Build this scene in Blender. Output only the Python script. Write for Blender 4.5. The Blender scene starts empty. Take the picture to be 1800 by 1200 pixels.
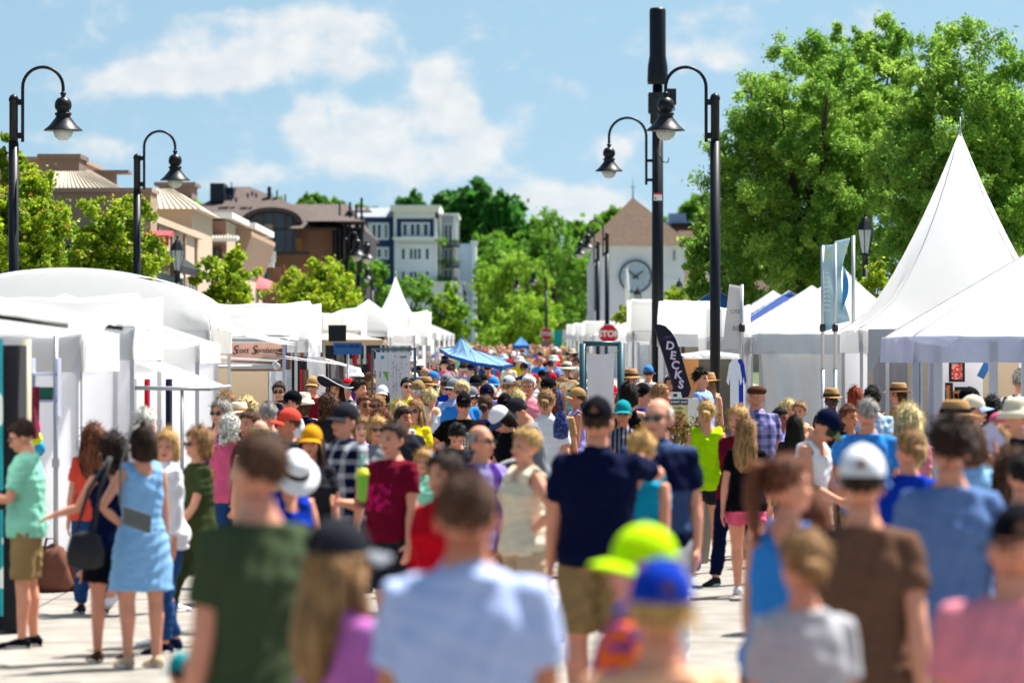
import bpy, math, random
import numpy as np
from mathutils import Vector, Matrix, Euler

R = math.radians
rnd = random.Random(7)
scene = bpy.context.scene
COL = scene.collection

# ------------------------------------------------------------------ camera
FPX = 6750.0          # focal length in photo pixels (135 mm on a 36 mm wide sensor, 1800 px wide)
CAMZ = 2.12           # eye height
HORY = 625.0          # photo row of the horizon
cam_d = bpy.data.cameras.new('camera')
cam = bpy.data.objects.new('camera', cam_d)
COL.objects.link(cam)
cam.location = (0, 0, CAMZ)
cam.rotation_euler = (R(90), 0, 0)
cam_d.sensor_width = 36
cam_d.lens = 135
cam_d.shift_y = (HORY - 600.0) / 1800.0
cam_d.clip_start = 0.5
cam_d.clip_end = 9000
cam_d.dof.use_dof = True
cam_d.dof.focus_distance = 53.0
cam_d.dof.aperture_fstop = 2.5
cam_d.dof.aperture_blades = 0
scene.camera = cam

# ------------------------------------------------------------------ sun and sky
SUN_ELEV, SUN_AZ = R(61), R(52)      # azimuth clockwise from +Y (the view direction) towards +X
sun_dir = Vector((math.sin(SUN_AZ) * math.cos(SUN_ELEV), math.cos(SUN_AZ) * math.cos(SUN_ELEV), math.sin(SUN_ELEV)))
sd = bpy.data.lights.new('sun', 'SUN')
sd.energy = 5.0
sd.angle = R(0.53)
sd.color = (1.0, 0.95, 0.88)
so = bpy.data.objects.new('sun', sd)
COL.objects.link(so)
so.location = (0, 0, 60)
so.rotation_euler = (-sun_dir).to_track_quat('-Z', 'Y').to_euler()

world = bpy.data.worlds.new('World')
scene.world = world
world.use_nodes = True
wn, wl = world.node_tree.nodes, world.node_tree.links
wn.clear()


def wmath(op, a, b=None, c=None, clamp=False):
    n = wn.new('ShaderNodeMath')
    n.operation = op
    n.use_clamp = clamp
    for i, v in enumerate((a, b, c)):
        if v is None:
            continue
        if isinstance(v, (int, float)):
            n.inputs[i].default_value = v
        else:
            wl.new(v, n.inputs[i])
    return n.outputs[0]


w_out = wn.new('ShaderNodeOutputWorld')
w_bg = wn.new('ShaderNodeBackground')
w_bg.inputs['Strength'].default_value = 0.09
tc = wn.new('ShaderNodeTexCoord')
sep = wn.new('ShaderNodeSeparateXYZ')
wl.new(tc.outputs['Generated'], sep.inputs[0])
sky = wn.new('ShaderNodeTexSky')
sky.sky_type = 'NISHITA'
sky.sun_disc = False
sky.sun_elevation = SUN_ELEV
sky.sun_rotation = SUN_AZ
sky.air_density = 1.0
sky.dust_density = 0.6
sky.ozone_density = 1.6
lift = wn.new('ShaderNodeVectorMath')
lift.operation = 'ADD'
lift.inputs[1].default_value = (0, 0, .32)
wl.new(tc.outputs['Generated'], lift.inputs[0])
lnz = wn.new('ShaderNodeVectorMath')
lnz.operation = 'NORMALIZE'
wl.new(lift.outputs[0], lnz.inputs[0])
if len(sky.inputs):
    wl.new(lnz.outputs[0], sky.inputs[0])
yy = wmath('MAXIMUM', sep.outputs['Y'], 0.02)
uu = wmath('DIVIDE', sep.outputs['X'], yy)
vv = wmath('DIVIDE', sep.outputs['Z'], yy)
cv = wn.new('ShaderNodeCombineXYZ')
wl.new(uu, cv.inputs[0])
wl.new(wmath('MULTIPLY', vv, 1.35), cv.inputs[1])
nz = wn.new('ShaderNodeTexNoise')
nz.inputs['Scale'].default_value = 60
nz.inputs['Detail'].default_value = 9
nz.inputs['Roughness'].default_value = 0.56
nz.inputs['Distortion'].default_value = 0.25
wl.new(cv.outputs[0], nz.inputs['Vector'])
nb = wn.new('ShaderNodeTexNoise')
nb.inputs['Scale'].default_value = 95
nb.inputs['Detail'].default_value = 7
nb.inputs['Roughness'].default_value = 0.6
wl.new(cv.outputs[0], nb.inputs['Vector'])
# cloud banks as (u, v, half width, half height, weight), tangents of the direction
banks = [(-0.1067, 0.0704, 0.0133, 0.0041, 0.75), (-0.0889, 0.0730, 0.0163, 0.0047, 1.00), (-0.0711, 0.0741, 0.0163, 0.0056, 0.95), (-0.0593, 0.0807, 0.0133, 0.0044, 0.60), (-0.0444, 0.0852, 0.0133, 0.0050, 0.80), (-0.0415, 0.0756, 0.0089, 0.0039, 0.70), (-0.0667, 0.0881, 0.0207, 0.0033, 0.60), (-0.0844, 0.0837, 0.0089, 0.0030, 0.30), (-0.0548, 0.0607, 0.0050, 0.0047, 1.00), (-0.0444, 0.0541, 0.0133, 0.0074, 0.85), (-0.0311, 0.0607, 0.0104, 0.0059, 0.95), (-0.0207, 0.0726, 0.0062, 0.0062, 1.05), (-0.0148, 0.0644, 0.0068, 0.0071, 1.00), (-0.0089, 0.0556, 0.0089, 0.0059, 0.90), (-0.0237, 0.0496, 0.0193, 0.0047, 0.70), (-0.0504, 0.0659, 0.0059, 0.0033, 0.50), (0.0015, 0.0644, 0.0059, 0.0024, 0.45), (-0.0015, 0.0748, 0.0044, 0.0018, 0.25), (-0.0681, 0.0474, 0.0089, 0.0033, 0.75), (-0.0844, 0.0437, 0.0119, 0.0024, 0.40), (-0.1081, 0.0538, 0.0089, 0.0033, 0.50), (-0.1244, 0.0570, 0.0089, 0.0030, 0.35), (-0.0044, 0.0407, 0.0207, 0.0027, 0.45), (0.0089, 0.0437, 0.0119, 0.0036, 0.60), (0.0207, 0.0393, 0.0163, 0.0036, 0.85), (0.0133, 0.0348, 0.0089, 0.0024, 0.80), (0.0267, 0.0538, 0.0062, 0.0041, 0.75), (0.0326, 0.0793, 0.0104, 0.0033, 0.25), (0.0504, 0.0793, 0.0104, 0.0039, 0.50), (0.0504, 0.0881, 0.0089, 0.0024, 0.40), (0.0578, 0.0778, 0.0074, 0.0044, 0.35), (0.0415, 0.0452, 0.0104, 0.0039, 0.40), (-0.0296, 0.0881, 0.0148, 0.0021, 0.10), (0.0889, 0.0837, 0.0237, 0.0059, 0.20), (0.4593, 0.1222, 0.1333, 0.0385, 0.80), (-0.5778, 0.1370, 0.1778, 0.0370, 0.80)]
tot = None
for (u0, v0, a, b, w) in banks:
    du = wmath('DIVIDE', wmath('SUBTRACT', uu, u0), a)
    dv = wmath('DIVIDE', wmath('SUBTRACT', vv, v0), b)
    r2 = wmath('ADD', wmath('MULTIPLY', du, du), wmath('MULTIPLY', dv, dv))
    g = wmath('MULTIPLY', wmath('EXPONENT', wmath('MULTIPLY', r2, -1.0)), w)
    tot = g if tot is None else wmath('ADD', tot, g)
val = wmath('ADD', wmath('MULTIPLY', tot, 0.95), wmath('MULTIPLY', wmath('SUBTRACT', nz.outputs['Fac'], 0.5), 1.7))
val = wmath('ADD', val, wmath('MULTIPLY', wmath('SUBTRACT', nb.outputs['Fac'], 0.5), 0.75))
mr = wn.new('ShaderNodeMapRange')
mr.interpolation_type = 'SMOOTHSTEP'
mr.inputs['From Min'].default_value = 0.03
mr.inputs['From Max'].default_value = 0.80
wl.new(val, mr.inputs['Value'])
ccol = wn.new('ShaderNodeMix')
ccol.data_type = 'RGBA'
ccol.inputs[6].default_value = (3.6, 3.9, 4.15, 1)
ccol.inputs[7].default_value = (4.75, 4.7, 4.6, 1)
wl.new(wmath('MULTIPLY_ADD', nb.outputs['Fac'], 2.6, -0.75, clamp=True), ccol.inputs[0])
tint = wn.new('ShaderNodeMix')
tint.data_type = 'RGBA'
tint.blend_type = 'MULTIPLY'
tint.inputs[0].default_value = 1.0
wl.new(sky.outputs[0], tint.inputs[6])
tint.inputs[7].default_value = (0.96, 0.99, 0.78, 1)
mx = wn.new('ShaderNodeMix')
mx.data_type = 'RGBA'
wl.new(wmath('MULTIPLY', mr.outputs[0], 0.88), mx.inputs[0])
wl.new(tint.outputs[2], mx.inputs[6])
wl.new(ccol.outputs[2], mx.inputs[7])
hz = wn.new('ShaderNodeMix')
hz.data_type = 'RGBA'
wl.new(wmath('MULTIPLY', wmath('EXPONENT', wmath('MULTIPLY', wmath('MAXIMUM', vv, 0.0), -38.0)), 0.75), hz.inputs[0])
wl.new(mx.outputs[2], hz.inputs[6])
hz.inputs[7].default_value = (3.35, 4.0, 4.45, 1)
wl.new(hz.outputs[2], w_bg.inputs['Color'])
wl.new(w_bg.outputs[0], w_out.inputs[0])

scene.view_settings.view_transform = 'Standard'
scene.view_settings.look = 'None'
scene.view_settings.exposure = 1.2
scene.view_settings.gamma = 1
scene.render.engine = 'CYCLES'
scene.cycles.use_denoising = True
scene.cycles.max_bounces = 5
scene.cycles.diffuse_bounces = 3
scene.cycles.glossy_bounces = 2
scene.cycles.transmission_bounces = 4
scene.cycles.transparent_max_bounces = 6
scene.cycles.caustics_reflective = False
scene.cycles.caustics_refractive = False


def ground_z(y):
    return 0.006 * max(0.0, min(y, 600) - 60.0)


def at(px, py, s):
    """the world point at scale s (photo pixels per metre) seen at photo pixel px, py"""
    return ((px - 900.0) / s, FPX / s, CAMZ + (HORY - py) / s)


# ------------------------------------------------------------------ materials
MC = {}


def C(*c):
    if isinstance(c[0], str):
        h = c[0].lstrip('#')
        v = [int(h[i:i + 2], 16) / 255 for i in (0, 2, 4)]
        c = [((x + .055) / 1.055) ** 2.4 if x > .04045 else x / 12.92 for x in v]
    return (c[0], c[1], c[2], 1.0)


def M(name, col=(.5, .5, .5, 1), rough=.75, metal=0.0, spec=.3, var=.12, vscale=6.0, bump=0.0, bscale=60.0,
      transl=0.0, emis=None, estr=1.0, kind=None, c2=None, pscale=1.0, coat=0.0, stretch=None):
    if name in MC:
        return MC[name]
    m = bpy.data.materials.new(name)
    m.use_nodes = True
    nt = m.node_tree
    N, L = nt.nodes, nt.links
    b = N['Principled BSDF']
    out = N['Material Output']
    b.inputs['Roughness'].default_value = rough
    b.inputs['Metallic'].default_value = metal
    b.inputs['Specular IOR Level'].default_value = spec
    b.inputs['Coat Weight'].default_value = coat
    t = N.new('ShaderNodeTexCoord')
    mp = N.new('ShaderNodeMapping')
    L.new(t.outputs['Object'], mp.inputs[0])
    if stretch:
        mp.inputs['Scale'].default_value = stretch
    vec = mp.outputs[0]

    def mth(op, a, b2=None, cl=False):
        n = N.new('ShaderNodeMath')
        n.operation = op
        n.use_clamp = cl
        for i, v in enumerate((a, b2)):
            if v is None:
                continue
            if isinstance(v, (int, float)):
                n.inputs[i].default_value = v
            else:
                L.new(v, n.inputs[i])
        return n.outputs[0]

    def mix(f, a, c, blend='MIX'):
        n = N.new('ShaderNodeMix')
        n.data_type = 'RGBA'
        n.blend_type = blend
        for k, v in ((0, f), (6, a), (7, c)):
            if isinstance(v, (int, float)):
                n.inputs[k].default_value = v
            elif isinstance(v, tuple):
                n.inputs[k].default_value = v
            else:
                L.new(v, n.inputs[k])
        return n.outputs[2]
    base = col
    if kind == 'plaid':
        sp = N.new('ShaderNodeSeparateXYZ')
        L.new(vec, sp.inputs[0])
        f = None
        for ax, ph in (('X', .3), ('Z', 1.1)):
            w = mth('SINE', mth('ADD', mth('MULTIPLY', sp.outputs[ax], 62.0 * pscale), ph))
            w = mth('GREATER_THAN', w, 0.35)
            f = w if f is None else mth('ADD', f, w)
        base = mix(mth('MULTIPLY', f, .5), col, c2)
    elif kind in ('vstripe', 'hstripe', 'slant'):
        sp = N.new('ShaderNodeSeparateXYZ')
        L.new(vec, sp.inputs[0])
        ax = sp.outputs['Z'] if kind == 'hstripe' else sp.outputs['X']
        if kind == 'slant':
            ax = mth('ADD', sp.outputs['X'], mth('MULTIPLY', sp.outputs['Z'], .5))
        w = mth('SINE', mth('MULTIPLY', ax, 110.0 * pscale))
        base = mix(mth('MULTIPLY_ADD', w, 2.5, True), col, c2)
    elif kind == 'print':
        n = N.new('ShaderNodeTexNoise')
        n.inputs['Scale'].default_value = 22.0 * pscale
        n.inputs['Detail'].default_value = 2
        L.new(vec, n.inputs['Vector'])
        base = mix(mth('GREATER_THAN', n.outputs['Fac'], .53), col, c2)
    elif kind == 'shingle':
        n = N.new('ShaderNodeTexBrick')
        n.inputs['Scale'].default_value = 2.2 * pscale
        n.inputs['Color1'].default_value = col
        n.inputs['Color2'].default_value = c2
        n.inputs['Mortar'].default_value = (col[0] * .7, col[1] * .7, col[2] * .7, 1)
        n.inputs['Mortar Size'].default_value = .012
        L.new(vec, n.inputs['Vector'])
        base = n.outputs['Color']
    elif kind == 'brick':
        n = N.new('ShaderNodeTexBrick')
        mp.inputs['Rotation'].default_value = (R(90), 0, 0)
        n.inputs['Scale'].default_value = 3.2 * pscale
        n.inputs['Color1'].default_value = col
        n.inputs['Color2'].default_value = c2
        n.inputs['Mortar'].default_value = (.42, .38, .34, 1)
        n.inputs['Mortar Size'].default_value = .016
        L.new(vec, n.inputs['Vector'])
        base = n.outputs['Color']
    elif kind == 'chest':
        n = N.new('ShaderNodeTexNoise')
        n.inputs['Scale'].default_value = 16.0 * pscale
        n.inputs['Detail'].default_value = 2
        L.new(vec, n.inputs['Vector'])
        sp = N.new('ShaderNodeSeparateXYZ')
        L.new(t.outputs['Object'], sp.inputs[0])
        f = mth('GREATER_THAN', n.outputs['Fac'], .48)
        f = mth('MULTIPLY', f, mth('LESS_THAN', mth('ABSOLUTE', sp.outputs['X']), .115))
        f = mth('MULTIPLY', f, mth('LESS_THAN', mth('ABSOLUTE', mth('SUBTRACT', sp.outputs['Z'], 1.19)), .10))
        f = mth('MULTIPLY', f, mth('LESS_THAN', sp.outputs['Y'], -.04))
        base = mix(f, col, c2)
    elif kind == 'hair':
        n = N.new('ShaderNodeTexNoise')
        n.inputs['Scale'].default_value = 60
        n.inputs['Detail'].default_value = 3
        mp.inputs['Scale'].default_value = (1.0, 1.0, .13)
        L.new(vec, n.inputs['Vector'])
        base = mix(mth('MULTIPLY_ADD', mth('SUBTRACT', n.outputs['Fac'], .5), 4.0, True), col, c2)
    elif kind == 'leaf':
        a = N.new('ShaderNodeAttribute')
        a.attribute_name = 'tone'
        base = mix(a.outputs['Fac'], col, c2)
        a2 = N.new('ShaderNodeAttribute')
        a2.attribute_name = 'tip'
        base = mix(a2.outputs['Fac'], base, C('#a5623a'))
    if var > 0:
        n = N.new('ShaderNodeTexNoise')
        n.inputs['Scale'].default_value = vscale
        n.inputs['Detail'].default_value = 5
        L.new(vec, n.inputs['Vector'])
        k = mth('MULTIPLY_ADD', n.outputs['Fac'], var * 2)
        k.node.inputs[2].default_value = 1 - var
        cmb = N.new('ShaderNodeCombineColor')
        for i in range(3):
            L.new(k, cmb.inputs[i])
        base = mix(1.0, base, cmb.outputs[0], 'MULTIPLY')
    if isinstance(base, tuple):
        b.inputs['Base Color'].default_value = base
    else:
        L.new(base, b.inputs['Base Color'])
    if bump > 0:
        n = N.new('ShaderNodeTexNoise')
        n.inputs['Scale'].default_value = bscale
        n.inputs['Detail'].default_value = 4
        L.new(vec, n.inputs['Vector'])
        bp = N.new('ShaderNodeBump')
        bp.inputs['Strength'].default_value = bump
        bp.inputs['Distance'].default_value = 0.02
        L.new(n.outputs['Fac'], bp.inputs['Height'])
        L.new(bp.outputs[0], b.inputs['Normal'])
    if emis:
        b.inputs['Emission Color'].default_value = emis
        b.inputs['Emission Strength'].default_value = estr
    if transl > 0:
        tr = N.new('ShaderNodeBsdfTranslucent')
        if isinstance(base, tuple):
            tr.inputs[0].default_value = base
        else:
            L.new(base, tr.inputs[0])
        ms = N.new('ShaderNodeMixShader')
        ms.inputs[0].default_value = transl
        L.new(b.outputs[0], ms.inputs[1])
        L.new(tr.outputs[0], ms.inputs[2])
        L.new(ms.outputs[0], out.inputs['Surface'])
    m.diffuse_color = col
    MC[name] = m
    return m


def fix_madd(m):
    pass


# ------------------------------------------------------------------ mesh building
class MB:
    def __init__(s):
        s.v, s.f, s.m, s.s = [], [], [], []

    def add(s, vs, fs, m=0, smooth=False):
        o = len(s.v)
        s.v.extend([tuple(map(float, p)) for p in vs])
        for f in fs:
            s.f.append([i + o for i in f])
            s.m.append(m)
            s.s.append(smooth)
        return s

    def box(s, x0, x1, y0, y1, z0, z1, m=0):
        v = [(x0, y0, z0), (x1, y0, z0), (x1, y1, z0), (x0, y1, z0), (x0, y0, z1), (x1, y0, z1), (x1, y1, z1), (x0, y1, z1)]
        return s.add(v, [(0, 3, 2, 1), (4, 5, 6, 7), (0, 1, 5, 4), (1, 2, 6, 5), (2, 3, 7, 6), (3, 0, 4, 7)], m)

    def poly(s, pts, m=0):
        return s.add(pts, [tuple(range(len(pts)))], m)

    def prism(s, pts, ax, a0, a1, m=0):
        """closed outline pts in the plane across axis ax, extruded from a0 to a1"""
        def P(p, a):
            return {'y': (p[0], a, p[1]), 'x': (a, p[0], p[1]), 'z': (p[0], p[1], a)}[ax]
        n = len(pts)
        v = [P(p, a0) for p in pts] + [P(p, a1) for p in pts]
        f = [tuple(range(n)), tuple(range(2 * n - 1, n - 1, -1))]
        f += [(i, i + n, (i + 1) % n + n, (i + 1) % n) for i in range(n)]
        return s.add(v, f, m)

    def tube(s, pts, r, n=10, m=0, ry=None, cap=True, up=None, smooth=True):
        pts = [np.array(p, float) for p in pts]
        k = len(pts)
        rs = r if isinstance(r, (list, tuple)) else [r] * k
        rys = ry if isinstance(ry, (list, tuple)) else ([ry] * k if ry else rs)
        vs = []
        prev = None
        for i in range(k):
            t = pts[min(i + 1, k - 1)] - pts[max(i - 1, 0)]
            t = t / (np.linalg.norm(t) + 1e-9)
            if up is not None:
                a = np.array(up, float)
            elif prev is not None:
                a = prev
            else:
                a = np.array((1., 0, 0)) if abs(t[0]) < .8 else np.array((0, 1., 0))
            a = a - t * a.dot(t)
            a /= np.linalg.norm(a) + 1e-9
            prev = a
            b = np.cross(t, a)
            for j in range(n):
                q = 2 * math.pi * j / n
                vs.append(pts[i] + a * (math.cos(q) * rs[i]) + b * (math.sin(q) * rys[i]))
        fs = [(i * n + j, i * n + (j + 1) % n, (i + 1) * n + (j + 1) % n, (i + 1) * n + j) for i in range(k - 1) for j in range(n)]
        if cap:
            fs += [tuple(range(n - 1, -1, -1)), tuple(range((k - 1) * n, k * n))]
        return s.add(vs, fs, m, smooth)

    def lathe(s, prof, cx=0, cy=0, n=20, m=0, smooth=True, sx=1, sy=1, rot0=0.0):
        vs = [(cx + r * sx * math.cos(rot0 + 2 * math.pi * j / n), cy + r * sy * math.sin(rot0 + 2 * math.pi * j / n), z) for (r, z) in prof for j in range(n)]
        k = len(prof)
        fs = [(i * n + j, i * n + (j + 1) % n, (i + 1) * n + (j + 1) % n, (i + 1) * n + j) for i in range(k - 1) for j in range(n)]
        fs += [tuple(range(n - 1, -1, -1)), tuple(range((k - 1) * n, k * n))]
        return s.add(vs, fs, m, smooth)

    def ell(s, c, r, n=16, k=10, m=0, rot=None):
        vs, fs = [], []
        for i in range(k + 1):
            p = math.pi * i / k
            for j in range(n):
                q = 2 * math.pi * j / n
                vs.append(Vector((r[0] * math.sin(p) * math.cos(q), r[1] * math.sin(p) * math.sin(q), r[2] * math.cos(p))))
        if rot is not None:
            vs = [rot @ v for v in vs]
        vs = [(v.x + c[0], v.y + c[1], v.z + c[2]) for v in vs]
        fs = [(i * n + j, (i + 1) * n + j, (i + 1) * n + (j + 1) % n, i * n + (j + 1) % n) for i in range(k) for j in range(n)]
        return s.add(vs, fs, m, True)

    def grid(s, fn, nu, nv, m=0, smooth=True, closed_u=False):
        vs = [fn(i / nu, j / nv) for j in range(nv + 1) for i in range(nu + 1)]
        w = nu + 1
        fs = [(j * w + i, j * w + i + 1, (j + 1) * w + i + 1, (j + 1) * w + i) for j in range(nv) for i in range(nu)]
        return s.add(vs, fs, m, smooth)

    def mesh(s, name, mats=()):
        me = bpy.data.meshes.new(name)
        me.from_pydata(s.v, [], s.f)
        me.polygons.foreach_set('material_index', s.m)
        me.polygons.foreach_set('use_smooth', s.s)
        for mt in mats:
            me.materials.append(mt)
        me.validate(clean_customdata=False)
        me.update()
        return me

    def build(s, name, mats, parent=None, loc=None, rot=None):
        if not isinstance(mats, (list, tuple)):
            mats = [mats]
        o = bpy.data.objects.new(name, s.mesh(name, mats))
        COL.objects.link(o)
        if parent:
            o.parent = parent
        if loc:
            o.location = loc
        if rot:
            o.rotation_euler = rot
        return o


def tag(o, label=None, cat=None, group=None, kind=None):
    if label:
        o['label'] = label
    if cat:
        o['category'] = cat
    if group:
        o['group'] = group
    if kind:
        o['kind'] = kind
    return o


def empty(name, loc, rz=0.0, label=None, cat=None, group=None):
    o = bpy.data.objects.new(name, None)
    COL.objects.link(o)
    o.empty_display_size = .2
    o.location = loc
    o.rotation_euler = (0, 0, rz)
    return tag(o, label, cat, group)


def copy_tree(o, parent=None):
    c = o.copy()
    COL.objects.link(c)
    c.parent = parent
    for ch in list(o.children):
        copy_tree(ch, c)
    return c


def place(name, mesh, parent, loc=None, rot=None, mats=None, scale=None):
    o = bpy.data.objects.new(name, mesh)
    COL.objects.link(o)
    o.parent = parent
    if loc:
        o.location = loc
    if rot:
        o.rotation_euler = rot
    if scale:
        o.scale = scale
    if mats:
        for i, mt in enumerate(mats):
            if mt is not None and i < len(o.material_slots):
                o.material_slots[i].link = 'OBJECT'
                o.material_slots[i].material = mt
    return o


def text(body, size, parent, loc, rot, mat, name='lettering', align='CENTER', ext=.002, sx=1.0, bold=0.0, shear=0.0):
    cu = bpy.data.curves.new(name, 'FONT')
    cu.body = body
    cu.size = size
    cu.align_x = align
    cu.align_y = 'CENTER'
    cu.extrude = ext
    cu.offset = bold
    cu.shear = shear
    cu.resolution_u = 3
    t_ = bpy.data.objects.new('tmp', cu)
    COL.objects.link(t_)
    me = bpy.data.meshes.new_from_object(t_.evaluated_get(bpy.context.evaluated_depsgraph_get()))
    bpy.data.objects.remove(t_)
    bpy.data.curves.remove(cu)
    me.materials.clear()
    me.materials.append(mat)
    o = bpy.data.objects.new(name, me)
    COL.objects.link(o)
    o.parent = parent
    o.location = loc
    o.rotation_euler = rot
    o.scale = (sx, 1, 1)
    return o


def marks(parent, x0, z0, w, h, y, mat, seed=1, rows=1):
    """a line of writing too small to read: short upright and level strokes"""
    q = random.Random(seed)
    b = MB()
    rh = h / rows
    k = 0
    for r in range(rows):
        x = x0
        while x < x0 + w:
            g = rh * q.uniform(.3, .6)
            zz = z0 + h - rh * (r + 1) + rh * .2
            k += 1
            d = .0001 * k
            b.box(x, x + g * .25, y - .003 - d, y, zz, zz + rh * .6)
            if q.random() < .6:
                b.box(x + g * .25, x + g * .8, y - .003 - d, y, zz + rh * q.choice((0, .25, .48)), zz + rh * q.choice((.1, .35, .6)) + .001)
            x += g * 1.25
    return b.build('lettering', mat, parent)

# ================================================================== ground and street
STUCCO = M('stucco_tan', C('#9f8574'), .9, var=.08, vscale=.8, bump=.1)
WHITEP = M('white_paint', (.78, .79, .80, 1), .6, var=.04)
DARKM = M('black_metal', (.012, .013, .018, 1), .42, spec=.5, var=.1)
GLASSD = M('dark_glass', (.03, .05, .07, 1), .12, spec=.8, var=.2, vscale=.6)
CREAMR = M('cream_metal_roof', C('#c2b6a5'), .5, var=.04, vscale=.5)


def concrete():
    m = M('concrete', (.30, .275, .243, 1), .9, var=.10, vscale=.55, bump=.12, bscale=25)
    N, L = m.node_tree.nodes, m.node_tree.links
    b = N['Principled BSDF']
    src = b.inputs['Base Color'].links[0].from_socket
    t = N.new('ShaderNodeTexCoord')
    sp = N.new('ShaderNodeSeparateXYZ')
    L.new(t.outputs['Object'], sp.inputs[0])
    fac = None
    for ax, per, off in (('Y', 5.0, 1.65), ('X', 3.6, 1.2)):
        a = N.new('ShaderNodeMath'); a.operation = 'ADD'; a.inputs[1].default_value = off + 1000
        L.new(sp.outputs[ax], a.inputs[0])
        q = N.new('ShaderNodeMath'); q.operation = 'MODULO'; q.inputs[1].default_value = per
        L.new(a.outputs[0], q.inputs[0])
        l = N.new('ShaderNodeMath'); l.operation = 'LESS_THAN'; l.inputs[1].default_value = .07 if ax == 'Y' else .02
        L.new(q.outputs[0], l.inputs[0])
        if fac is None:
            fac = l.outputs[0]
        else:
            k = N.new('ShaderNodeMath'); k.operation = 'MAXIMUM'
            L.new(fac, k.inputs[0]); L.new(l.outputs[0], k.inputs[1])
            fac = k.outputs[0]
    n2 = N.new('ShaderNodeTexNoise'); n2.inputs['Scale'].default_value = 3.0; n2.inputs['Detail'].default_value = 8
    L.new(t.outputs['Object'], n2.inputs['Vector'])
    r2 = N.new('ShaderNodeMapRange'); r2.inputs['From Min'].default_value = .35; r2.inputs['From Max'].default_value = .7
    r2.inputs['To Min'].default_value = .70; r2.inputs['To Max'].default_value = 1.05
    L.new(n2.outputs['Fac'], r2.inputs['Value'])
    mu = N.new('ShaderNodeMix'); mu.data_type = 'RGBA'; mu.blend_type = 'MULTIPLY'; mu.inputs[0].default_value = 1
    L.new(src, mu.inputs[6]); L.new(r2.outputs[0], mu.inputs[7])
    mm = N.new('ShaderNodeMix'); mm.data_type = 'RGBA'
    L.new(fac, mm.inputs[0]); L.new(mu.outputs[2], mm.inputs[6]); mm.inputs[7].default_value = (.055, .05, .045, 1)
    L.new(mm.outputs[2], b.inputs['Base Color'])
    return m


def strip(name, x0, x1, y0, y1, dz, mat):
    ys = sorted(set([y0, 60, 600, y1] + list(np.linspace(y0, y1, 12))))
    ys = [y for y in ys if y0 <= y <= y1]
    b = MB()
    v = []
    for y in ys:
        v += [(x0, y, ground_z(y) + dz), (x1, y, ground_z(y) + dz)]
    b.add(v, [(2 * i, 2 * i + 1, 2 * i + 3, 2 * i + 2) for i in range(len(ys) - 1)])
    return tag(b.build(name, mat), kind='structure')


strip('ground', -3500, 3500, -30, 7000, 0, M('ground_grass', (.07, .10, .035, 1), .95, var=.3, vscale=.3))
strip('street', -6.8, 7.2, -12, 330, .004, concrete())
pave = M('pavement_concrete', (.42, .39, .36, 1), .9, var=.12, vscale=.8)
for nm, a, b_ in (('pavement', -11.5, -6.8), ('pavement', 7.2, 11.0)):
    b = MB()
    ys = [-12, 60, 330]
    vs = []
    for y in ys:
        g = ground_z(y)
        vs += [(a, y, g - .1), (b_, y, g - .1), (b_, y, g + .13), (a, y, g + .13)]
    fs = [(0, 1, 2, 3), (8, 11, 10, 9)]
    for i in range(2):
        o = i * 4
        fs += [(o + j, o + 4 + j, o + 4 + (j + 1) % 4, o + (j + 1) % 4) for j in range(4)]
    b.add(vs, fs)
    tag(b.build(nm, pave), kind='structure')

# hill behind the town
hb = MB()


def hill_h(x, y):
    t = max(0, min(1, (y - 330) / 260))
    t = t * t * (3 - 2 * t)
    side = 0.55 + .45 * math.exp(-((x + 4) / 60) ** 2)
    return ground_z(y) - .5 + 9.5 * t * side + 1.2 * math.sin(x * .031) * t


hb.grid(lambda u, v: ((u - .5) * 700, 325 + v * 500, hill_h((u - .5) * 700, 325 + v * 500)), 50, 20)
tag(hb.build('hills', M('hill_green', (.045, .085, .022, 1), .95, var=.35, vscale=.12)), kind='structure')

# ================================================================== trees
def leaf_mat(name, a, b, tr=.35):
    return M(name, a, .55, spec=.25, var=.1, vscale=.5, transl=tr, kind='leaf', c2=b)


L_MAPLE = leaf_mat('leaf_maple', C('#4d7d16'), C('#c3d636'), .48)
L_ASH = leaf_mat('leaf_ash', C('#3c7a28'), C('#b6d65a'), .54)
L_DARK = leaf_mat('leaf_dark', C('#2a6226'), C('#5c9a40'), .42)
L_MID = leaf_mat('leaf_mid', C('#35701c'), C('#93bf42'), .42)
L_LIME = leaf_mat('leaf_lime', C('#4d8a1a'), C('#b4d242'), .45)
BARK = M('bark', C('#4a3c33'), .9, var=.3, vscale=4, bump=.5, bscale=12)


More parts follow.
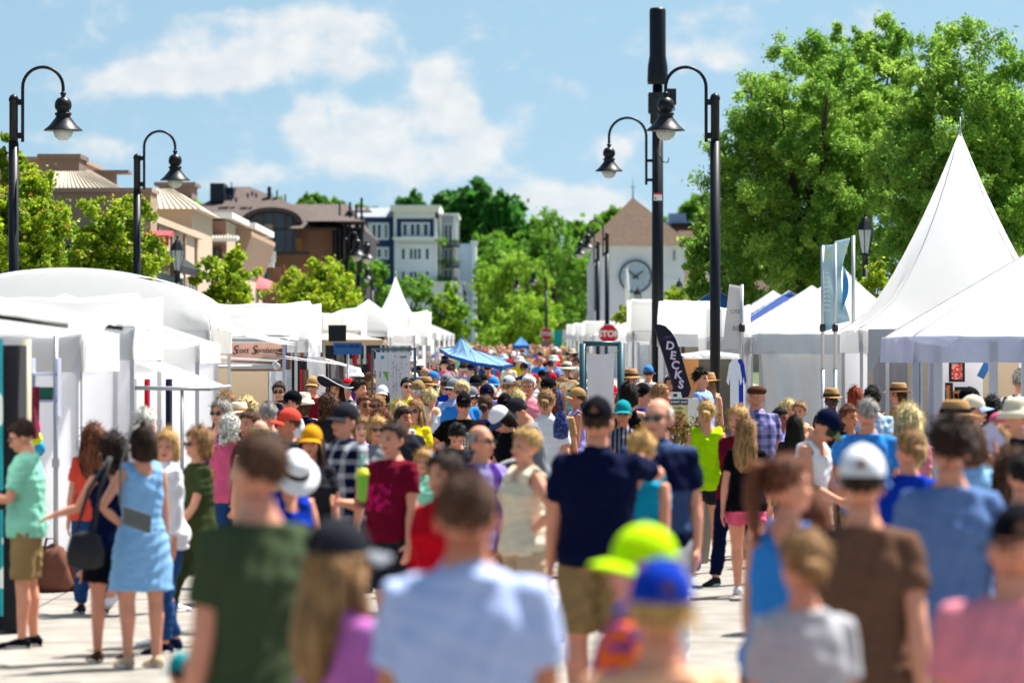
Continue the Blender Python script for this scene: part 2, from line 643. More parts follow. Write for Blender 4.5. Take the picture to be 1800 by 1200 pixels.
def crown_mesh(name, seed, rx, ry, rz, nclump, nleaf, ll, lw, mat, tip=0.0, csize=.2, hollow=.55, up=.35, shape='round'):
    g = np.random.default_rng(seed)
    d = g.normal(size=(nclump, 3))
    d /= np.linalg.norm(d, axis=1)[:, None]
    r = hollow + (1 - hollow) * g.random(nclump) ** .7
    c = d * r[:, None]
    if shape == 'cone':
        k = 1.0 - .55 * np.clip(c[:, 2], -.4, 1)
        c[:, 0] *= k
        c[:, 1] *= k
    c *= np.array([rx, ry, rz])
    cr = csize * (0.55 + .9 * g.random(nclump)) * (rx + rz) / 2
    w = cr ** 2
    sub_c = g.normal(size=(nclump, 7, 3))
    sub_c /= np.linalg.norm(sub_c, axis=2)[:, :, None]
    sub_c *= (.35 + .75 * g.random((nclump, 7)))[:, :, None]
    idx = g.choice(nclump, nleaf, p=w / w.sum())
    e = g.normal(size=(nleaf, 3))
    e /= np.linalg.norm(e, axis=1)[:, None]
    k7 = g.integers(0, 7, nleaf)
    p = c[idx] + sub_c[idx, k7] * cr[idx][:, None] + e * (cr[idx] * .48 * g.random(nleaf) ** .45)[:, None]
    # a few stray sprigs past the outline
    stray = g.random(nleaf) < .05
    p[stray] += e[stray] * (cr[idx[stray]] * .5)[:, None]
    nrm = e * .45 + g.normal(size=(nleaf, 3)) * .75 + np.array([0, 0, up])
    nrm /= np.linalg.norm(nrm, axis=1)[:, None]
    t = g.normal(size=(nleaf, 3))
    t -= nrm * (t * nrm).sum(1)[:, None]
    t /= np.linalg.norm(t, axis=1)[:, None]
    bt = np.cross(nrm, t)
    sz = (.6 + .8 * g.random(nleaf))[:, None]
    a = p - t * ll * .5 * sz
    b = p + bt * lw * .5 * sz - nrm * lw * .15
    cc = p + t * ll * .5 * sz - nrm * ll * .12
    dd = p - bt * lw * .5 * sz - nrm * lw * .15
    V = np.stack([a, b, cc, dd], 1).reshape(-1, 3)
    me = bpy.data.meshes.new(name)
    me.vertices.add(nleaf * 4)
    me.vertices.foreach_set('co', V.astype(np.float32).ravel())
    me.loops.add(nleaf * 4)
    me.loops.foreach_set('vertex_index', np.arange(nleaf * 4, dtype=np.int32))
    me.polygons.add(nleaf)
    me.polygons.foreach_set('loop_start', np.arange(0, nleaf * 4, 4, dtype=np.int32))
    me.update(calc_edges=True)
    tone = np.clip(.35 * g.random(nleaf) + .42 * g.random(nclump)[idx] ** 1.3 + .28 * g.random((nclump, 7))[idx, k7] + .14 * g.normal(size=nleaf), 0, 1)
    at1 = me.attributes.new('tone', 'FLOAT', 'FACE')
    at1.data.foreach_set('value', tone.astype(np.float32))
    tp = np.zeros(nleaf)
    if tip > 0:
        k = (e[:, 2] > .45) & (g.random(nleaf) < tip)
        tp[k] = .4 + .6 * g.random(k.sum())
    at2 = me.attributes.new('tip', 'FLOAT', 'FACE')
    at2.data.foreach_set('value', tp.astype(np.float32))
    me.materials.append(mat)
    return me, c


CROWNS = {}


def tree(name, px, ytop, wpx, ybot, s, kind, seed, label, cat='tree', group=None, n=9000, leaf=(.12, .07), tip=0.0, nclump=60,
         csize=.2, hollow=.55, mat=None, dy=0, shape='round', rotz=0.0, trunk=.12, key=None, base=None):
    X, Y, zt = at(px, ytop, s)
    Y += dy
    zb = CAMZ + (HORY - ybot) / s
    rx = wpx / s / 2
    rz = (zt - zb) / 2
    g = base if base is not None else (hill_h(X, Y) if Y > 332 else ground_z(Y))
    if key and key in CROWNS:
        me, cl, (rx0, rz0) = CROWNS[key]
    else:
        me, cl = crown_mesh(name + '_crown', seed, rx, rx, rz, nclump, n, leaf[0], leaf[1], mat, tip, csize, hollow, shape=shape)
        rx0, rz0 = rx, rz
        if key:
            CROWNS[key] = (me, cl, (rx0, rz0))
    e = empty(name, (X, Y, g), rotz, label, cat, group)
    zc = (zt + zb) / 2 - g
    k = (rx / rx0, rx / rx0, rz / rz0)
    place('crown', me, e, (0, 0, zc), scale=k)
    b = MB()
    h0 = max(.4, zc - rz * .5)
    b.tube([(0, 0, 0), (trunk * .3, .05, h0 * .5), (0, 0, h0), (0.05, 0, zc + rz * .3)], [trunk * 1.3, trunk, trunk * .8, trunk * .3], 9)
    rr = random.Random(seed)
    cs = [cl[rr.randrange(len(cl))] for _ in range(14 if n > 5000 else 7)]
    for c in cs:
        q = np.array([c[0] * k[0], c[1] * k[1], c[2] * k[2] + zc])
        st = np.array([0, 0, h0 * .85 + (zc + rz * .2 - h0 * .85) * rr.random() * .6])
        if q[2] < st[2]:
            st[2] = max(h0 * .6, q[2] - .3)
        mid = (st + q) / 2 + np.array([0, 0, -.12 * rz * rr.random()])
        b.tube([st, mid, q], [trunk * .45, trunk * .28, trunk * .08], 6)
    b.build('trunk', BARK, e)
    return e


# far wooded hill
HG = 'trees of the wood on the hill'
hill = [(723, 343, 50, 420, 15), (780, 340, 60, 420, 15.5), (850, 338, 135, 500, 16), (905, 372, 70, 520, 16), (700, 380, 60, 470, 15),
        (805, 352, 60, 440, 15), (880, 350, 70, 470, 16.5), (540, 345, 40, 400, 14.5), (560, 343, 34, 400, 14.5), (590, 352, 50, 400, 14.5),
        (930, 400, 90, 540, 18), (870, 420, 90, 560, 18), (835, 430, 70, 560, 18), (1005, 405, 80, 560, 17.5), (1040, 390, 70, 520, 17),
        (1215, 355, 60, 430, 16.5), (1240, 350, 60, 450, 16), (1075, 372, 60, 480, 16), (1165, 395, 70, 480, 16.5), (1290, 360, 70, 500, 16),
        (330, 345, 70, 420, 14.5), (420, 350, 60, 430, 14.5), (480, 352, 60, 430, 14.5), (640, 362, 60, 430, 14.5), (960, 420, 60, 560, 17)]
HL = ['small dark tree showing just above the flat roof of the apartment block', 'dark hill tree right above the white cornice corner', 'broadest dark tree crown on the hill, right of the apartment block',
      'dark tree at the right shoulder of the broadest hill crown', 'dark tree top left of the apartment roof, mostly hidden', 'dark tree between the cornice corner and the broadest hill crown', 'dark tree overlapping the right half of the broadest hill crown',
      'left one of the three small tree tops above the brown shingle ridge', 'middle one of the three small tree tops above the brown shingle ridge', 'right one of the three small tree tops above the brown shingle ridge',
      'lighter wood tree below the right end of the dark hill trees', 'lighter wood tree directly beneath the broadest dark crown', 'lighter wood tree touching the low right wing of the apartment block',
      'wood tree left of the two lamp posts before the clock tower', 'wood tree touching the left slope of the pyramid roof', 'wood tree just right of the pyramid roof above the grey blue roof unit', 'wood tree right of the roof units and left of the second right lamp post',
      'wood tree behind the left slope of the pyramid roof', 'wood tree hidden behind the pyramid roof', 'wood tree behind the huge shade tree at its left edge', 'wood tree left of the dark roof units of the brown building', 'wood tree behind the peak of the brown shingle roof',
      'wood tree right of the brown roof peak', 'wood tree behind the gap between brown building and apartment block', 'wood tree between the dark hill crown and the clock tower']
for i, (px, yt, w, yb, s) in enumerate(hill):
    dark = i in (0, 1, 2, 5, 6, 4, 3)
    tree('hill_tree', px, yt, w, yb, s, 'far', 100 + i, HL[i], group=HG if dark else 'trees of the far wood behind the street', n=5200,
         leaf=(.5, .34), nclump=46, csize=.24, mat=L_DARK if dark else L_MID, key=('hd%d' % (i % 2)) if dark else 'hm%d' % (i % 3), rotz=i * 1.7, trunk=.3)

# street trees in the middle distance
tree('street_tree', 908, 428, 152, 640, 26, 'm', 11, 'tall yellow green tree filling the end of the street behind the far crowd', n=15000, leaf=(.22, .15), nclump=90, mat=L_LIME, trunk=.2, csize=.15)
tree('street_tree', 975, 386, 175, 640, 24, 'm', 12, 'big mid green tree standing just left of the white clock tower', n=20000, leaf=(.24, .15), nclump=100, mat=L_MID, trunk=.25, csize=.15)
tree('street_tree', 876, 402, 84, 640, 22, 'm', 13, 'soft green tree right of the white apartment block beneath the dark wood', n=10000, leaf=(.26, .17), nclump=60, mat=L_MID, trunk=.2, csize=.17)
tree('street_tree', 640, 450, 120, 610, 34, 'm', 14, 'full green tree in front of the navy and white apartment block', n=14000, leaf=(.17, .11), nclump=80, mat=L_MID, trunk=.15, csize=.16)
tree('street_tree', 722, 482, 90, 620, 31, 'm', 15, 'green tree directly behind the small spired white tent peak', n=9000, leaf=(.18, .11), nclump=60, mat=L_MID, trunk=.14)
tree('street_tree', 785, 498, 70, 640, 31, 'm', 16, 'light green tree behind the red traffic lights', n=9000, leaf=(.18, .11), nclump=55, mat=L_LIME, trunk=.13)
tree('street_tree', 930, 520, 150, 660, 30, 'm', 17, 'low lime green tree behind the smaller far stop sign', n=12000, leaf=(.18, .12), nclump=70, mat=L_LIME, trunk=.14)
tree('street_tree', 835, 560, 90, 660, 31, 'm', 21, 'low leafy green tree behind the blue market umbrella', n=7000, leaf=(.18, .12), nclump=50, mat=L_LIME, trunk=.12)
tree('street_tree', 560, 455, 155, 600, 55, 'm', 18, 'bushy yellow green young maple below the brown restaurant building', n=34000, leaf=(.11, .08), nclump=150, mat=L_MAPLE, tip=.16, csize=.18, hollow=.3, trunk=.09)
tree('street_tree', 405, 440, 150, 610, 66, 'm', 19, 'thin yellow green young maple around the second black lantern post', n=15000, leaf=(.10, .075), nclump=90, mat=L_MAPLE, tip=.16, csize=.16, hollow=.2, trunk=.08)
tree('street_tree', 185, 332, 225, 600, 86, 'm', 20, 'bushy yellow green maple with reddish tips between the two curved lamp posts', n=56000, leaf=(.075, .06), nclump=130, mat=L_MAPLE, tip=.22, csize=.17, hollow=.15, trunk=.09)
tree('street_tree', 20, 290, 185, 610, 96, 'm', 22, 'tall maple with reddish tips around the outermost curved lamp post', n=52000, leaf=(.075, .06), nclump=130, mat=L_MAPLE, tip=.22, csize=.17, hollow=.15, trunk=.1)
tree('street_tree', -8, 228, 60, 430, 96, 'm', 23, 'maple top with reddish tips cut by the edge of the picture', n=8000, leaf=(.085, .07), nclump=60, mat=L_MAPLE, tip=.2, csize=.16, trunk=.08, dy=2)
# right side
tree('shade_tree', 1425, 60, 350, 600, 76, 'm', 31, 'huge bright green shade tree between the curved lamp post and the tall tent peak', n=175000, leaf=(.115, .038), nclump=320, mat=L_ASH, csize=.115, trunk=.2, hollow=.32)
tree('shade_tree', 1690, 40, 330, 620, 82, 'm', 32, 'huge green shade tree rising behind the tallest white tent peak', n=135000, leaf=(.12, .04), nclump=340, mat=L_ASH, csize=.115, trunk=.2, hollow=.3)
tree('shade_tree', 1520, 8, 230, 380, 72, 'm', 33, 'topmost shade tree crown whose tip almost reaches the upper picture edge', n=60000, leaf=(.13, .042), nclump=150, mat=L_ASH, csize=.12, trunk=.2, hollow=.45)
tree('shade_tree', 1850, 110, 220, 560, 80, 'm', 34, 'shade tree cut by the picture edge beyond the tallest tent peak', n=45000, leaf=(.12, .04), nclump=150, mat=L_ASH, csize=.11, trunk=.2, hollow=.45)
tree('shade_tree', 1275, 330, 150, 600, 74, 'm', 35, 'leafy green side tree reaching towards the brown roof of the clock tower', n=38000, leaf=(.12, .045), nclump=130, mat=L_ASH, csize=.12, trunk=.12, hollow=.4)
tree('street_tree', 1200, 500, 90, 600, 60, 'm', 36, 'small yellow green tree below the single lantern right of the clock tower', n=10000, leaf=(.09, .06), nclump=60, mat=L_MAPLE, tip=.1, csize=.16, trunk=.06)
tree('street_tree', 1112, 530, 66, 590, 50, 'm', 37, 'small yellow green tree below the clock face', n=7000, leaf=(.1, .07), nclump=45, mat=L_MAPLE, tip=.12, csize=.2, trunk=.06)
tree('street_tree', 1540, 470, 110, 640, 92, 'm', 38, 'young yellow green tree around the lantern post beside the teal banners', n=14000, leaf=(.08, .055), nclump=70, mat=L_MAPLE, tip=.1, csize=.16, trunk=.06)

# ================================================================== buildings
def hip(b, x0, x1, y0, y1, z0, z1, rx0, rx1, ry0, ry1, m=0, over=.4):
    """hipped roof with a flat or ridge top (rx0..rx1, ry0..ry1) at z1"""
    x0 -= over; x1 += over; y0 -= over; y1 += over
    v = [(x0, y0, z0), (x1, y0, z0), (x1, y1, z0), (x0, y1, z0), (rx0, ry0, z1), (rx1, ry0, z1), (rx1, ry1, z1), (rx0, ry1, z1)]
    b.add(v, [(0, 3, 2, 1), (4, 5, 6, 7), (0, 1, 5, 4), (1, 2, 6, 5), (2, 3, 7, 6), (3, 0, 4, 7)], m)


def window(parent, x0, x1, z0, z1, y, frame, nx=2, nz=2, fr=.08, label=None):
    """window in a wall facing the camera at depth y: frame + pane"""
    b = MB()
    b.box(x0, x1, y - .07, y + .02, z0, z0 + fr)
    b.box(x0, x1, y - .07, y + .02, z1 - fr, z1)
    for i in range(nx + 1):
        xx = x0 + (x1 - x0 - fr) * i / nx
        b.box(xx, xx + fr, y - .068, y + .02, z0 + fr, z1 - fr)
    for i in range(1, nz):
        zz = z0 + (z1 - z0) * i / nz
        b.box(x0 + fr, x1 - fr, y - .06, y + .02, zz - fr * .3, zz + fr * .3)
    w = b.build('window', frame, parent)
    p = MB()
    p.box(x0 + .02, x1 - .02, y - .03, y + .03, z0 + .02, z1 - .02)
    p.build('pane', GLASSD, w)
    return w


def side_window(parent, y0, y1, z0, z1, x, frame, fr=.08, nx=2):
    b = MB()
    b.box(x - .02, x + .07, y0, y1, z0, z0 + fr)
    b.box(x - .02, x + .07, y0, y1, z1 - fr, z1)
    for i in range(nx + 1):
        q = y0 + (y1 - y0 - fr) * i / nx
        b.box(x - .02, x + .068, q, q + fr, z0 + fr, z1 - fr)
    w = b.build('window', frame, parent)
    p = MB()
    p.box(x - .03, x + .03, y0 + .02, y1 - .02, z0 + .02, z1 - .02)
    p.build('pane', GLASSD, w)


BROWNR = M('brown_shingle', C('#5f524e'), .9, var=.12, vscale=2, kind='shingle', c2=C('#524643'))
BRICK = M('brick_red', C('#85503d'), .9, var=.1, kind='brick', c2=C('#7a4a3a'))
BRICKO = M('brick_orange', C('#8a5236'), .9, var=.1, kind='brick', c2=C('#7a452c'))
NAVYW = M('navy_siding', C('#1c3560'), .7, var=.08, kind='hstripe', c2=C('#223d6c'), pscale=.3)
WHITEW = M('white_siding', C('#d3d8dd'), .7, var=.05)
CREAMW = M('cream_stucco', C('#b9a792'), .9, var=.06, vscale=.7)
TRIMW = M('white_trim', C('#e6e4de'), .6, var=.04)
GREYR = M('grey_roof', C('#8b9099'), .7, var=.08)
TOWERW = M('tower_siding', C('#dfe1e6'), .75, var=.04, vscale=.5)

# --- tan stucco shop building
e = empty('stucco_building', (0, 0, 0), 0, 'tan stucco shop building with cream hipped metal roofs behind the maples', 'building')
g = .2
b = MB(); b.box(-22, -8.8, 93.5, 95.2, g, 6.1); b.box(-22.1, -8.76, 93.4, 95.25, 6.1, 6.2)
b.build('wall', STUCCO, e)
b = MB(); hip(b, -11.85, -9.6, 95.4, 99, 6.2, 6.72, -11.5, -10.55, 96.4, 98, over=0)
for i in range(20):
    t = i / 19
    b.tube([(-11.85 + 2.25 * t, 95.4, 6.22), (-11.5 + .95 * t, 96.4, 6.74)], .016, 4)
b.build('roof', CREAMR, e)
b = MB(); b.box(-24, -11.75, 104, 110, g, 7.4); b.box(-24.1, -11.7, 103.9, 110.1, 7.4, 7.5)
b.build('wall', STUCCO, e)
b = MB(); b.box(-12.5, -11.5, 102.0, 103.8, 6.9, 7.35); b.box(-12.6, -11.45, 101.9, 103.9, 7.35, 7.47)
b.build('roof_unit', M('stucco_dark', C('#70625a'), .9, var=.08), e)
b = MB(); b.box(-11.2, -10.7, 103.2, 104, 6.6, 7.02); b.box(-11.25, -10.3, 103.1, 104.1, 7.02, 7.1)
b.build('roof_unit', M('stucco_dark'), e)
b = MB(); b.box(-22, -9.3, 91.6, 93.4, 4.62, 4.78); b.box(-22, -9.3, 91.7, 91.9, 4.38, 4.62)
b.build('canopy', M('dark_canopy', C('#181c26'), .6), e)
for k in range(5):
    window(e, -14.5 + k * 1.05, -13.6 + k * 1.05, 3.0, 4.35, 93.5, M('blue_grey_frame', C('#6f87a3'), .6), 1, 1)

# --- lower cream building with street-side wall
e = empty('stucco_building', (0, 0, 0), 0, 'low cream shop building with a pale hipped roof right of the second lamp post', 'building')
b = MB(); b.box(-20, -9.0, 96.2, 110.2, g, 5.45); b.box(-20, -8.88, 96.1, 110.25, 5.45, 5.62)
b.build('wall', CREAMW, e)
b = MB(); b.box(-18, -9.25, 111, 118.5, g, 6.35)
b.build('wall', CREAMW, e)
b = MB(); hip(b, -12.2, -9.0, 110.6, 118.6, 6.35, 6.98, -11.2, -9.95, 112.5, 116.5, over=0)
for i in range(20):
    t = i / 19
    b.tube([(-12.2 + 3.2 * t, 110.6, 6.37), (-11.2 + 1.25 * t, 112.5, 7.0)], .018, 4)
b.build('roof', CREAMR, e)
b = MB(); b.box(-10.75, -9.75, 117, 119, 6.9, 7.3); b.box(-10.9, -9.65, 116.9, 119.1, 7.3, 7.4)
b.build('roof_unit', M('stucco_dark'), e)
for k in range(4):
    b = MB(); b.box(-9.02, -8.93, 97.2 + k * 3.9, 97.45 + k * 3.9, g, 5.45)
    b.build('pilaster', STUCCO, e)
for k in range(3):
    side_window(e, 98.2 + k * 3.9, 100.4 + k * 3.9, 3.2, 4.3, -9.0, TRIMW)


# awnings
def awning(px0, px1, yt, yb, s, depth, mat, rib=None, name='awning'):
    x0, Y, z1 = at(px0, yt, s)
    x1, _, z0 = at(px1, yb, s)
    b = MB()
    b.prism([(Y + depth, z1), (Y + depth, z1 - .12), (Y, z0 + .22), (Y, z0), (Y - .03, z0), (Y - .03, z0 + .25)], 'x', x0, x1)
    o = b.build(name, mat, e)
    return o


awning(252, 297, 403, 432, 73.5, 1.2, M('red_awning', C('#c3404a'), .8, var=.08))
AW = M('black_awning', C('#1d2128'), .8, var=.05)
b = MB()
for k in range(14):
    y0 = 96.6 + k * .5
    b.prism([(-9.0, 4.85), (-8.3, 4.38), (-8.3, 4.2), (-8.34, 4.2), (-8.34, 4.36), (-9.0, 4.8)], 'y', y0, y0 + .47)
b.build('awning', AW, e)
b = MB(); b.box(-9.6, -8.95, 92.2, 93.2, g, 4.55)
b.build('shopfront', M('grey_white_shopfront', C('#c9ccd2'), .6, var=.1, kind='vstripe', c2=C('#9fabb5'), pscale=.3), e)
b = MB(); b.box(-8.97, -8.9, 96.4, 104, 2.2, 4.2)
for k in range(16):
    b.box(-8.9, -8.86, 96.5 + k * .46, 96.6 + k * .46, 2.2, 4.2)
b.build('shopfront', M('teal_grey_shopfront', C('#7d969a'), .5, var=.1), e)

# --- brick building with white eave
e = empty('brick_building', (0, 0, 0), 0, 'small brick and stucco building with white eaves and a flared street corner', 'building')
g = .35
b = MB(); b.box(-14.5, -8.95, 120.5, 137.5, g, 6.35)
b.build('wall', CREAMW, e)
for (z0_, z1_, x0_) in ((5.95, 6.33, -9.95), (4.75, 5.6, -9.7), (3.2, 4.3, -9.7)):
    b = MB(); b.box(x0_, -8.97, 120.42, 120.5, z0_, z1_)
    b.build('brick_panel', BRICK, e)
b = MB(); b.box(-14.8, -8.75, 120.1, 128, 6.42, 6.6); b.box(-14.8, -8.55, 128, 138, 6.35, 6.55)
b.build('roof', TRIMW, e)
b = MB()
b.prism([(-8.94, 6.3), (-8.45, 6.15), (-8.45, 6.0), (-8.94, 4.7)], 'y', 124.5, 137)
b.build('flared_wall', M('tan_flare', C('#a68b76'), .9, var=.05), e)
for zz in (5.3, 4.2):
    b = MB(); b.box(-9.95, -8.96, 119.4, 120.38, zz - .9, zz - .75); b.box(-9.95, -8.96, 119.35, 119.43, zz - .3, zz - .22)
    for k in range(13):
        b.box(-9.94 + k * .08, -9.91 + k * .08, 119.36, 119.42, zz - .75, zz - .3)
    b.build('balcony', TRIMW, e)
    window(e, -9.55, -9.1, zz - .6, zz + .2, 120.4, DARKM, 2, 1)
b = MB()
for k in range(16):
    b.box(-9.95 + k * .09, -9.9 + k * .09, 119.0, 120.4, 5.75, 5.85)
b.box(-9.98, -8.5, 119.0, 119.1, 5.66, 5.75)
b.build('pergola', TRIMW, e)
b = MB(); b.box(-10.15, -9.95, 118.8, 120.4, g, 5.7)
b.build('stair_wall', M('tan_flare'), e)

# --- balcony pavilion and pink umbrellas, left of the brown building
e = empty('balcony_pavilion', (0, 0, 0), 0, 'low pavilion with a white railed terrace in front of the brown restaurant building', 'building')
x0, Y, z0 = at(422, 470, 46); x1, _, z1 = at(482, 446, 46)
b = MB(); b.box(x0, x1 + 1.6, Y, Y + 5, .5, z0)
b.build('wall', BRICKO, e)
b = MB(); b.box(x0 - .1, x1, Y - .5, Y + .02, z0, z0 + .18)
b.box(x0 - .05, x1, Y - .46, Y - .4, z1 - .05, z1)
n = 22
for k in range(n + 1):
    xx = x0 + (x1 - x0) * k / n
    b.box(xx, xx + .035, Y - .45, Y - .41, z0 + .18, z1 - .05)
for k in range(3):
    xx = x0 + (x1 - x0) * k / 2
    b.box(xx - .08, xx + .08, Y - .5, Y - .37, z0 + .18, z1 + .08)
b.build('railing', TRIMW, e)
for k in range(3):
    b = MB(); xx = x1 + .3 + k * .75
    b.box(xx, xx + .12, Y - .6, Y - .4, .5, z0 + .1)
    b.build('post', M('rust_post', C('#8a4a3a'), .7), e)
window(e, x0 + .2, x1 - .2, z0 - .75, z0 - .2, Y, M('teal_frame', C('#2f7a6a'), .5), 3, 1)
ue = empty('patio_umbrella', at(452, 500, 50), 0, 'dusty pink patio umbrella below the white railed terrace', 'umbrella')
b = MB(); b.lathe([(1.0, -.2), (.98, -.16), (.5, .12), (.06, .28), (0.01, .3)], n=16); b.build('canopy', M('pink_canvas', C('#b8626a'), .8), ue)
b = MB(); b.tube([(0, 0, -2.6), (0, 0, .25)], .03, 6); b.build('pole', DARKM, ue)

# --- brown restaurant building
e = empty('restaurant_building', (0, 0, 0), 0, 'large brown building with a steep shingle roof and a wide arched dormer', 'building')
s = 31.0
g = ground_z(218)
X = lambda px: (px - 900) / s
Z = lambda py: CAMZ + (HORY - py) / s
Y = FPX / s
b = MB(); b.box(X(300), X(585), Y, Y + 26, g, Z(402))
b.build('wall', BRICKO, e)
b = MB(); hip(b, X(300), X(600), Y, Y + 26, Z(404), Z(316), X(392), X(420), Y + 9, Y + 16, over=.7)
b.build('roof', BROWNR, e)
b = MB(); hip(b, X(455), X(620), Y + 3, Y + 30, Z(400), Z(343), X(478), X(592), Y + 13, Y + 17, over=.5)
b.build('roof', BROWNR, e)
# arched dormer: curved hood over a glazed wall
b = MB()
cx, hw = X(480), 54 / s
zs, za = Z(392), Z(366)
arc = [(cx + hw * math.cos(math.pi * k / 20), zs + (za - zs) * math.sin(math.pi * k / 20)) for k in range(21)]
inn = [(cx + (hw - .25) * math.cos(math.pi * k / 20), zs - .12 + (za - zs - .1) * math.sin(math.pi * k / 20)) for k in range(20, -1, -1)]
b.prism(arc + inn, 'y', Y - 1.6, Y + 9)
b.build('arched_roof', BROWNR, e)
b = MB()
b.prism([(cx - hw + .3, Z(442))] + [(cx + (hw - .3) * math.cos(math.pi * k / 20), zs - .14 + (za - zs - .12) * math.sin(math.pi * k / 20)) for k in range(20, -1, -1)] + [(cx + hw - .3, Z(442))], 'y', Y - .5, Y + .4)
b.build('window', GLASSD, e)
for px in (436, 452, 465, 482, 502, 516, 524):
    b = MB(); b.box(X(px) - .08, X(px) + .08, Y - .6, Y - .5, Z(442), Z(388 if px in (436, 524) else 378))
    b.build('mullion', M('mauve_frame', C('#6d5566'), .6), e)
b = MB(); b.box(X(466), X(481), Y - .75, Y - .61, Z(441), Z(395)); b.build('panel', CREAMW, e)
b = MB(); b.box(X(521), X(532), Y - .75, Y - .6, Z(441), Z(420)); b.build('panel', M('amber_panel', C('#b9793f'), .7), e)
b = MB(); hip(b, X(522), X(586), Y - 2.4, Y, Z(404), Z(391), X(528), X(575), Y - .3, Y - .2, over=.3); b.build('roof', BROWNR, e)
b = MB(); hip(b, X(548), X(640), Y - 3, Y + 3, Z(392), Z(380), X(556), X(600), Y - .5, Y + .5, over=.2); b.build('roof', BROWNR, e)
b = MB(); b.box(X(425), X(545), Y - 2.2, Y - .9, Z(448), Z(444)); b.build('sign_ledge', DARKM, e)
for (px, w, y0, y1) in ((588, 5, 540, 398), (596, 4, 540, 398), (604, 6, 500, 395), (613, 3, 520, 395), (624, 6, 470, 385), (634, 5, 470, 380)):
    b = MB(); b.box(X(px), X(px + w), Y - .6, Y + 1.5, Z(y0), Z(y1)); b.build('column', M('plum_column', C('#3a2b33') if px % 2 else C('#20222c'), .7), e)
b = MB(); b.box(X(586), X(636), Y + 2, Y + 24, g, Z(400)); b.build('wall', M('dark_wall', C('#2b2a30'), .8), e)
for k, (px, y0, y1, w) in enumerate(((357, 333, 315, 25), (378, 332, 321, 19))):
    b = MB(); b.box(X(px), X(px + w), Y + 5 + k, Y + 8 + k, Z(y0) - .5, Z(y1)); b.build('roof_unit', M('dark_unit', C('#232a3a'), .5), e)
for px, y0, y1, w in ((458, 345, 320, 6), (474, 345, 326, 2), (489, 350, 334, 2), (491, 363, 350, 3), (504, 364, 353, 3), (587, 362, 346, 3), (605, 365, 348, 4), (616, 372, 352, 4), (626, 356, 340, 4), (392, 320, 312, 1)):
    b = MB(); b.box(X(px), X(px + w), Y + 6, Y + 6.6, Z(y0) - .8, Z(y1)); b.build('chimney', M('dark_unit'), e)
b = MB()
for px, py in ((395, 340), (404, 342), (392, 337), (425, 334), (433, 331), (440, 334), (385, 336)):
    b.box(X(px), X(px + 3), Y + 4, Y + 4.5, Z(py + 2) - .2, Z(py))
b.build('vent', M('dark_unit'), e)
for px in (600, 616, 630):
    b = MB(); hip(b, X(px), X(px + 10), Y + 8, Y + 10, Z(362), Z(353), X(px + 4), X(px + 6), Y + 8.9, Y + 9.1, over=.1); b.build('dormer', BROWNR, e)

# --- navy and white apartment block
e = empty('apartment_building', (0, 0, 0), 0, 'navy and white four storey apartment block at the end of the street', 'building')
s = 20.0
X = lambda px: (px - 900) / s
Z = lambda py: CAMZ + (HORY - py) / s
Y = FPX / s
g = ground_z(Y)
b = MB(); b.box(X(600), X(693), Y + .8, Y + 14, g, Z(381)); b.build('wall', NAVYW, e)
b = MB(); hip(b, X(600), X(693), Y + .8, Y + 14, Z(381), Z(362), X(604), X(690), Y + 4, Y + 10, over=.3); b.build('roof', GREYR, e)
b = MB(); b.box(X(693), X(768), Y, Y + 14, g, Z(416)); b.build('wall', WHITEW, e, )
b = MB(); b.box(X(694), X(767), Y + .1, Y + 14, Z(416), Z(384)); b.build('wall', NAVYW, e)
b = MB(); b.box(X(692), X(697), Y - .05, Y + .3, Z(416), Z(384)); b.box(X(763), X(769), Y - .05, Y + .3, Z(416), Z(384)); b.box(X(692), X(769), Y - .1, Y + 14, Z(384), Z(372)); b.build('wall', WHITEW, e)
b = MB(); b.box(X(688), X(772), Y - .5, Y + 14.2, Z(372), Z(366)); b.box(X(686), X(774), Y - .8, Y + 14.4, Z(366), Z(361)); b.build('cornice', TRIMW, e)
b = MB(); b.box(X(690), X(771), Y - .5, Y + .05, Z(421), Z(417)); b.box(X(700), X(762), Y - .25, Y + .02, Z(433), Z(430)); b.build('cornice', TRIMW, e)
WF = M('window_frame_white', C('#dfe6ec'), .5, var=.02)
for row, (z0, z1) in enumerate(((417, 391), (458, 435), (498, 475))):
    if row == 0:
        for (a, c_, nx) in ((706, 718, 1), (719, 741, 2), (742, 755, 1)):
            window(e, X(a), X(c_), Z(z0), Z(z1), Y + .1, WF, nx, 1, .13)
    else:
        for (a, c_, nx) in ((704, 714, 1), (718, 742, 3), (746, 756, 1)):
            window(e, X(a), X(c_), Z(z0), Z(z1), Y, WF, nx, 1, .11)
for (z0, z1) in ((421, 391), (455, 434)):
    for (a, c_) in ((640, 650), (651, 672), (673, 683)):
        window(e, X(a), X(c_), Z(z0), Z(z1), Y + .8, WF, 2 if c_ - a > 15 else 1, 1, .15)
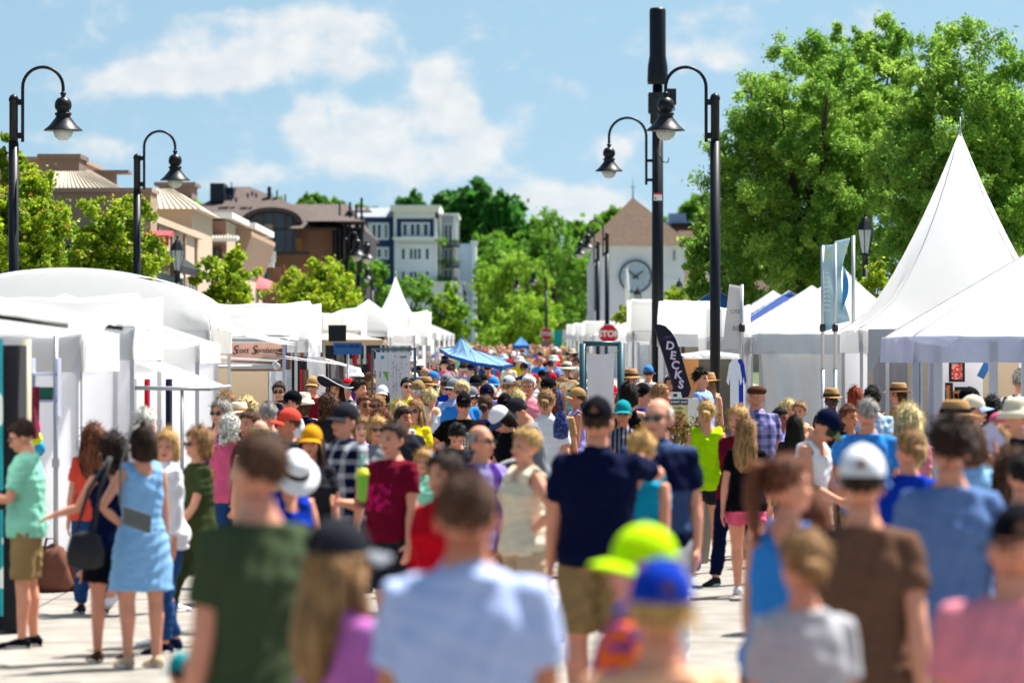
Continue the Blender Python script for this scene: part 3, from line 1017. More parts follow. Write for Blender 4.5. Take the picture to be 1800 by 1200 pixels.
# right bay with corner columns and balconies
b = MB(); b.box(X(768), X(802), Y + 1.5, Y + 14, g, Z(378)); b.build('wall', M('grey_siding', C('#aebccb'), .7, var=.06), e)
b = MB(); b.box(X(768), X(806), Y + 1, Y + 14.1, Z(378), Z(374)); b.build('cornice', TRIMW, e)
for px, yt in ((765, 372), (772, 376), (797, 378), (803, 378)):
    b = MB(); b.box(X(px), X(px + 4), Y - .1 if px < 770 else Y + .9, Y + 1.2, Z(500), Z(yt)); b.build('column', TRIMW, e)
for (py, w) in ((430, 808), (466, 808), (494, 804)):
    b = MB(); b.box(X(776), X(w), Y - .6, Y + 1.5, Z(py + 4), Z(py + 2))
    for k in range(18):
        xx = X(776) + (X(w) - X(776)) * k / 17
        b.box(xx, xx + .05, Y - .6, Y - .55, Z(py + 2), Z(py - 6))
    b.box(X(776), X(w), Y - .62, Y - .53, Z(py - 7), Z(py - 6))
    bo = b.build('balcony', M('dark_railing', C('#20283a'), .5), e)
    c = MB(); me, _ = crown_mesh('planting', 60 + py, .8, .4, .3, 6, 260, .22, .15, L_MID, csize=.5)
    place('plant', me, bo, (X(785), Y - .3, Z(py - 5)))
for z0, z1 in ((428, 392), (460, 436), (492, 472)):
    window(e, X(779), X(796), Z(z0), Z(z1), Y + 1.5, WF, 2, 1, .1)
b = MB(); b.box(X(790), X(829), Y + 4, Y + 12, g, Z(426)); b.build('wall', M('grey_siding'), e)
b = MB(); b.box(X(829), X(836), Y + 3.6, Y + 12, g, Z(424)); b.box(X(826), X(838), Y + 3.3, Y + 12.2, Z(424), Z(421)); b.build('wall', WHITEW, e)
b = MB(); b.box(X(700), X(815), Y - 2.5, Y - .7, g, Z(500)); b.box(X(698), X(818), Y - 2.8, Y - .65, Z(500), Z(496)); b.build('wall', WHITEW, e)

# --- clock tower
e = empty('clock_tower', (0, 0, 0), 0, 'white clock tower with a brown pyramid roof and a large round clock', 'clock tower')
s = 32.0
X = lambda px: (px - 900) / s
Z = lambda py: CAMZ + (HORY - py) / s
Y = FPX / s
g = ground_z(Y)
xa, xb = X(1044), X(1202)
dpt = xb - xa
b = MB(); b.box(xa, xb, Y, Y + dpt, g, Z(433))
for k in range(1, 6):
    xx = xa + dpt * k / 6
    b.box(xx - .03, xx + .03, Y - .03, Y, g, Z(433))
b.box(xa - .02, xb + .02, Y - .05, Y + dpt + .02, Z(490), Z(488))
b.build('wall', TOWERW, e)
b = MB(); b.prism([(xa - .3, g), (xa, g), (xa, Z(433)), (xa - .32, Z(470))], 'y', Y + .5, Y + 3.5); b.build('side_wing', WHITEW, e)
b = MB(); b.prism([(xb, g), (xb - .2, Z(436)), (xb + .25, Z(436)), (xb + .02, Z(490))], 'y', Y + .1, Y + 3.5); b.build('side_wing', WHITEW, e)
b = MB(); hip(b, xa, xb, Y, Y + dpt, Z(431), Z(345), X(1115) - .04, X(1115) + .04, Y + dpt / 2 - .04, Y + dpt / 2 + .04, over=.5)
b.build('roof', M('tower_shingle', C('#6d5a4b'), .9, var=.1, vscale=2, kind='shingle', c2=C('#604f42'), pscale=1.5), e)
b = MB(); b.box(xa - .3, xb + .3, Y - .3, Y + dpt + .3, Z(434), Z(431)); b.build('cornice', TRIMW, e)
b = MB(); b.tube([(X(1115), Y + dpt / 2, Z(346)), (X(1115), Y + dpt / 2, Z(308))], [.04, .01], 5); b.box(X(1110), X(1120), Y + dpt / 2 - .01, Y + dpt / 2 + .01, Z(326), Z(325))
b.build('weather_vane', DARKM, e)
cxx, cz, cr = X(1117), Z(486), 29.5 / s
b = MB()
b.v = []
face = [(cxx + cr * math.cos(2 * math.pi * k / 48), cz + cr * math.sin(2 * math.pi * k / 48)) for k in range(48)]
b.prism(face, 'y', Y - .12, Y - .02)
ck = b.build('clock', M('clock_face', C('#a9bccb'), .6, var=.15, vscale=3), e)
b = MB()
for k in range(48):
    a0, a1 = 2 * math.pi * k / 48, 2 * math.pi * (k + 1) / 48
    b.prism([(cxx + q * math.cos(a), cz + q * math.sin(a)) for q, a in ((cr - .09, a0), (cr, a0), (cr, a1), (cr - .09, a1))], 'y', Y - .2, Y - .12)
b.build('clock_rim', M('clock_dark', C('#39485a'), .5), ck)
b = MB()
for k in range(12):
    a = 2 * math.pi * k / 12
    d1, d2 = Vector((math.cos(a), math.sin(a))), Vector((-math.sin(a), math.cos(a)))
    for off in ((-.05, .05) if k % 3 else (-.09, 0, .09)):
        p0, p1 = d1 * (cr * .68) + d2 * off, d1 * (cr * .86) + d2 * off
        b.prism([(cxx + p0.x - d2.x * .015, cz + p0.y - d2.y * .015), (cxx + p1.x - d2.x * .015, cz + p1.y - d2.y * .015), (cxx + p1.x + d2.x * .015, cz + p1.y + d2.y * .015), (cxx + p0.x + d2.x * .015, cz + p0.y + d2.y * .015)], 'y', Y - .14, Y - .12)
b.build('numerals', TRIMW, ck)
for a, ln in ((R(141), .64), (R(36), .5)):
    b = MB()
    d1, d2 = Vector((math.cos(a), math.sin(a))), Vector((-math.sin(a), math.cos(a)))
    q = [d1 * -.2 - d2 * .05, d1 * ln - d2 * .025, d1 * ln + d2 * .025, d1 * -.2 + d2 * .05]
    b.prism([(cxx + p.x, cz + p.y) for p in q], 'y', Y - .17, Y - .145)
    b.build('clock_hand', DARKM, ck)
    Y -= .035
Y = FPX / s
b = MB(); b.box(X(1183), X(1187), Y - .05, Y + .02, Z(458), Z(440)); b.build('vent', GREYR, e)
for py in (480, 520):
    b = MB(); b.box(xa + .02, xa + .3, Y - .08, Y + .05, Z(py + 26), Z(py - 14)); b.build('window', GLASSD, e)

# --- brown roofed building right of the clock tower
e = empty('shop_building', (0, 0, 0), 0, 'brown roofed building right of the clock tower, mostly behind the shade trees', 'building')
s = 28.0
Y = FPX / s
g = ground_z(Y)
b = MB(); b.box(X(1180), X(1420), Y, Y + 12, g, Z(540)); b.build('wall', CREAMW, e)
b = MB(); hip(b, X(1180), X(1420), Y, Y + 14, Z(555), Z(400), X(1200), X(1380), Y + 6, Y + 8, over=.2); b.build('roof', M('tower_shingle'), e)
b = MB(); b.box(X(1190), X(1250), Y + 9, Y + 12, Z(420), Z(383)); b.build('roof_unit', M('brown_louvre', C('#4a3a38'), .8, kind='hstripe', c2=C('#30272a'), pscale=.12), e)
b = MB(); b.box(X(1190), X(1222), Y + 12.5, Y + 14, Z(390), Z(362)); b.box(X(1173), X(1240), Y + 12.4, Y + 14.1, Z(420), Z(377)); b.build('roof_unit', M('blue_grey_unit', C('#8fa9c4'), .6), e)
for px in (1172, 1241):
    s2 = 45
    o = empty('lawn_obelisk', at(px, 560, 34), 0, 'slender white spire left of the clock hands centre' if px < 1200 else 'slender white spire in front of the brown roof right of the tower', 'spire')
    b = MB(); hgt = (560 - (470 if px < 1200 else 475)) / 34
    if px < 1200:
        o.location = at(1102, 560, 34)
    b.lathe([(.12, 0), (.12, hgt * .6), (.04, hgt * .98), (.0, hgt)], n=8)
    b.build('spire', TRIMW, o)
    b = MB(); b.tube([(0, 0, -3), (0, 0, .01)], .08, 8)
    for q in (0, 2.1, 4.2):
        b.tube([(0, 0, .1), (.35 * math.cos(q), .35 * math.sin(q), .25)], .03, 5)
        b.ell((.35 * math.cos(q), .35 * math.sin(q), .4), (.13, .13, .15), 8, 6)
    b.build('globe_light', TRIMW, o)

# ================================================================== lamp posts
GLOBE = M('lamp_globe', C('#d9dcd6'), .25, spec=.6, var=.05, transl=.4)
BLACKP = M('lamp_black', (.005, .006, .011, 1), .42, spec=.28, var=.05)


def shade(parent, x, z, k=1.0, y=0):
    """bell shade whose globe bottom is at z"""
    b = MB()
    P = [(.005, 1.24), (.035, 1.22), (.05, 1.18), (.035, 1.13), (.03, 1.10), (.09, 1.06), (.125, .98), (.135, .88), (.12, .78), (.10, .77), (.10, .71), (.13, .70), (.13, .64), (.11, .63), (.12, .58), (.22, .38), (.30, .27), (.305, .25), (.26, .255), (.20, .28)]
    b.lathe([(r * k, z + (q - .0) * .62 * k + .0) for r, q in P], x, y, 22)
    o = b.build('lamp_shade', BLACKP, parent)
    c = MB()
    c.lathe([(.001 * k, z), (.07 * k, z + .012 * k), (.12 * k, z + .05 * k), (.15 * k, z + .11 * k), (.155 * k, z + .175 * k), (.10 * k, z + .19 * k)], x, y, 20)
    c.build('globe', GLOBE, o)


def curved_lamp(px, s, side, label, ztop=6.13, arm=.14, rad=.315, zl=5.46, k=1.0, r=.072, group='curved arm lamp posts along the street', zarc=6.29, zbr=5.44, base=True, py_off=0):
    x, y, _ = at(px, 600, s)
    g = ground_z(y)
    e = empty('street_lamp', (x, y, g), 0, label, 'street lamp', group)
    z0 = -g
    b = MB()
    b.tube([(0, 0, 0), (0, 0, ztop - .7 + z0), (0, 0, ztop - .7 + z0)], [r * 1.15, r * 1.1, r * 1.1], 16)
    b.lathe([(r * .95, ztop - .72 + z0), (r * .95, ztop - .06 + z0), (r * 1.1, ztop - .05 + z0), (r * 1.1, ztop - .02 + z0), (r * .8, ztop + .03 + z0), (.001, ztop + .06 + z0)], 0, 0, 16)
    b.lathe([(r * 1.5, 0), (r * 1.5, .5), (r * 1.15, .62)], 0, 0, 16)
    b.build('pole', BLACKP, e)
    b = MB()
    pts = [(side * arm, 0, zbr + z0), (side * arm, 0, zarc + z0)]
    for i in range(1, 17):
        a = math.pi - math.pi * i / 16
        pts.append((side * (arm + rad + rad * math.cos(a)), 0, zarc + z0 + rad * math.sin(a)))
    pts.append((side * (arm + 2 * rad), 0, zl + .74 * k + z0))
    b.tube(pts, .026 * k, 10)
    for zz in (zbr + .1, zbr + .62):
        b.box(min(0, side * arm), max(0, side * arm), -.03, .03, zz + z0 - .045, zz + z0 + .045)
    b.build('curved_arm', BLACKP, e)
    shade(e, side * (arm + 2 * rad), zl + z0, k)
    return e


curved_lamp(24, 113, 1, 'nearest black curved arm lamp post, its pole rising through the outermost maple')
curved_lamp(241, 88, 1, 'black curved arm lamp post between the maple and the red awning', ztop=6.1, rad=.31)
curved_lamp(1257, 113, -1, 'black curved arm lamp post in front of the huge shade tree', ztop=6.15)
curved_lamp(1067, 50, -1, 'black curved arm lamp post before the clock tower, the one nearer the clock', ztop=6.4, zl=5.75, zarc=6.6, zbr=5.6, rad=.27, k=.95)
curved_lamp(1051, 46.5, -1, 'black curved arm lamp post before the clock tower, the one farther from the clock', ztop=6.4, zl=5.8, zarc=6.62, zbr=5.6, rad=.26, k=.95)
curved_lamp(608, 54, 1, 'curved arm lamp post by the dark columns of the brown building', ztop=5.9, zl=5.2, zarc=6.0, zbr=5.2, rad=.13, arm=.1, k=1.05)
curved_lamp(630, 50, 1, 'lower curved arm lamp post just left of the navy apartment wing', ztop=5.6, zl=5.35, zarc=6.0, zbr=5.0, rad=.1, arm=.1, k=1.05)
curved_lamp(654, 37, -1, 'far curved arm lamp post standing in front of the full green tree', ztop=5.9, zl=5.6, zarc=6.1, zbr=5.4, rad=.08, arm=.08, k=1.0)
curved_lamp(960, 31, -1, 'far black lamp post directly behind the smaller stop sign', ztop=6.5, zl=6.1, zarc=6.8, zbr=5.9, rad=.28, k=1.05)
curved_lamp(928, 28, -1, 'far black lamp post left of the smaller stop sign', ztop=6.6, zl=6.2, zarc=6.95, zbr=6, rad=.28, k=1.05)
curved_lamp(818, 27, -1, 'far black lamp post between the traffic lights and the crowd', ztop=6.3, zl=5.9, zarc=6.6, zbr=5.7, rad=.25, k=1.2)

# tall mast with antenna cylinder and its own lamp arm
x, y, _ = at(1156, 600, 85)
e = empty('antenna_mast', (x, y, 0.1), 0, 'tall thick black mast with a cylindrical antenna on top and a curved lamp arm', 'mast')
b = MB()
b.tube([(0, 0, 0), (0, 0, 7.6)], [.125, .105], 20)
for q in range(8):
    a = q * math.pi / 4
    b.tube([(.122 * math.cos(a), .122 * math.sin(a), 0), (.104 * math.cos(a), .104 * math.sin(a), 7.2)], .008, 4)
b.lathe([(.17, 0), (.17, .7), (.125, .85)], n=18)
b.build('pole', BLACKP, e)
b = MB()
b.lathe([(.09, 7.5), (.09, 7.62), (.21, 7.63), (.215, 7.7), (.205, 8.0), (.17, 8.22), (.17, 9.15), (.15, 9.2), (.001, 9.22)], n=24)
b.build('antenna', BLACKP, e)
b = MB()
b.box(-.19, .12, -.16, .10, 7.02, 7.45)
for k in range(6):
    b.box(-.20, -.19, -.14, .08, 7.05 + k * .065, 7.08 + k * .065)
b.box(-.16, -.02, -.2, -.16, 6.8, 7.35)
b.build('radio_box', M('radio_grey', (.02, .022, .03, 1), .5, var=.2), e)
b = MB(); b.box(.17, .38, -.14, .1, 7.2, 7.53); b.box(.1, .18, -.04, .04, 7.33, 7.4)
for k in range(7):
    b.box(.19 + k * .027, .20 + k * .027, -.15, -.14, 7.22, 7.5)
b.build('radio_box', M('radio_grey'), e)
b = MB()
for sx, ph in ((-1, 0), (1, .3)):
    b.tube([(sx * .1, -.1, 7.1), (sx * .13, -.13, 6.85), (sx * .10, -.13, 6.7), (sx * .03, -.12, 6.55), (0, -.1, 6.3)], .014, 6)
b.tube([(.33, -.05, 7.2), (.35, -.06, 7.1), (.27, -.06, 7.05), (.1, -.05, 7.0)], .012, 6)
b.tube([(.02, -.11, 6.2), (.10, -.12, 6.02), (.2, -.1, 6.0), (.24, -.08, 6.12)], .014, 6)
b.build('cable', BLACKP, e)
b = MB()
arm, rad, zbr, zarc, zl = .235, .385, 5.55, 6.55, 5.68
pts = [(-arm, 0, zbr), (-arm, 0, zarc)]
for i in range(1, 17):
    a = math.pi - math.pi * i / 16
    pts.append((-(arm + rad + rad * math.cos(a)), 0, zarc + rad * math.sin(a)))
pts.append((-(arm + 2 * rad), 0, zl + .72))
b.tube(pts, .027, 10)
for zz in (zbr + .1, zbr + .5):
    b.box(-arm, -.1, -.03, .03, zz - .03, zz + .03)
b.build('curved_arm', BLACKP, e)
shade(e, -(arm + 2 * rad), zl, .95)
b = MB(); b.box(-.085, .085, -.13, -.12, 5.22, 5.38); lab = b.build('warning_label', TRIMW, e)
b = MB(); b.box(-.085, .085, -.134, -.13, 5.345, 5.38); b.prism([(-.075, 5.245), (-.025, 5.245), (-.05, 5.3)], 'y', -.134, -.13); b.build('red_print', M('sign_red', C('#c8142c'), .5, var=.03), lab)


def lantern(px, s, label, ytop, k=1.0):
    x, y, zt = at(px, ytop, s)
    g = ground_z(y)
    e = empty('lantern_post', (x, y, g), 0, label, 'street lamp', 'black lantern posts')
    z = zt - g
    b = MB()
    b.tube([(0, 0, 0), (0, 0, z - .88 * k)], [.07, .055], 12)
    b.lathe([(.10, 0), (.10, .5), (.06, .6)], n=12)
    b.lathe([(.06 * k, z - 1.12 * k), (.075 * k, z - 1.1 * k), (.06 * k, z - 1.0 * k), (.06 * k, z - .9 * k), (.1 * k, z - .88 * k), (.1 * k, z - .84 * k)], n=12)
    b.build('post', BLACKP, e)
    b = MB()
    b.lathe([(.185 * k, z - .36 * k), (.17 * k, z - .33 * k), (.10 * k, z - .19 * k), (.055 * k, z - .12 * k), (.02 * k, z - .1 * k), (.035 * k, z - .06 * k), (.02 * k, z - .03 * k), (.001, z)], n=6, smooth=False, rot0=.3)
    for j in range(6):
        a = .3 + j * math.pi / 3
        b.tube([(.085 * k * math.cos(a), .085 * k * math.sin(a), z - .84 * k), (.165 * k * math.cos(a), .165 * k * math.sin(a), z - .35 * k)], .009, 4)
    b.build('lantern_frame', BLACKP, e)
    b = MB()
    b.lathe([(.078 * k, z - .83 * k), (.155 * k, z - .37 * k)], n=6, smooth=False, rot0=.3)
    b.build('glass', M('lantern_glass', C('#c9cfcf'), .2, spec=.6, transl=.45), e)


lantern(312, 75, 'black lantern post beside the red and black awnings', 413)
lantern(411, 61, 'black lantern post in the thin maple below the brick building', 445)
lantern(1521, 88, 'black lantern post behind the teal banners, beside the tall tent peak', 372)
lantern(1194, 45, 'small black lantern post right of the clock tower', 488)
lantern(1121, 46, 'small black lantern post below the clock face', 503, .9)

# traffic lights, stop signs, van
RED = M('sign_red')
for px in (771, 787):
    x, y, z = at(px, 552, 29)
    g = ground_z(y)
    e = empty('traffic_light', (x, y, g), 0, ('brighter' if px < 780 else 'dimmer') + ' red traffic light hanging before the light green tree', 'traffic light')
    b = MB(); b.box(-.17, .17, -.1, .1, z - g - 1.05, z - g); b.box(-.03, .03, -.03, .03, 0, z - g - 1.05); b.build('housing', DARKM, e)
    for k in range(3):
        b = MB(); b.ell((0, -.1, z - g - .2 - k * .33), (.14, .04, .14), 14, 8)
        on = k == 0
        b.build('lens', M('red_lens_on', C('#e0123a'), .3, emis=C('#ff2040'), estr=1.6 if px < 780 else 1.0) if on else M('lens_off', (.01, .02, .02, 1), .2), e)
        b = MB(); b.tube([(0, -.11, z - g - .2 - k * .33), (0, -.3, z - g - .21 - k * .33)], .16, 12, cap=False); b.build('visor', DARKM, e)


def stop_sign(px, py, wpx, s, label):
    x, y, z = at(px, py, s)
    g = ground_z(y)
    e = empty('stop_sign', (x, y, g), 0, label, 'road sign')
    r = wpx / s / 2 / math.cos(math.pi / 8)
    oc = [(r * math.cos(math.pi / 8 + k * math.pi / 4), z - g + r * math.sin(math.pi / 8 + k * math.pi / 4)) for k in range(8)]
    oi = [(p[0] * .93, (p[1] - z + g) * .93 + z - g) for p in oc]
    b = MB(); b.prism(oc, 'y', -.01, .01); o = b.build('sign_plate', TRIMW, e)
    b = MB(); b.prism(oi, 'y', -.016, -.01); b.build('red_field', RED, o)
    text('STOP', r * .82, o, (0, -.02, z - g), (R(90), 0, 0), TRIMW, bold=.012)
    b = MB(); b.tube([(0, .05, 0), (0, .05, z - g + r * .8)], .03, 8); b.build('post', M('galvanised', (.35, .36, .38, 1), .45, metal=.7), e)
    return e


stop_sign(1069.5, 587, 34, 58, 'larger red stop sign above the blank banner frame')
e = stop_sign(960.5, 587, 21, 32, 'smaller red stop sign far down the street')
b = MB(); b.box(-.3, .3, -.02, .02, 2.66 - ground_z(211), 2.86 - ground_z(211)); b.build('lower_plate', M('faded_red', C('#b86a6a'), .6), e)
x, y, z = at(985, 590, 32)
e = empty('street_banner', (x, y, ground_z(y)), 0, 'teal sign beside a small white sign right of the far stop sign', 'sign')
zz = z - ground_z(y)
b = MB(); b.box(-.35, .1, -.02, .02, zz - .55, zz + .3); b.build('teal_panel', M('teal_plastic', C('#18a7a0'), .5), e)
b = MB(); b.box(-.06, .05, .0, .05, 0, zz - .5); b.build('post', M('teal_plastic'), e)
b = MB(); b.box(.12, .5, -.05, -.01, zz - .35, zz + .35); b.build('white_panel', TRIMW, e)

# white van and a far SUV
def van(px, s, w, hgt, label):
    x, y, _ = at(px, 600, s)
    e = empty('parked_van', (x, y, ground_z(y)), 0, label, 'van')
    P = M('van_white', (.75, .76, .78, 1), .3, coat=.4, spec=.5, var=.02)
    b = MB()
    prof = [(0, .35), (0, .95), (.9, 1.08), (1.55, hgt - .08), (1.8, hgt), (4.4, hgt), (4.7, hgt - .3), (4.75, .35)]
    b.prism(prof, 'x', -w / 2, w / 2)
    b.build('body', P, e)
    b = MB(); b.prism([(.86, 1.12), (1.5, hgt - .13), (1.52, hgt - .11), (.88, 1.14)], 'x', -w / 2 + .12, w / 2 - .12); b.v = [(a, c - .05, d + .03) for a, c, d in b.v]; b.build('windscreen', GLASSD, e)
    for sx in (-1, 1):
        b = MB(); b.ell((sx * (w / 2 - .25), -.02, .78), (.17, .06, .1), 12, 8); b.build('headlight', M('headlight_glass', (.8, .82, .85, 1), .1, spec=.8), e)
        b = MB(); b.box(sx * w / 2 - .1 + sx * .12, sx * w / 2 + .1 + sx * .12, .9, 1.0, 1.1, 1.3); b.build('mirror', DARKM, e)
        for yy in (.85, 3.8):
            b = MB(); b.tube([(sx * (w / 2 - .22), yy, .34), (sx * (w / 2 + .01), yy, .34)], .34, 18); wh = b.build('wheel', M('tyre', (.02, .02, .02, 1), .8), e)
            b = MB(); b.tube([(sx * (w / 2 + .0), yy, .34), (sx * (w / 2 + .025), yy, .34)], .2, 14); b.build('rim', M('galvanised', (.35, .36, .38, 1), .45, metal=.7), wh)
    b = MB(); b.box(-.5, .5, -.04, 0, .55, .72); b.build('grille', DARKM, e)


van(888, 30, 1.95, 2.0, 'white van parked across the far end of the crowd')
van(925, 27, 1.95, 2.0, 'white van parked behind and right of the first far white van')

# ================================================================== market tents
CANVAS = M('white_canvas', (.92, .92, .92, 1), .8, spec=.2, var=.02, vscale=1.5, transl=.66, bump=.2, bscale=3.5)
CANVASW = M('white_wall_canvas', (.88, .88, .91, 1), .75, spec=.25, var=.04, vscale=1.2, transl=.62, bump=.3, bscale=3)
SEAM = M('canvas_seam', (.62, .63, .66, 1), .8, var=.05)
LAVC = M('lavender_canvas', (.62, .65, .78, 1), .75, spec=.3, var=.06, vscale=2, transl=.45, bump=.3, bscale=3)
BEIGEC = M('beige_canvas', C('#cdb79b'), .85, var=.04, vscale=1.5, transl=.1)
ALU = M('aluminium', (.55, .56, .58, 1), .4, metal=.7, var=.05)
BLUEC = M('blue_canvas', C('#3d77b8'), .8, var=.08, transl=.25)
DBLUEC = M('dark_blue_canvas', C('#22478f'), .8, var=.08, transl=.15)
DARKC = M('charcoal_fabric', C('#23242a'), .9, var=.15)
POSTM = M('steel_post', (.42, .43, .46, 1), .45, metal=.6, var=.08)


def roof_grid(b, hx, hy, eave, peak, p, round_=0.0, n=20, m=0, sag=0.0):
    def fn(u, v):
        x, y = u * 2 - 1, v * 2 - 1
        r = max(abs(x), abs(y))
        r2 = math.hypot(x, y)
        rr = r * (1 - round_ * (1 - r)) + round_ * (1 - r) * min(1, r2)
        t = max(0.0, 1 - rr)
        z = eave + (peak - eave) * t ** p - sag * math.sin(math.pi * min(1, r)) * (1 - abs(abs(x) - abs(y)) ** 2) * 0
        z -= sag * (math.sin(math.pi * r)) * (1 - min(abs(x), abs(y)) / (r + 1e-6))
        return (x * hx, y * hy, z)
    b.grid(fn, n, n, m)


def curtain(b, p0, p1, z0, z1, amp=.04, waves=7, th=.012, m=0, tilt=0.0, n=None):
    p0, p1 = Vector(p0), Vector(p1)
    d = (p1 - p0)
    L = d.length
    nrm = Vector((-d.y, d.x)).normalized()
    n = n or max(10, int(L * 14))
    ph = rnd.random() * 6

    def off(u, v):
        return amp * (math.sin(u * waves * 6.28 + ph + v * 1.1) * (.5 + .5 * (1 - v)) + .5 * math.sin(u * waves * 2.3 * 6.28 + ph * 2) * (1 - v)) + tilt * (1 - v) + amp * .8 * math.sin(v * 2.2 + u * 9 + ph)
    for side in (0, 1):
        def fn(u, v):
            o = off(u, v) + side * th
            q = p0 + d * u + nrm * o
            return (q.x, q.y, z0 + (z1 - z0) * v)
        b.grid(fn, n, 8, m)


def tent(X0, X1, Y0, Y1, eave, peak, label, name='canopy_tent', p=1.0, rnd_=0.0, val=.26, walls='', wm=None, cm=None, pm=None, spike=0.0,
         group='white market tents', kind='peak', val_open=True, wz0=0.0, sag=.05, cat='tent', vm=None, wave=.02):
    cx, cy = (X0 + X1) / 2, (Y0 + Y1) / 2
    hx, hy = (X1 - X0) / 2, (Y1 - Y0) / 2
    g = ground_z(cy)
    e = empty(name, (cx, cy, g), 0, label, cat, group)
    ez, pz = eave, peak
    cm = cm or CANVAS
    wm = wm or CANVASW
    b = MB()
    if kind == 'peak':
        roof_grid(b, hx, hy, ez, pz, p, rnd_, 24, sag=sag)
    elif kind == 'vault':        # barrel roof with its round ends towards -Y and +Y
        b.grid(lambda u, v: (hx * math.cos(math.pi * (1 - u)), -hy + 2 * hy * v, ez + (pz - ez) * math.sin(math.pi * u) ** .85), 28, 6)
        for yy in (-hy, hy):
            b.prism([(hx * .995 * math.cos(math.pi * k / 28), ez + (pz - ez - .03) * math.sin(math.pi * k / 28) ** .85) for k in range(29)], 'y', yy * .985 - .01, yy * .985 + .01)
    elif kind == 'shed':         # gable with ridge across X
        b.prism([(-hy, ez), (-hy * .15, pz), (hy * .15, pz), (hy, ez), (hy, ez - .02), (-hy, ez - .02)], 'x', -hx, hx)
    elif kind == 'box':
        q_ = [(-hy, ez), (-hy + .03, ez + (pz - ez) * .5), (-hy + .05, pz - .07), (-hy + .16, pz), (-hy + .6, pz - .03), (0, pz - .07), (hy - .3, pz - .02), (hy, pz + .01)]
        def fb(u, v):
            t = v * 7
            i = min(6, int(t)); w_ = t - i
            yy_ = q_[i][0] * (1 - w_) + q_[i + 1][0] * w_
            z_ = q_[i][1] * (1 - w_) + q_[i + 1][1] * w_
            sg = math.sin(math.pi * u)
            return (-hx + 2 * hx * u, yy_ + .05 * sg * (1 if v < .3 else 0) + .012 * math.sin(u * 23 + v * 6), z_ - .045 * sg * min(1, v * 3) + .012 * math.sin(u * 17 + v * 9))
        b.grid(fb, 24, 21)
        for sx in (-1, 1):
            b.add([(sx * hx, a_, c_) for a_, c_ in q_] + [(sx * hx, hy, ez)], [tuple(range(len(q_) + 1))], 0)
    b.build('canopy', cm, e)
    if kind == 'peak' and pz - ez > .4:
        s_ = MB()
        for sx in (-1, 1):
            for sy in (-1, 1):
                s_.tube([(sx * hx * (1 - t_ / 12), sy * hy * (1 - t_ / 12), ez + (pz - ez) * max(0.0, 1 - ((1 - t_ / 12) * (1 - rnd_ * t_ / 12) + rnd_ * t_ / 12 * min(1, 1.4142 * (1 - t_ / 12)))) ** p + .004) for t_ in range(13)], .007, 5)
        s_.build('seam', SEAM, e)
    if kind == 'vault':
        s_ = MB()
        for yy in (-hy, -hy * .33, hy * .33):
            s_.tube([(hx * 1.004 * math.cos(math.pi * k / 28), yy, ez + .004 + (pz - ez) * math.sin(math.pi * k / 28) ** .85) for k in range(29)], .007, 5)
        s_.build('seam', SEAM, e)
    if kind == 'box':
        s_ = MB()
        for xx in (-hx * .34, hx * .34):
            s_.tube([(xx, -hy - .004, ez), (xx, -hy + .07, ez + (pz - ez) * .5), (xx, -hy + .09, pz - .09)], .006, 5)
        s_.tube([(-hx, -hy - .005, ez + .005), (hx, -hy - .005, ez + .005)], .008, 5)
        s_.build('seam', SEAM, e)
    if spike:
        s_ = MB(); s_.lathe([(.03, pz - .08), (.015, pz + .02), (.008, pz + spike)], n=8); s_.build('spike', POSTM, e)
    if val > 0:
        b = MB()
        for (a, c_) in (((-hx, -hy), (hx, -hy)), ((hx, -hy), (hx, hy)), ((hx, hy), (-hx, hy)), ((-hx, hy), (-hx, -hy))):
            curtain(b, a, c_, ez - val, ez + .005, amp=wave, waves=4, th=.004)
        b.build('valance', vm or cm, e)
    for sx in (-1, 1):
        for sy in (-1, 1):
            b = MB(); x_, y_ = sx * (hx - .04), sy * (hy - .04)
            b.box(x_ - .022, x_ + .022, y_ - .022, y_ + .022, 0, ez - .02)
            b.box(x_ - .06, x_ + .06, y_ - .06, y_ + .06, 0, .012)
            b.box(x_ - .03, x_ + .03, y_ - .03, y_ + .03, ez * .55, ez * .55 + .06)
            b.build('post', pm or POSTM, e)
    for w in walls:
        b = MB()
        i = .03
        seg = {'n': ((-hx + i, -hy + i), (hx - i, -hy + i)), 'f': ((-hx + i, hy - i), (hx - i, hy - i)),
               'l': ((-hx + i, -hy + i), (-hx + i, hy - i)), 'r': ((hx - i, -hy + i), (hx - i, hy - i))}[w]
        curtain(b, seg[0], seg[1], .04 + wz0, ez - .03, amp=.032, waves=3.4)
        b.build('side_wall', wm, e)
    return e


def panel_obj(name, x, y, z0, z1, w, mat, label, cat, ang=0.0, th=.03, frame=None, group=None):
    """upright flat thing (panel, sign, picture) standing at x, y"""
    g = ground_z(y)
    e = empty(name, (x, y, g), ang, label, cat, group)
    b = MB(); b.box(-w / 2, w / 2, -th / 2, th / 2, z0 - g, z1 - g)
    b.build('board', mat, e)
    if frame:
        b = MB(); f = .03
        b.box(-w / 2 - f, -w / 2, -th, th, z0 - g - f, z1 - g + f); b.box(w / 2, w / 2 + f, -th, th, z0 - g - f, z1 - g + f)
        b.box(-w / 2, w / 2, -th, th, z1 - g, z1 - g + f); b.box(-w / 2, w / 2, -th, th, z0 - g - f, z0 - g)
        b.build('frame', frame, e)
    return e


def px2(px, s):
    return (px - 900) / s


ORD = ['nearest', 'second', 'third', 'fourth', 'fifth', 'sixth', 'seventh']
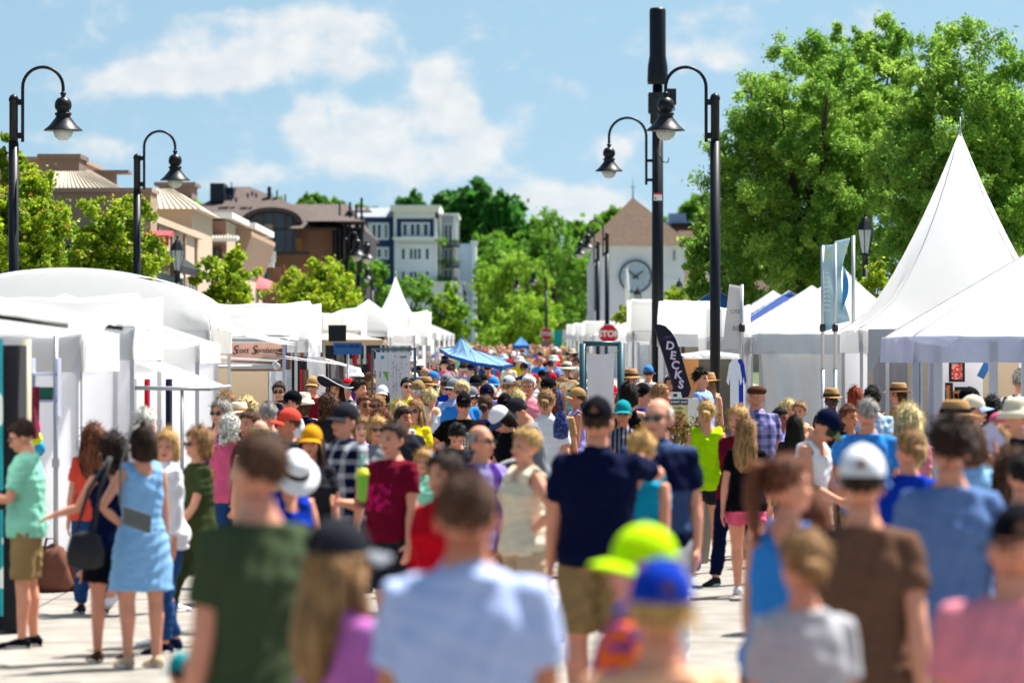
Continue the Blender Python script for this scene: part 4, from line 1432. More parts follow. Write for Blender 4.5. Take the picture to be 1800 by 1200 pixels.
# ---- left row, near to far ------------------------------------------------
# 1 nearest stall: dark display wall at the picture edge under a slim awning
e = tent(-7.2, -3.95, 26.2, 29.4, 2.42, 2.66, 'nearest white tent at the picture edge with teal seascape boards under its awning', walls='lf', val=.12, kind='peak', sag=.03)
b = MB()
b.grid(lambda u, v: (1.5 + u * 1.05, -1.65 + 3.3 * v, 2.55 - .20 * u + .05 * math.sin(v * 9)), 6, 10)
b.grid(lambda u, v: (1.5 + u * 1.05, -1.65 + 3.3 * v, 2.52 - .20 * u + .05 * math.sin(v * 9)), 6, 10)
b.build('awning', CANVAS, e)
b = MB(); b.tube([(1.6, -1.6, 2.45), (2.55, -1.6, 2.32)], .02, 6); b.build('awning_arm', DARKC, e)
b = MB(); b.tube([(1.6, 1.55, 2.45), (2.6, 1.55, 2.33)], .02, 6); b.build('awning_arm', DARKC, e)
x, y, _ = at(26, 600, 229)
e = panel_obj('display_panel', x - .02, y, .03, 2.2, .16, DARKC, 'tall black display panel at the left edge behind the man in teal', 'display panel', th=.5)
ART = M('seascape_art', C('#1a8f9a'), .5, var=.5, vscale=2.5, kind='print', c2=C('#d8e4e0'), pscale=.06)
panel_obj('seascape_picture', px2(-30, 232), FPX / 232, 1.1, 2.25, .3, ART, 'teal and white seascape picture cut by the left edge, the upper one', 'picture')
panel_obj('seascape_picture', px2(-30, 232), FPX / 232, .15, .95, .3, ART, 'teal and white seascape picture cut by the left edge, the lower one', 'picture')
b = MB(); b.tube([(0, 0, 0), (0, 0, 2.25)], .045, 10); o = b.build('support_post', M('beige_post', C('#b9ae96'), .6), None, loc=at(45, 1080, 222)[:2] + (0,)); tag(o, 'beige post beside the tall black display panel', 'post')
# 2 pop-up tent with white walls
e = tent(-7.0, -3.86, 34.6, 37.8, 2.33, 2.70, 'white walled tent behind the man in teal, its pole standing clear of the wall', walls='nlf', val=.36, sag=.04)
b = MB()
b.tube([(0, 0, 0), (0, 0, 2.3)], .022, 8)
b.box(-.05, .05, -.05, .05, 0, .015); b.box(-.032, .032, -.032, .032, 1.12, 1.2)
tag(b.build('tent_pole', POSTM, None, loc=at(98, 1040, 196)[:2] + (0,)), 'thin free standing steel pole in front of the white walled tent', 'pole')
o = empty('plastic_window_shelf', at(77, 680, 205)[:2] + (0,), 0, 'clear sided shelf with a green box under the tent valance', 'shelf')
b = MB(); b.box(-.11, .11, 0, .25, 1.72, 1.74); b.box(-.11, .11, 0, .25, 1.95, 1.97); b.box(-.12, -.1, 0, .25, 1.6, 2.1); b.box(.1, .12, 0, .25, 1.6, 2.1); b.build('shelf', LAVC, o)
b = MB(); b.box(-.05, .06, .05, .2, 1.742, 1.85); tag(b.build('storage_box', M('green_plastic', C('#1f6b52'), .5), None, loc=o.location), 'dark green box on the clear sided shelf', 'box')
# balloons / garland in pink, yellow and blue
for k, (px, py, c, nm) in enumerate(((62, 752, '#e8408f', 'pink'), (65, 773, '#d6e21f', 'yellow'), (70, 788, '#2f9fd0', 'blue'))):
    x, y, z = at(px, py, 200)
    b = MB(); b.lathe([(.001, .07), (.03, .06), (.05, .02), (.045, -.03), (.02, -.06), (.001, -.07)], n=14)
    b.tube([(0, 0, .06), (0, 0, .12)], .006, 5)
    tag(b.build('pompom', M('pompom_' + nm, C(c), .8, var=.2, vscale=30, bump=.6, bscale=60), None, loc=(x, y, z)), nm + ' pompom hanging behind the man in teal', 'decoration')
x, y, z = at(50, 725, 208)
b = MB(); curtain(b, (-.09, 0), (.09, .03), -.22, .22, amp=.03, waves=1.2)
tag(b.build('hanging_garment', M('garment_maroon', C('#7a1f3a'), .85, var=.15), None, loc=(x, y, z)), 'maroon garment hanging above the man in teal', 'garment')
# bags on the ground by the wall
def sack(px, py, s, w, h, label, mat):
    x, y, _ = at(px, py, s)
    b = MB()
    b.lathe([(w * .4, 0), (w * .52, h * .15), (w * .5, h * .5), (w * .42, h * .8), (w * .3, h * .95), (w * .1, h)], n=14, sx=1, sy=.7)
    b.v = [(a + .03 * math.sin(c * 31 + d * 22), c + .02 * math.sin(a * 37), max(0, d + .02 * math.sin(a * 40 + c * 20))) for a, c, d in b.v]
    e = empty('weight_sack', (x, y, 0), 0, label, 'bag')
    b.build('bag_body', mat, e)
    b = MB(); b.tube([(-w * .2, 0, h * .85), (-w * .12, 0, h * 1.15), (w * .12, 0, h * 1.15), (w * .2, 0, h * .85)], .012, 6); b.build('handle', mat, e)


BRB = M('brown_leather', C('#6f4534'), .8, var=.25, vscale=12)
sack(90, 1040, 196, .34, .42, 'brown sack slumped at the foot of the free standing steel pole', BRB)
sack(128, 1030, 195, .30, .30, 'reddish brown bag on the ground behind the woman in the navy top', M('red_brown_leather', C('#7c3f30'), .8, var=.25, vscale=12))
# 3 boxy white tent with a low awning reaching into the street
e = tent(-7.0, -3.98, 40.6, 43.8, 2.42, 2.77, 'boxy white tent with a steel framed awning beside the vaulted tent', walls='nl', val=.35, kind='box')
b = MB()
b.grid(lambda u, v: (1.5 + u * .75, -1.6 + 3.2 * v, 2.05 - .28 * u), 4, 6)
b.build('awning', CANVAS, e)
b = MB(); b.tube([(1.5, -1.6, 1.78), (2.3, -1.6, 1.77)], .022, 8); b.tube([(2.27, -1.6, 1.77), (2.27, 1.6, 1.77)], .022, 8); b.tube([(2.0, -1.58, 0), (2.0, -1.58, 1.78)], .02, 8); b.build('awning_frame', POSTM, e)
b = MB(); curtain(b, (.7, -1.3), (1.1, -1.3), .05, 2.0, amp=.02, waves=3); b.build('dark_curtain', DARKC, e)
e = tent(-7.1, -3.62, 44.6, 47.6, 2.25, 2.85, 'white tent with hanging side walls left of the beige booth', walls='lf', val=.22, kind='peak', sag=.05)
for k, (xx, c) in enumerate(((-4.6, '#dfe3ee'), (-4.42, '#c8ccd8'), (-4.2, '#c41f35'), (-3.95, '#1c2340'))):
    b = MB(); ww_ = (.1, .1, .03, .035)[k]
    curtain(b, (-ww_, 0), (ww_, 0), 0, .75, amp=.015, waves=1.5)
    o = b.build('hanging_garment', M('garment_%d' % k, C(c), .85, var=.1), None, loc=(xx, 44.2, 1.1))
    tag(o, ['white', 'pale grey', 'red', 'dark navy'][k] + ' garment hanging in the boxy white tent', 'garment')
# 4 vaulted tent
e = tent(-7.75, -3.98, 50.6, 54.6, 2.45, 3.27, 'large white tent with a rounded vault roof left of the second lamp post', walls='l', val=.3, kind='vault')
b = MB()
b.grid(lambda u, v: (1.5 + u * 1.3, -1.95 + 3.9 * v, 2.72 - .42 * u ** .7), 8, 6); b.grid(lambda u, v: (1.5 + u * 1.3, -1.95 + 3.9 * v, 2.69 - .42 * u ** .7), 8, 6); b.build('awning', CANVAS, e)
# 5 beige booth with the name sign
e = tent(-7.0, -3.3, 56.2, 59.4, 2.36, 2.8, 'booth with a beige wall behind the hanging name sign', walls='l', val=.0, kind='box', group=None)
b = MB(); b.box(-1.6, 1.42, .9, .95, .05, 2.3); b.build('back_wall', BEIGEC, e)
b = MB()
for zz in (2.41, 2.34):
    b.tube([(-1.62, -1.62, zz), (1.9, -1.62, zz)], .014, 6)
for xx in (.50, .80):
    b.tube([(xx, -1.62, 0), (xx, -1.62, 2.4)], .018, 8)
b.build('frame_bar', ALU, e)
b = MB(); b.box(.16, .46, -1.55, -.7, .05, 2.25); b.build('dark_panel', DARKC, e)
b = MB(); b.box(.54, .62, -1.5, -.8, .05, 2.2); b.box(.67, .70, -1.5, -.8, .05, 2.2); b.build('rust_panel', M('rust_panel', C('#8f6a58'), .8, var=.2), e)
b = MB()
b.grid(lambda u, v: (-1.1 + u * 2.8, -1.7 + 1.6 * v, 2.03 + .05 * math.sin(u * 3.14) + .05 * v), 10, 4); b.grid(lambda u, v: (-1.1 + u * 2.8, -1.7 + 1.6 * v, 1.95 + .05 * math.sin(u * 3.14) + .05 * v), 10, 4)
b.build('lower_awning', CANVAS, e)
b = MB(); b.tube([(-1.1, -1.72, 1.96), (1.7, -1.72, 1.96)], .03, 8); b.ell((1.7, -1.72, 1.97), (.07, .05, .06), 10, 8); b.build('frame_bar', ALU, e)
# name sign
s = 118
x, y, z = at(451, 627.5, s)
e = empty('name_sign', (x, y, ground_z(y)), R(-2), 'dusty pink name sign with old fashioned script lettering hanging in the beige booth', 'sign')
z -= ground_z(y)
b = MB(); b.box(-.43, .43, -.01, .01, z - .21, z + .21); bd = b.build('board', M('sign_pink', C('#c99f90'), .7, var=.08, vscale=5), e)
b = MB(); b.box(-.43, .43, -.013, -.01, z - .21, z - .06); b.build('lower_band', M('sign_sepia', C('#8f7a76'), .7, var=.25, vscale=9), bd)
b = MB()
for fx, fz, rr_ in ((.37, .1, .05), (.40, .03, .06), (.33, .03, .04), (.38, -.09, .10), (.28, -.10, .07), (.41, .16, .035)):
    b.prism([(fx + rr_ * (1 + .3 * math.sin(5 * a)) * math.cos(a), z + fz + rr_ * .6 * math.sin(a)) for a in [k * .39 for k in range(16)] if fx + rr_ * 1.3 * math.cos(a) < .43], 'y', -.017 - rr_ * .01, -.0135)
b.build('tree_picture', M('sepia_dark', C('#4e3a34'), .8, var=.3, vscale=20), bd)
SGT = M('sepia_lettering', C('#4a2f33'), .7)
text('S', .19, bd, (-.325, -.02, z + .10), (R(90), 0, 0), SGT, shear=.25)
text('cott', .12, bd, (-.215, -.02, z + .10), (R(90), 0, 0), SGT, shear=.2)
text('S', .19, bd, (-.04, -.02, z + .10), (R(90), 0, 0), SGT, shear=.25)
text('ternberg', .12, bd, (.14, -.02, z + .10), (R(90), 0, 0), SGT, shear=.2, sx=.86)
for k in range(2):
    b = MB(); b.tube([(-.4 + .8 * k, 0, z + .21), (-.4 + .8 * k, 0, 2.3)], .008, 5); b.build('hanger', POSTM, e)
TEXL = ['dark maroon', 'dark navy', 'cream', 'black', 'pale lavender', 'pale blue', 'dark charcoal', 'crimson red', 'taupe', 'white', 'dark brown', 'light grey', 'mid grey', 'scarlet red', 'off white', 'narrow brick red', 'taupe', 'charcoal', 'dark red']
# 6 tall boxy tent roof
e = tent(-5.5, -3.3, 62.5, 66.5, 2.35, 2.98, 'tall boxy white tent behind the pink name sign', walls='r', val=.2, kind='box')
b = MB(); b.grid(lambda u, v: (-1.4 + u * 2.4, -2.1 + .5 * v, 2.72 - .34 * u ** .5 + .03 * math.sin(u * 7)), 10, 4); b.build('awning', CANVAS, e)
b = MB(); b.box(.70, .74, -2.12, -2.08, .05, 2.3); b.build('blue_edge', M('blue_trim', C('#1f4fb0'), .6), e)
for k, (px, w, c) in enumerate(((440, .10, '#5a2a2a'), (452, .06, '#1d2340'), (465, .07, '#cfc4b0'), (474, .05, '#20222a'), (486, .12, '#dfe2ee'), (500, .16, '#c9d3e2'), (526, .12, '#22252f'), (534, .06, '#b3242e'), (542, .08, '#6a5a4a'), (556, .14, '#e8e9ee'), (577, .05, '#3a3030'), (586, .10, '#a7a0a0'), (598, .06, '#74706f'), (606, .04, '#b81f2e'), (614, .10, '#d9d5d2'), (624, .05, '#b02a2e'), (633, .08, '#6f5a4a'), (643, .09, '#2a2a33'), (652, .05, '#8a1f2d'))):
    s = 112 if px < 570 else 95
    x, y, _ = at(px, 600, s)
    b = MB(); curtain(b, (-w, 0), (w, .05), 0, 1.15 if k % 3 else 1.35, amp=.02, waves=1.5)
    o = b.build('textile_hanging', M('textile_%d' % k, C(c), .85, var=.25, vscale=7), None, loc=(x, y, ground_z(y) + .75))
    tag(o, TEXL[k] + ' textile hanging on the stalls ' + ('below the pink name sign' if px < 520 else 'left of the blue name sign' if px < 592 else 'below the blue name sign' if px < 628 else 'beside the map frame'), 'textile', 'hanging textiles on the left stalls')
# 7 blue sign
s = 108
x, y, z = at(611.5, 612.5, s)
e = empty('name_sign', (x, y, ground_z(y)), R(3), 'blue name sign left of the map board', 'sign')
z -= ground_z(y)
b = MB(); b.box(-.23, .23, -.012, .012, z - .095, z + .095); bd = b.build('board', M('sign_blue', C('#2a5fa0'), .6, var=.1, vscale=8), e)
SBT = M('sign_dark_blue', C('#12284f'), .6)
text('DOUG L MILLER', .054, bd, (0, -.018, z + .035), (R(90), 0, 0), SBT, bold=.001)
marks(bd, -.19, z - .045, .38, .03, -.0125, M('pale_blue_ink', C('#5f87bb'), .6), 3)
b = MB(); b.tube([(.0, .03, 0), (.0, .03, z)], .02, 8); b.build('post', POSTM, e)
# small awnings reaching right
for (px, py, s, w, lab) in ((532, 632, 118, .62, 'narrow white awning with a rounded tip left of the blue name sign'), (600, 640, 104, .3, 'short white awning tip below the blue name sign')):
    x, y, z = at(px, py, s)
    b = MB()
    b.grid(lambda u, v: (-w + 2 * w * u, -.6 + 1.2 * v, .10 - .17 * u), 8, 4); b.grid(lambda u, v: (-w + 2 * w * u, -.6 + 1.2 * v, .06 - .14 * u), 8, 4)
    tag(b.build('stall_awning', CANVAS, None, loc=(x, y, z)), lab, 'awning')
# 8.. further tents
e = tent(-4.15, -2.72, 84, 87.2, 2.5, 3.0, 'small vaulted white tent with a dark opening left of the map board', walls='', val=.12, kind='vault')
b = MB(); b.box(-.7, .7, -1.2, -1.15, 1.9, 2.4); b.build('opening_shade', DARKC, e)  # charcoal slab: the shade inside the tent mouth, put in as dark colour
b = MB(); b.box(-.35, -.02, -1.55, -1.4, 2.1, 2.36); b.build('speaker_box', DARKC, e)
e = tent(-4.3, -3.1, 79, 82, 2.5, 2.92, 'square white tent end standing before the small vaulted tent', kind='box', val=.2)
e = tent(-4.5, -2.2, 88, 91.5, 2.42, 3.25, 'white tent with a low pointed roof in front of the small spired peak', val=.2)
e = tent(-4.3, -2.0, 102, 106, 2.5, 4.02, 'small white high peaked tent with a spire behind the map board', p=2.1, rnd_=.8, spike=.12, val=.2)
e = tent(-3.6, -2.1, 96, 100, 2.35, 3.02, 'boxy white tent end right of the small spired tent', kind='box', val=.2)
e = tent(-4.4, -2.55, 76, 78.6, 2.33, 2.5, 'cream stall awning directly above the map board frame', val=.1, cm=BEIGEC, kind='peak')
b = MB(); b.box(-.15, .2, -1.5, -1.4, 2.3, 2.62); b.build('speaker_box', DARKC, e)
for k in range(7):
    y0 = 112 + k * 14
    tent(-5.0 - .1 * k, -2.9 - .02 * k, y0, y0 + 5, 2.4, 2.95, ORD[k] + ' of the far white tents on the left side behind the blue umbrella', val=.25, walls='r', group='far white tents on the left side')

# ---- right row ------------------------------------------------------------
# nearest canopies with side curtains
e = tent(4.55, 8.2, 43.5, 47.0, 2.34, 3.5, 'nearest white tent on the right with lavender curtains and a picture inside', val=.30, walls='', vm=LAVC, wave=.03)
b = MB(); curtain(b, (-1.84, -1.72), (-1.72, -1.72), .1, 2.05, amp=.035, waves=2); curtain(b, (-1.64, -1.7), (-1.50, -1.68), .1, 2.05, amp=.04, waves=2); b.build('tied_curtain', LAVC, e)
b = MB(); curtain(b, (-1.48, -1.5), (-1.38, -.6), .1, 2.05, amp=.03, waves=2); b.build('side_wall', CANVASW, e)
b = MB(); b.box(-1.3, -.2, 1.2, 1.25, .1, 2.2); b.build('back_wall', CANVASW, e)
b = MB(); b.box(-.78, -.36, .3, .36, .1, 2.1); b.build('cream_wall', BEIGEC, e)
for xx in (-1.55, -.92, -.55):
    b = MB(); b.box(xx - .05, xx + .05, -1.75, -1.68, 0, 2.3); b.build('post', M('pale_post', C('#b4b8c4'), .5), e)
b = MB(); curtain(b, (-.5, -1.5), (.3, -1.5), .1, 2.2, amp=.05, waves=1.5); b.build('side_wall', CANVASW, e)
x, y, z = at(1682, 652, 146)
PICR = M('red_picture', C('#c4383c'), .6, var=.3, vscale=20, kind='print', c2=C('#e7a08c'), pscale=1.6)
panel_obj('framed_picture', x, y, z - .10, z + .09, .13, PICR, 'red picture in a black frame on the wall of the nearest right tent', 'picture', frame=DARKC, th=.02)
for k, (px, py, w, h, c) in enumerate(((1658, 697, .07, .16, '#b8412f'), (1667, 689, .05, .17, '#cc6a3a'), (1678, 700, .08, .12, '#8c5a3a'), (1688, 690, .07, .08, '#6f4a34'), (1660, 715, .06, .08, '#e0c040'), (1668, 708, .04, .1, '#2f8f9a'), (1678, 715, .05, .09, '#c9302c'), (1690, 705, .07, .12, '#704830'))):
    x, y, z = at(px, py, 146)
    panel_obj('small_picture', x, y + .01 * k, z - h / 2, z + h / 2, w, M('pic_%d' % k, C(c), .6, var=.4, vscale=25), ['tall brick red', 'tall orange', 'wide brown', 'dark brown topmost', 'yellow', 'narrow teal', 'bright red', 'brown rightmost'][k] + ' picture among those stacked inside the nearest right tent', 'picture', th=.02, frame=DARKC if k % 2 else M('oak', C('#a0703f'), .6), group='small pictures inside the nearest right tent')
x, y, z = at(1730, 650, 150)
b = MB(); b.box(-.045, .045, -.003, .003, -.1, .1); tag(b.build('blue_tag', BLUEC, None, loc=(x, y, z), rot=(0, R(28), 0)), 'light blue paper tag hanging from the valance of the nearest right tent', 'tag')
# rainbow flag scrap
x, y, z = at(1782, 617, 152)
e = empty('rainbow_flag', (x, y, z), 0, 'small rainbow flag pinned to the clear curtain near the right edge', 'flag')
for k, c in enumerate(('#e03a3a', '#f0932a', '#f2dd36', '#3aa655', '#3b5fd0', '#6a3aa0')):
    b = MB(); b.prism([(-.12 + .03 * k, .02 - .025 * k), (.05, .09 - .02 * k), (.05, .07 - .025 * k), (-.12 + .03 * k, -.005 - .025 * k)], 'y', -.004, .004); b.build('stripe', M('rainbow_%d' % k, C(c), .7), e)
e = tent(6.0, 9.2, 38.0, 41.4, 2.42, 3.4, 'white canopy at the right edge nearest the camera with a clear curtain', val=.3, walls='', wave=.04)
b = MB(); curtain(b, (-1.62, -1.6), (-.6, -1.6), 1.55, 2.35, amp=.05, waves=3); b.build('side_wall', LAVC, e)
e = tent(5.6, 8.8, 48.2, 51.4, 2.5, 3.4, 'white canopy roof sloping behind the nearest right tent', val=.3, walls='f')
# tallest high-peak tent
e = tent(4.95, 8.2, 54.8, 57.9, 2.5, 5.42, 'tallest white tent with a sharp high peak and an arched entrance', p=1.38, rnd_=1.0, spike=.2, val=.34, walls='fr', sag=0)
b = MB()
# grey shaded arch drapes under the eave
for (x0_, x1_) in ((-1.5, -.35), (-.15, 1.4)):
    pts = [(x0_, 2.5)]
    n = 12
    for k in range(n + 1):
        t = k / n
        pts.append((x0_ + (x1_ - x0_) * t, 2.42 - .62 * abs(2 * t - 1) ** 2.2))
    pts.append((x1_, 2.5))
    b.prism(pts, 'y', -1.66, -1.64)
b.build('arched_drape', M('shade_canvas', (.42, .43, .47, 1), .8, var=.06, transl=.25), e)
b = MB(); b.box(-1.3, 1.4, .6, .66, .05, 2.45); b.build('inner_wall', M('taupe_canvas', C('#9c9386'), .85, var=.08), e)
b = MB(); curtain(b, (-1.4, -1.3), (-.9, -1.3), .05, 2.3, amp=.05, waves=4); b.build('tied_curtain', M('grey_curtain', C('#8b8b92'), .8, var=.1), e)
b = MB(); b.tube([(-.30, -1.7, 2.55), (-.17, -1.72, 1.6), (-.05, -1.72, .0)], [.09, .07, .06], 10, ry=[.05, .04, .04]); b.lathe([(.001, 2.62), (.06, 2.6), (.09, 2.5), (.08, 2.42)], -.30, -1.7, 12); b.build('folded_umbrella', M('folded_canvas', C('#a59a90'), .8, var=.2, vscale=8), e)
# low peaked tent left of it with smooth plastic walls
e = tent(4.12, 7.2, 64.3, 67.6, 2.45, 3.62, 'wide white tent with shiny wrinkled walls left of the tallest tent', p=1.3, rnd_=.6, val=.34, walls='', sag=.02,
         vm=M('grey_plastic', (.60, .63, .67, 1), .25, spec=.8, var=.06, bump=.9, bscale=3.5, transl=.3))
b = MB(); curtain(b, (-1.5, -1.6), (-.05, -1.6), .05, 2.12, amp=.10, waves=2.2); curtain(b, (0, -1.6), (1.5, -1.6), .05, 2.12, amp=.10, waves=2.2)
b.build('side_wall', M('shiny_plastic', (.72, .73, .75, 1), .26, spec=.8, var=.06, bump=1.0, bscale=2.2, transl=.35), e)
# row beyond
specs = [(4.3, 7.3, 69.5, 72.5, 2.45, 3.35, 'white', 'white tent peak just above the wide wrinkled tent'), (4.4, 7.4, 74, 77, 2.45, 3.4, 'white', 'second white tent peak above the wide wrinkled tent'),
         (4.35, 7.2, 78.5, 81.5, 2.45, 3.35, 'dblue', 'white and dark blue tent peak beside the white flag'), (4.3, 7.2, 83, 86, 2.45, 3.4, 'white', 'white tent peak partly behind the white flag'),
         (3.3, 6.2, 88, 91, 2.5, 3.5, 'blue', 'light blue tent roof between the lamp post and the white flag')]
for (a, c_, y0, y1, ez, pz, col, lab) in specs:
    tent(a, c_, y0, y1, ez, pz, lab, cm={'white': CANVAS, 'dblue': DBLUEC, 'blue': BLUEC}[col], vm=CANVAS, walls='l', val=.3)
e = tent(3.35, 4.1, 66, 69, 2.38, 2.95, 'boxy white tent behind the second lamp post on the right', kind='box', val=.3, walls='n')
e = tent(3.0, 4.15, 76.5, 80, 2.45, 3.12, 'long white tent roof behind the dark feather banner', kind='shed', val=.25, walls='l')
e = tent(2.9, 5.6, 93, 97, 2.5, 3.3, 'white tent roof behind the antenna mast', kind='box', val=.25, walls='l')
e = tent(3.45, 5.9, 106, 110, 2.4, 2.95, 'white boxy tent right of the larger stop sign', kind='box', val=.25, walls='l')
for k in range(6):
    y0 = 122 + k * 14
    tent(2.55 + .05 * k, 5.4, y0, y0 + 5, 2.4, 2.9, ORD[k] + ' of the far white tents on the right side behind the larger stop sign', val=.25, walls='l', kind='box' if k % 2 else 'peak', group='far white tents on the right side')
# striped awning with clothes stall in front of the lamp post
s = 112
x, y, z = at(1250, 625, s)
e = tent(px2(1195, s), px2(1307, s), y, y + 2.2, 2.13, 2.2, 'low white stall awning across the front of the second lamp post', val=.07, kind='peak', group=None, wave=.03)
b = MB(); b.box(-.1, .5, .9, .95, .05, 2.1); b.build('dark_wall', M('brown_grey_wall', C('#4d4a44'), .9, var=.1), e)
b = MB(); b.box(-.38, -.12, .7, .74, .8, 2.05); b.build('wood_frame', M('oak'), e)
b = MB(); b.box(.07, .10, -1.05, -1.0, 0, 2.1); b.build('red_pole', M('red_pole', C('#d0553f'), .6), e)
for k, (px, c, w, lab) in enumerate(((1291, '#dfe6f2', .075, 'white shirt hanging at the end of the low stall awning'), (1301, '#2238a8', .06, 'royal blue shirt hanging at the end of the low stall awning'))):
    xx, yy_, zz = at(px, 632, 124 - 2 * k)
    b = MB()
    b.prism([(-w, -.02), (-w * .3, .06), (w * .3, .06), (w, -.02), (w * 1.5, -.26), (w * 1.1, -.31), (w * .8, -.18), (w * .8, -.72), (-w * .8, -.72), (-w * .8, -.18), (-w * 1.1, -.31), (-w * 1.5, -.26)], 'y', -.025, .025)
    tag(b.build('hanging_shirt', M('shirt_hang_%d' % k, C(c), .85, var=.08), None, loc=(xx, yy_, zz - .05)), lab, 'shirt')

# ---- flags, banners and signs ----------------------------------------------
BAN = M('banner_teal', C('#66b0d2'), .7, var=.15, vscale=3, transl=.3, kind='hstripe', c2=C('#b7d2da'), pscale=.02)


def flag_pole(px, ytop, s, label, h2=None, r=.028):
    x, y, z = at(px, ytop, s)
    e = empty('flag_pole', (x, y, 0), 0, label, 'flag pole')
    b = MB(); b.tube([(0, 0, 0), (0, 0, 1.9)], r * 1.2, 10); b.tube([(0, 0, 1.9), (0, 0, z)], r, 10); b.build('pole', ALU, e)
    zj = CAMZ + (HORY - 575) / s
    b = MB(); b.lathe([(r * 1.3, zj - .07), (r * 1.7, zj - .05), (r * 1.7, zj + .02), (r * 1.2, zj + .05)], n=10); b.build('clamp', DARKM, e)
    b = MB(); b.box(-.3, .3, -.3, .3, 0, .03); b.build('base_plate', DARKM, e)
    return e, (x, y, z)


s = 112
for i, (px, yt) in enumerate(((1446, 432), (1468, 428), (1500, 414))):
    flag_pole(px, yt, s + i * 2, ['leftmost of the three silver poles of the teal banners', 'middle of the three silver poles of the teal banners', 'tallest of the three silver poles of the teal banners'][i])
x, y, z = at(1456, 505, s)
for i, (px0, px1, yt, yb, dy) in enumerate(((1445, 1466, 430, 577, 0), (1467, 1494, 424, 570, -.05))):
    xa_, xb_ = px2(px0, s), px2(px1, s)
    za_, zb_ = CAMZ + (HORY - yt) / s, CAMZ + (HORY - yb) / s
    e = empty('teal_banner', ((xa_ + xb_) / 2, y + dy, zb_), 0, ['left teal banner with a ladder like column of white lettering', 'right teal banner whose lower corner flies out to the tallest pole'][i], 'banner')
    b = MB(); w, h = xb_ - xa_, za_ - zb_
    for o_ in (0, .012):
        if i == 0:
            b.grid(lambda u, v: (-w / 2 + w * u, .03 * math.sin(v * 6 + u * 3) + o_, h * v - .06 * (1 - u) * (1 - v)), 6, 18)
        else:
            b.grid(lambda u, v: (-w / 2 + w * (u * (1.0 - .55 * math.sin(v * 3.14) ** 1.2)) + .0, .12 * math.sin(v * 3.14) * u + o_, h * v + .05 * u), 8, 20)
    o2 = b.build('cloth', BAN, e)
    WT = M('white_ink', (.75, .8, .82, 1), .6)
    YT = M('yellow_ink', C('#cfd070'), .6)
    bb = MB()
    if i == 0:
        n_ = 9
        for k in range(n_):
            zz = h * (.20 + .055 * k)
            ww = .055 - .003 * k
            bb.box(-.02 - ww, -.02 + ww, -.062, -.056, zz + .022, zz + .036)
            if k < 6:
                bb.box(-.02 - ww, -.02 - ww + .014, -.0615, -.056, zz, zz + .022)
                bb.box(-.02 + ww - .014, -.02 + ww, -.0615, -.056, zz, zz + .022)
        bb.box(-.075, -.065, -.0605, -.056, h * .35, h * .72)
        bb.build('lettering', WT, o2)
        bb = MB()
        for k in range(3):
            bb.box(-.055 + k * .04, -.045 + k * .04, -.062, -.056, h * .82, h * .92)
        bb.box(-.055, .035, -.0615, -.056, h * .91, h * .925)
        bb.build('emblem', YT, o2)
    else:
        for k in range(3):
            bb.box(-.0 + k * .03, .008 + k * .03, -.07, -.064, h * .84, h * .93)
        bb.build('emblem', YT, o2)

e = empty('teal_banner', (px2(1482, s), y - .03, CAMZ + (HORY - 545) / s), 0, 'narrow blue banner edge curving behind the tallest silver pole', 'banner')
b = MB(); b.grid(lambda u, v: (-.02 + .10 * math.sin(v * 3.14) * u + .02 * v, .05 * u, .72 * v), 5, 14); b.build('cloth', M('banner_blue', C('#2f7fb5'), .7, var=.1, transl=.2), e)

# white flag with dark letters
s = 118
e, (x, y, z) = flag_pole(1304, 500, s, 'silver pole of the white flag beside the second right lamp post')
e = empty('white_flag', (x, y - .03, 0), 0, 'white flag with small dark lettering right of the second lamp post', 'flag')
zt, zb = CAMZ + (HORY - 503) / s, CAMZ + (HORY - 613) / s
b = MB()
for o_ in (0, .01):
    b.grid(lambda u, v: (-.02 - (.27 - .10 * v) * (1 - u), .03 * math.sin(v * 5) + o_, zb + (zt - zb) * v + (.03 * (1 - u) * v)), 6, 14)
fl = b.build('cloth', M('flag_cloth', (.70, .68, .67, 1), .8, var=.04, transl=.25), e)
INK = M('grey_ink', C('#6a6c78'), .7)
text('OSE', .085, fl, (-.10, -.05, zb + .55), (R(90), 0, 0), INK)
text('BE', .10, fl, (-.09, -.05, zb + .3), (R(90), 0, 0), INK)

# feather banner DECKS
s = 128
x, y, _ = at(1190, 640, s)
e = empty('feather_banner', (x, y, 0), 0, 'dark navy feather banner reading DECKS', 'banner')
cz = CAMZ + (HORY - 640) / s
k_ = 1 / s
out = [(1150, 570), (1160, 570), (1170, 573), (1180, 583), (1188, 596), (1198, 625), (1208, 660), (1215, 683), (1210, 697), (1192, 701), (1184, 680), (1172, 640), (1162, 605), (1156, 590)]
b = MB(); b.prism([((px - 1190) * k_, cz + (640 - py) * k_) for px, py in out], 'y', -.008, .008)
cl = b.build('cloth', M('banner_navy', C('#1b1a2e'), .75, var=.12), e)
LAV = M('banner_ink', C('#c9bcd6'), .7)
for ch, px, py in zip('DECKS', (1178, 1183, 1187, 1192, 1197), (608, 625, 642, 659, 676)):
    text(ch, .155, cl, ((px - 1190) * k_, -.016, cz + (640 - py) * k_), (R(90), R(8), 0), LAV, bold=.006)
o_ = marks(cl, -.07, -.02, .14, .04, 0, M('dim_ink', C('#75689a'), .7), 5, 2)
o_.location = ((1174 - 1190) * k_, -.012, cz + (640 - 592) * k_)
o_.rotation_euler = (0, R(-18), 0)
b = MB(); b.tube([((1192 - 1190) * k_, .02, 0), ((1190 - 1190) * k_, .02, cz - .45), ((1172 - 1190) * k_, .02, cz), ((1156 - 1190) * k_, .02, cz + .4), ((1150 - 1190) * k_, .02, cz + .54)], .014, 6); b.build('pole', DARKM, e)
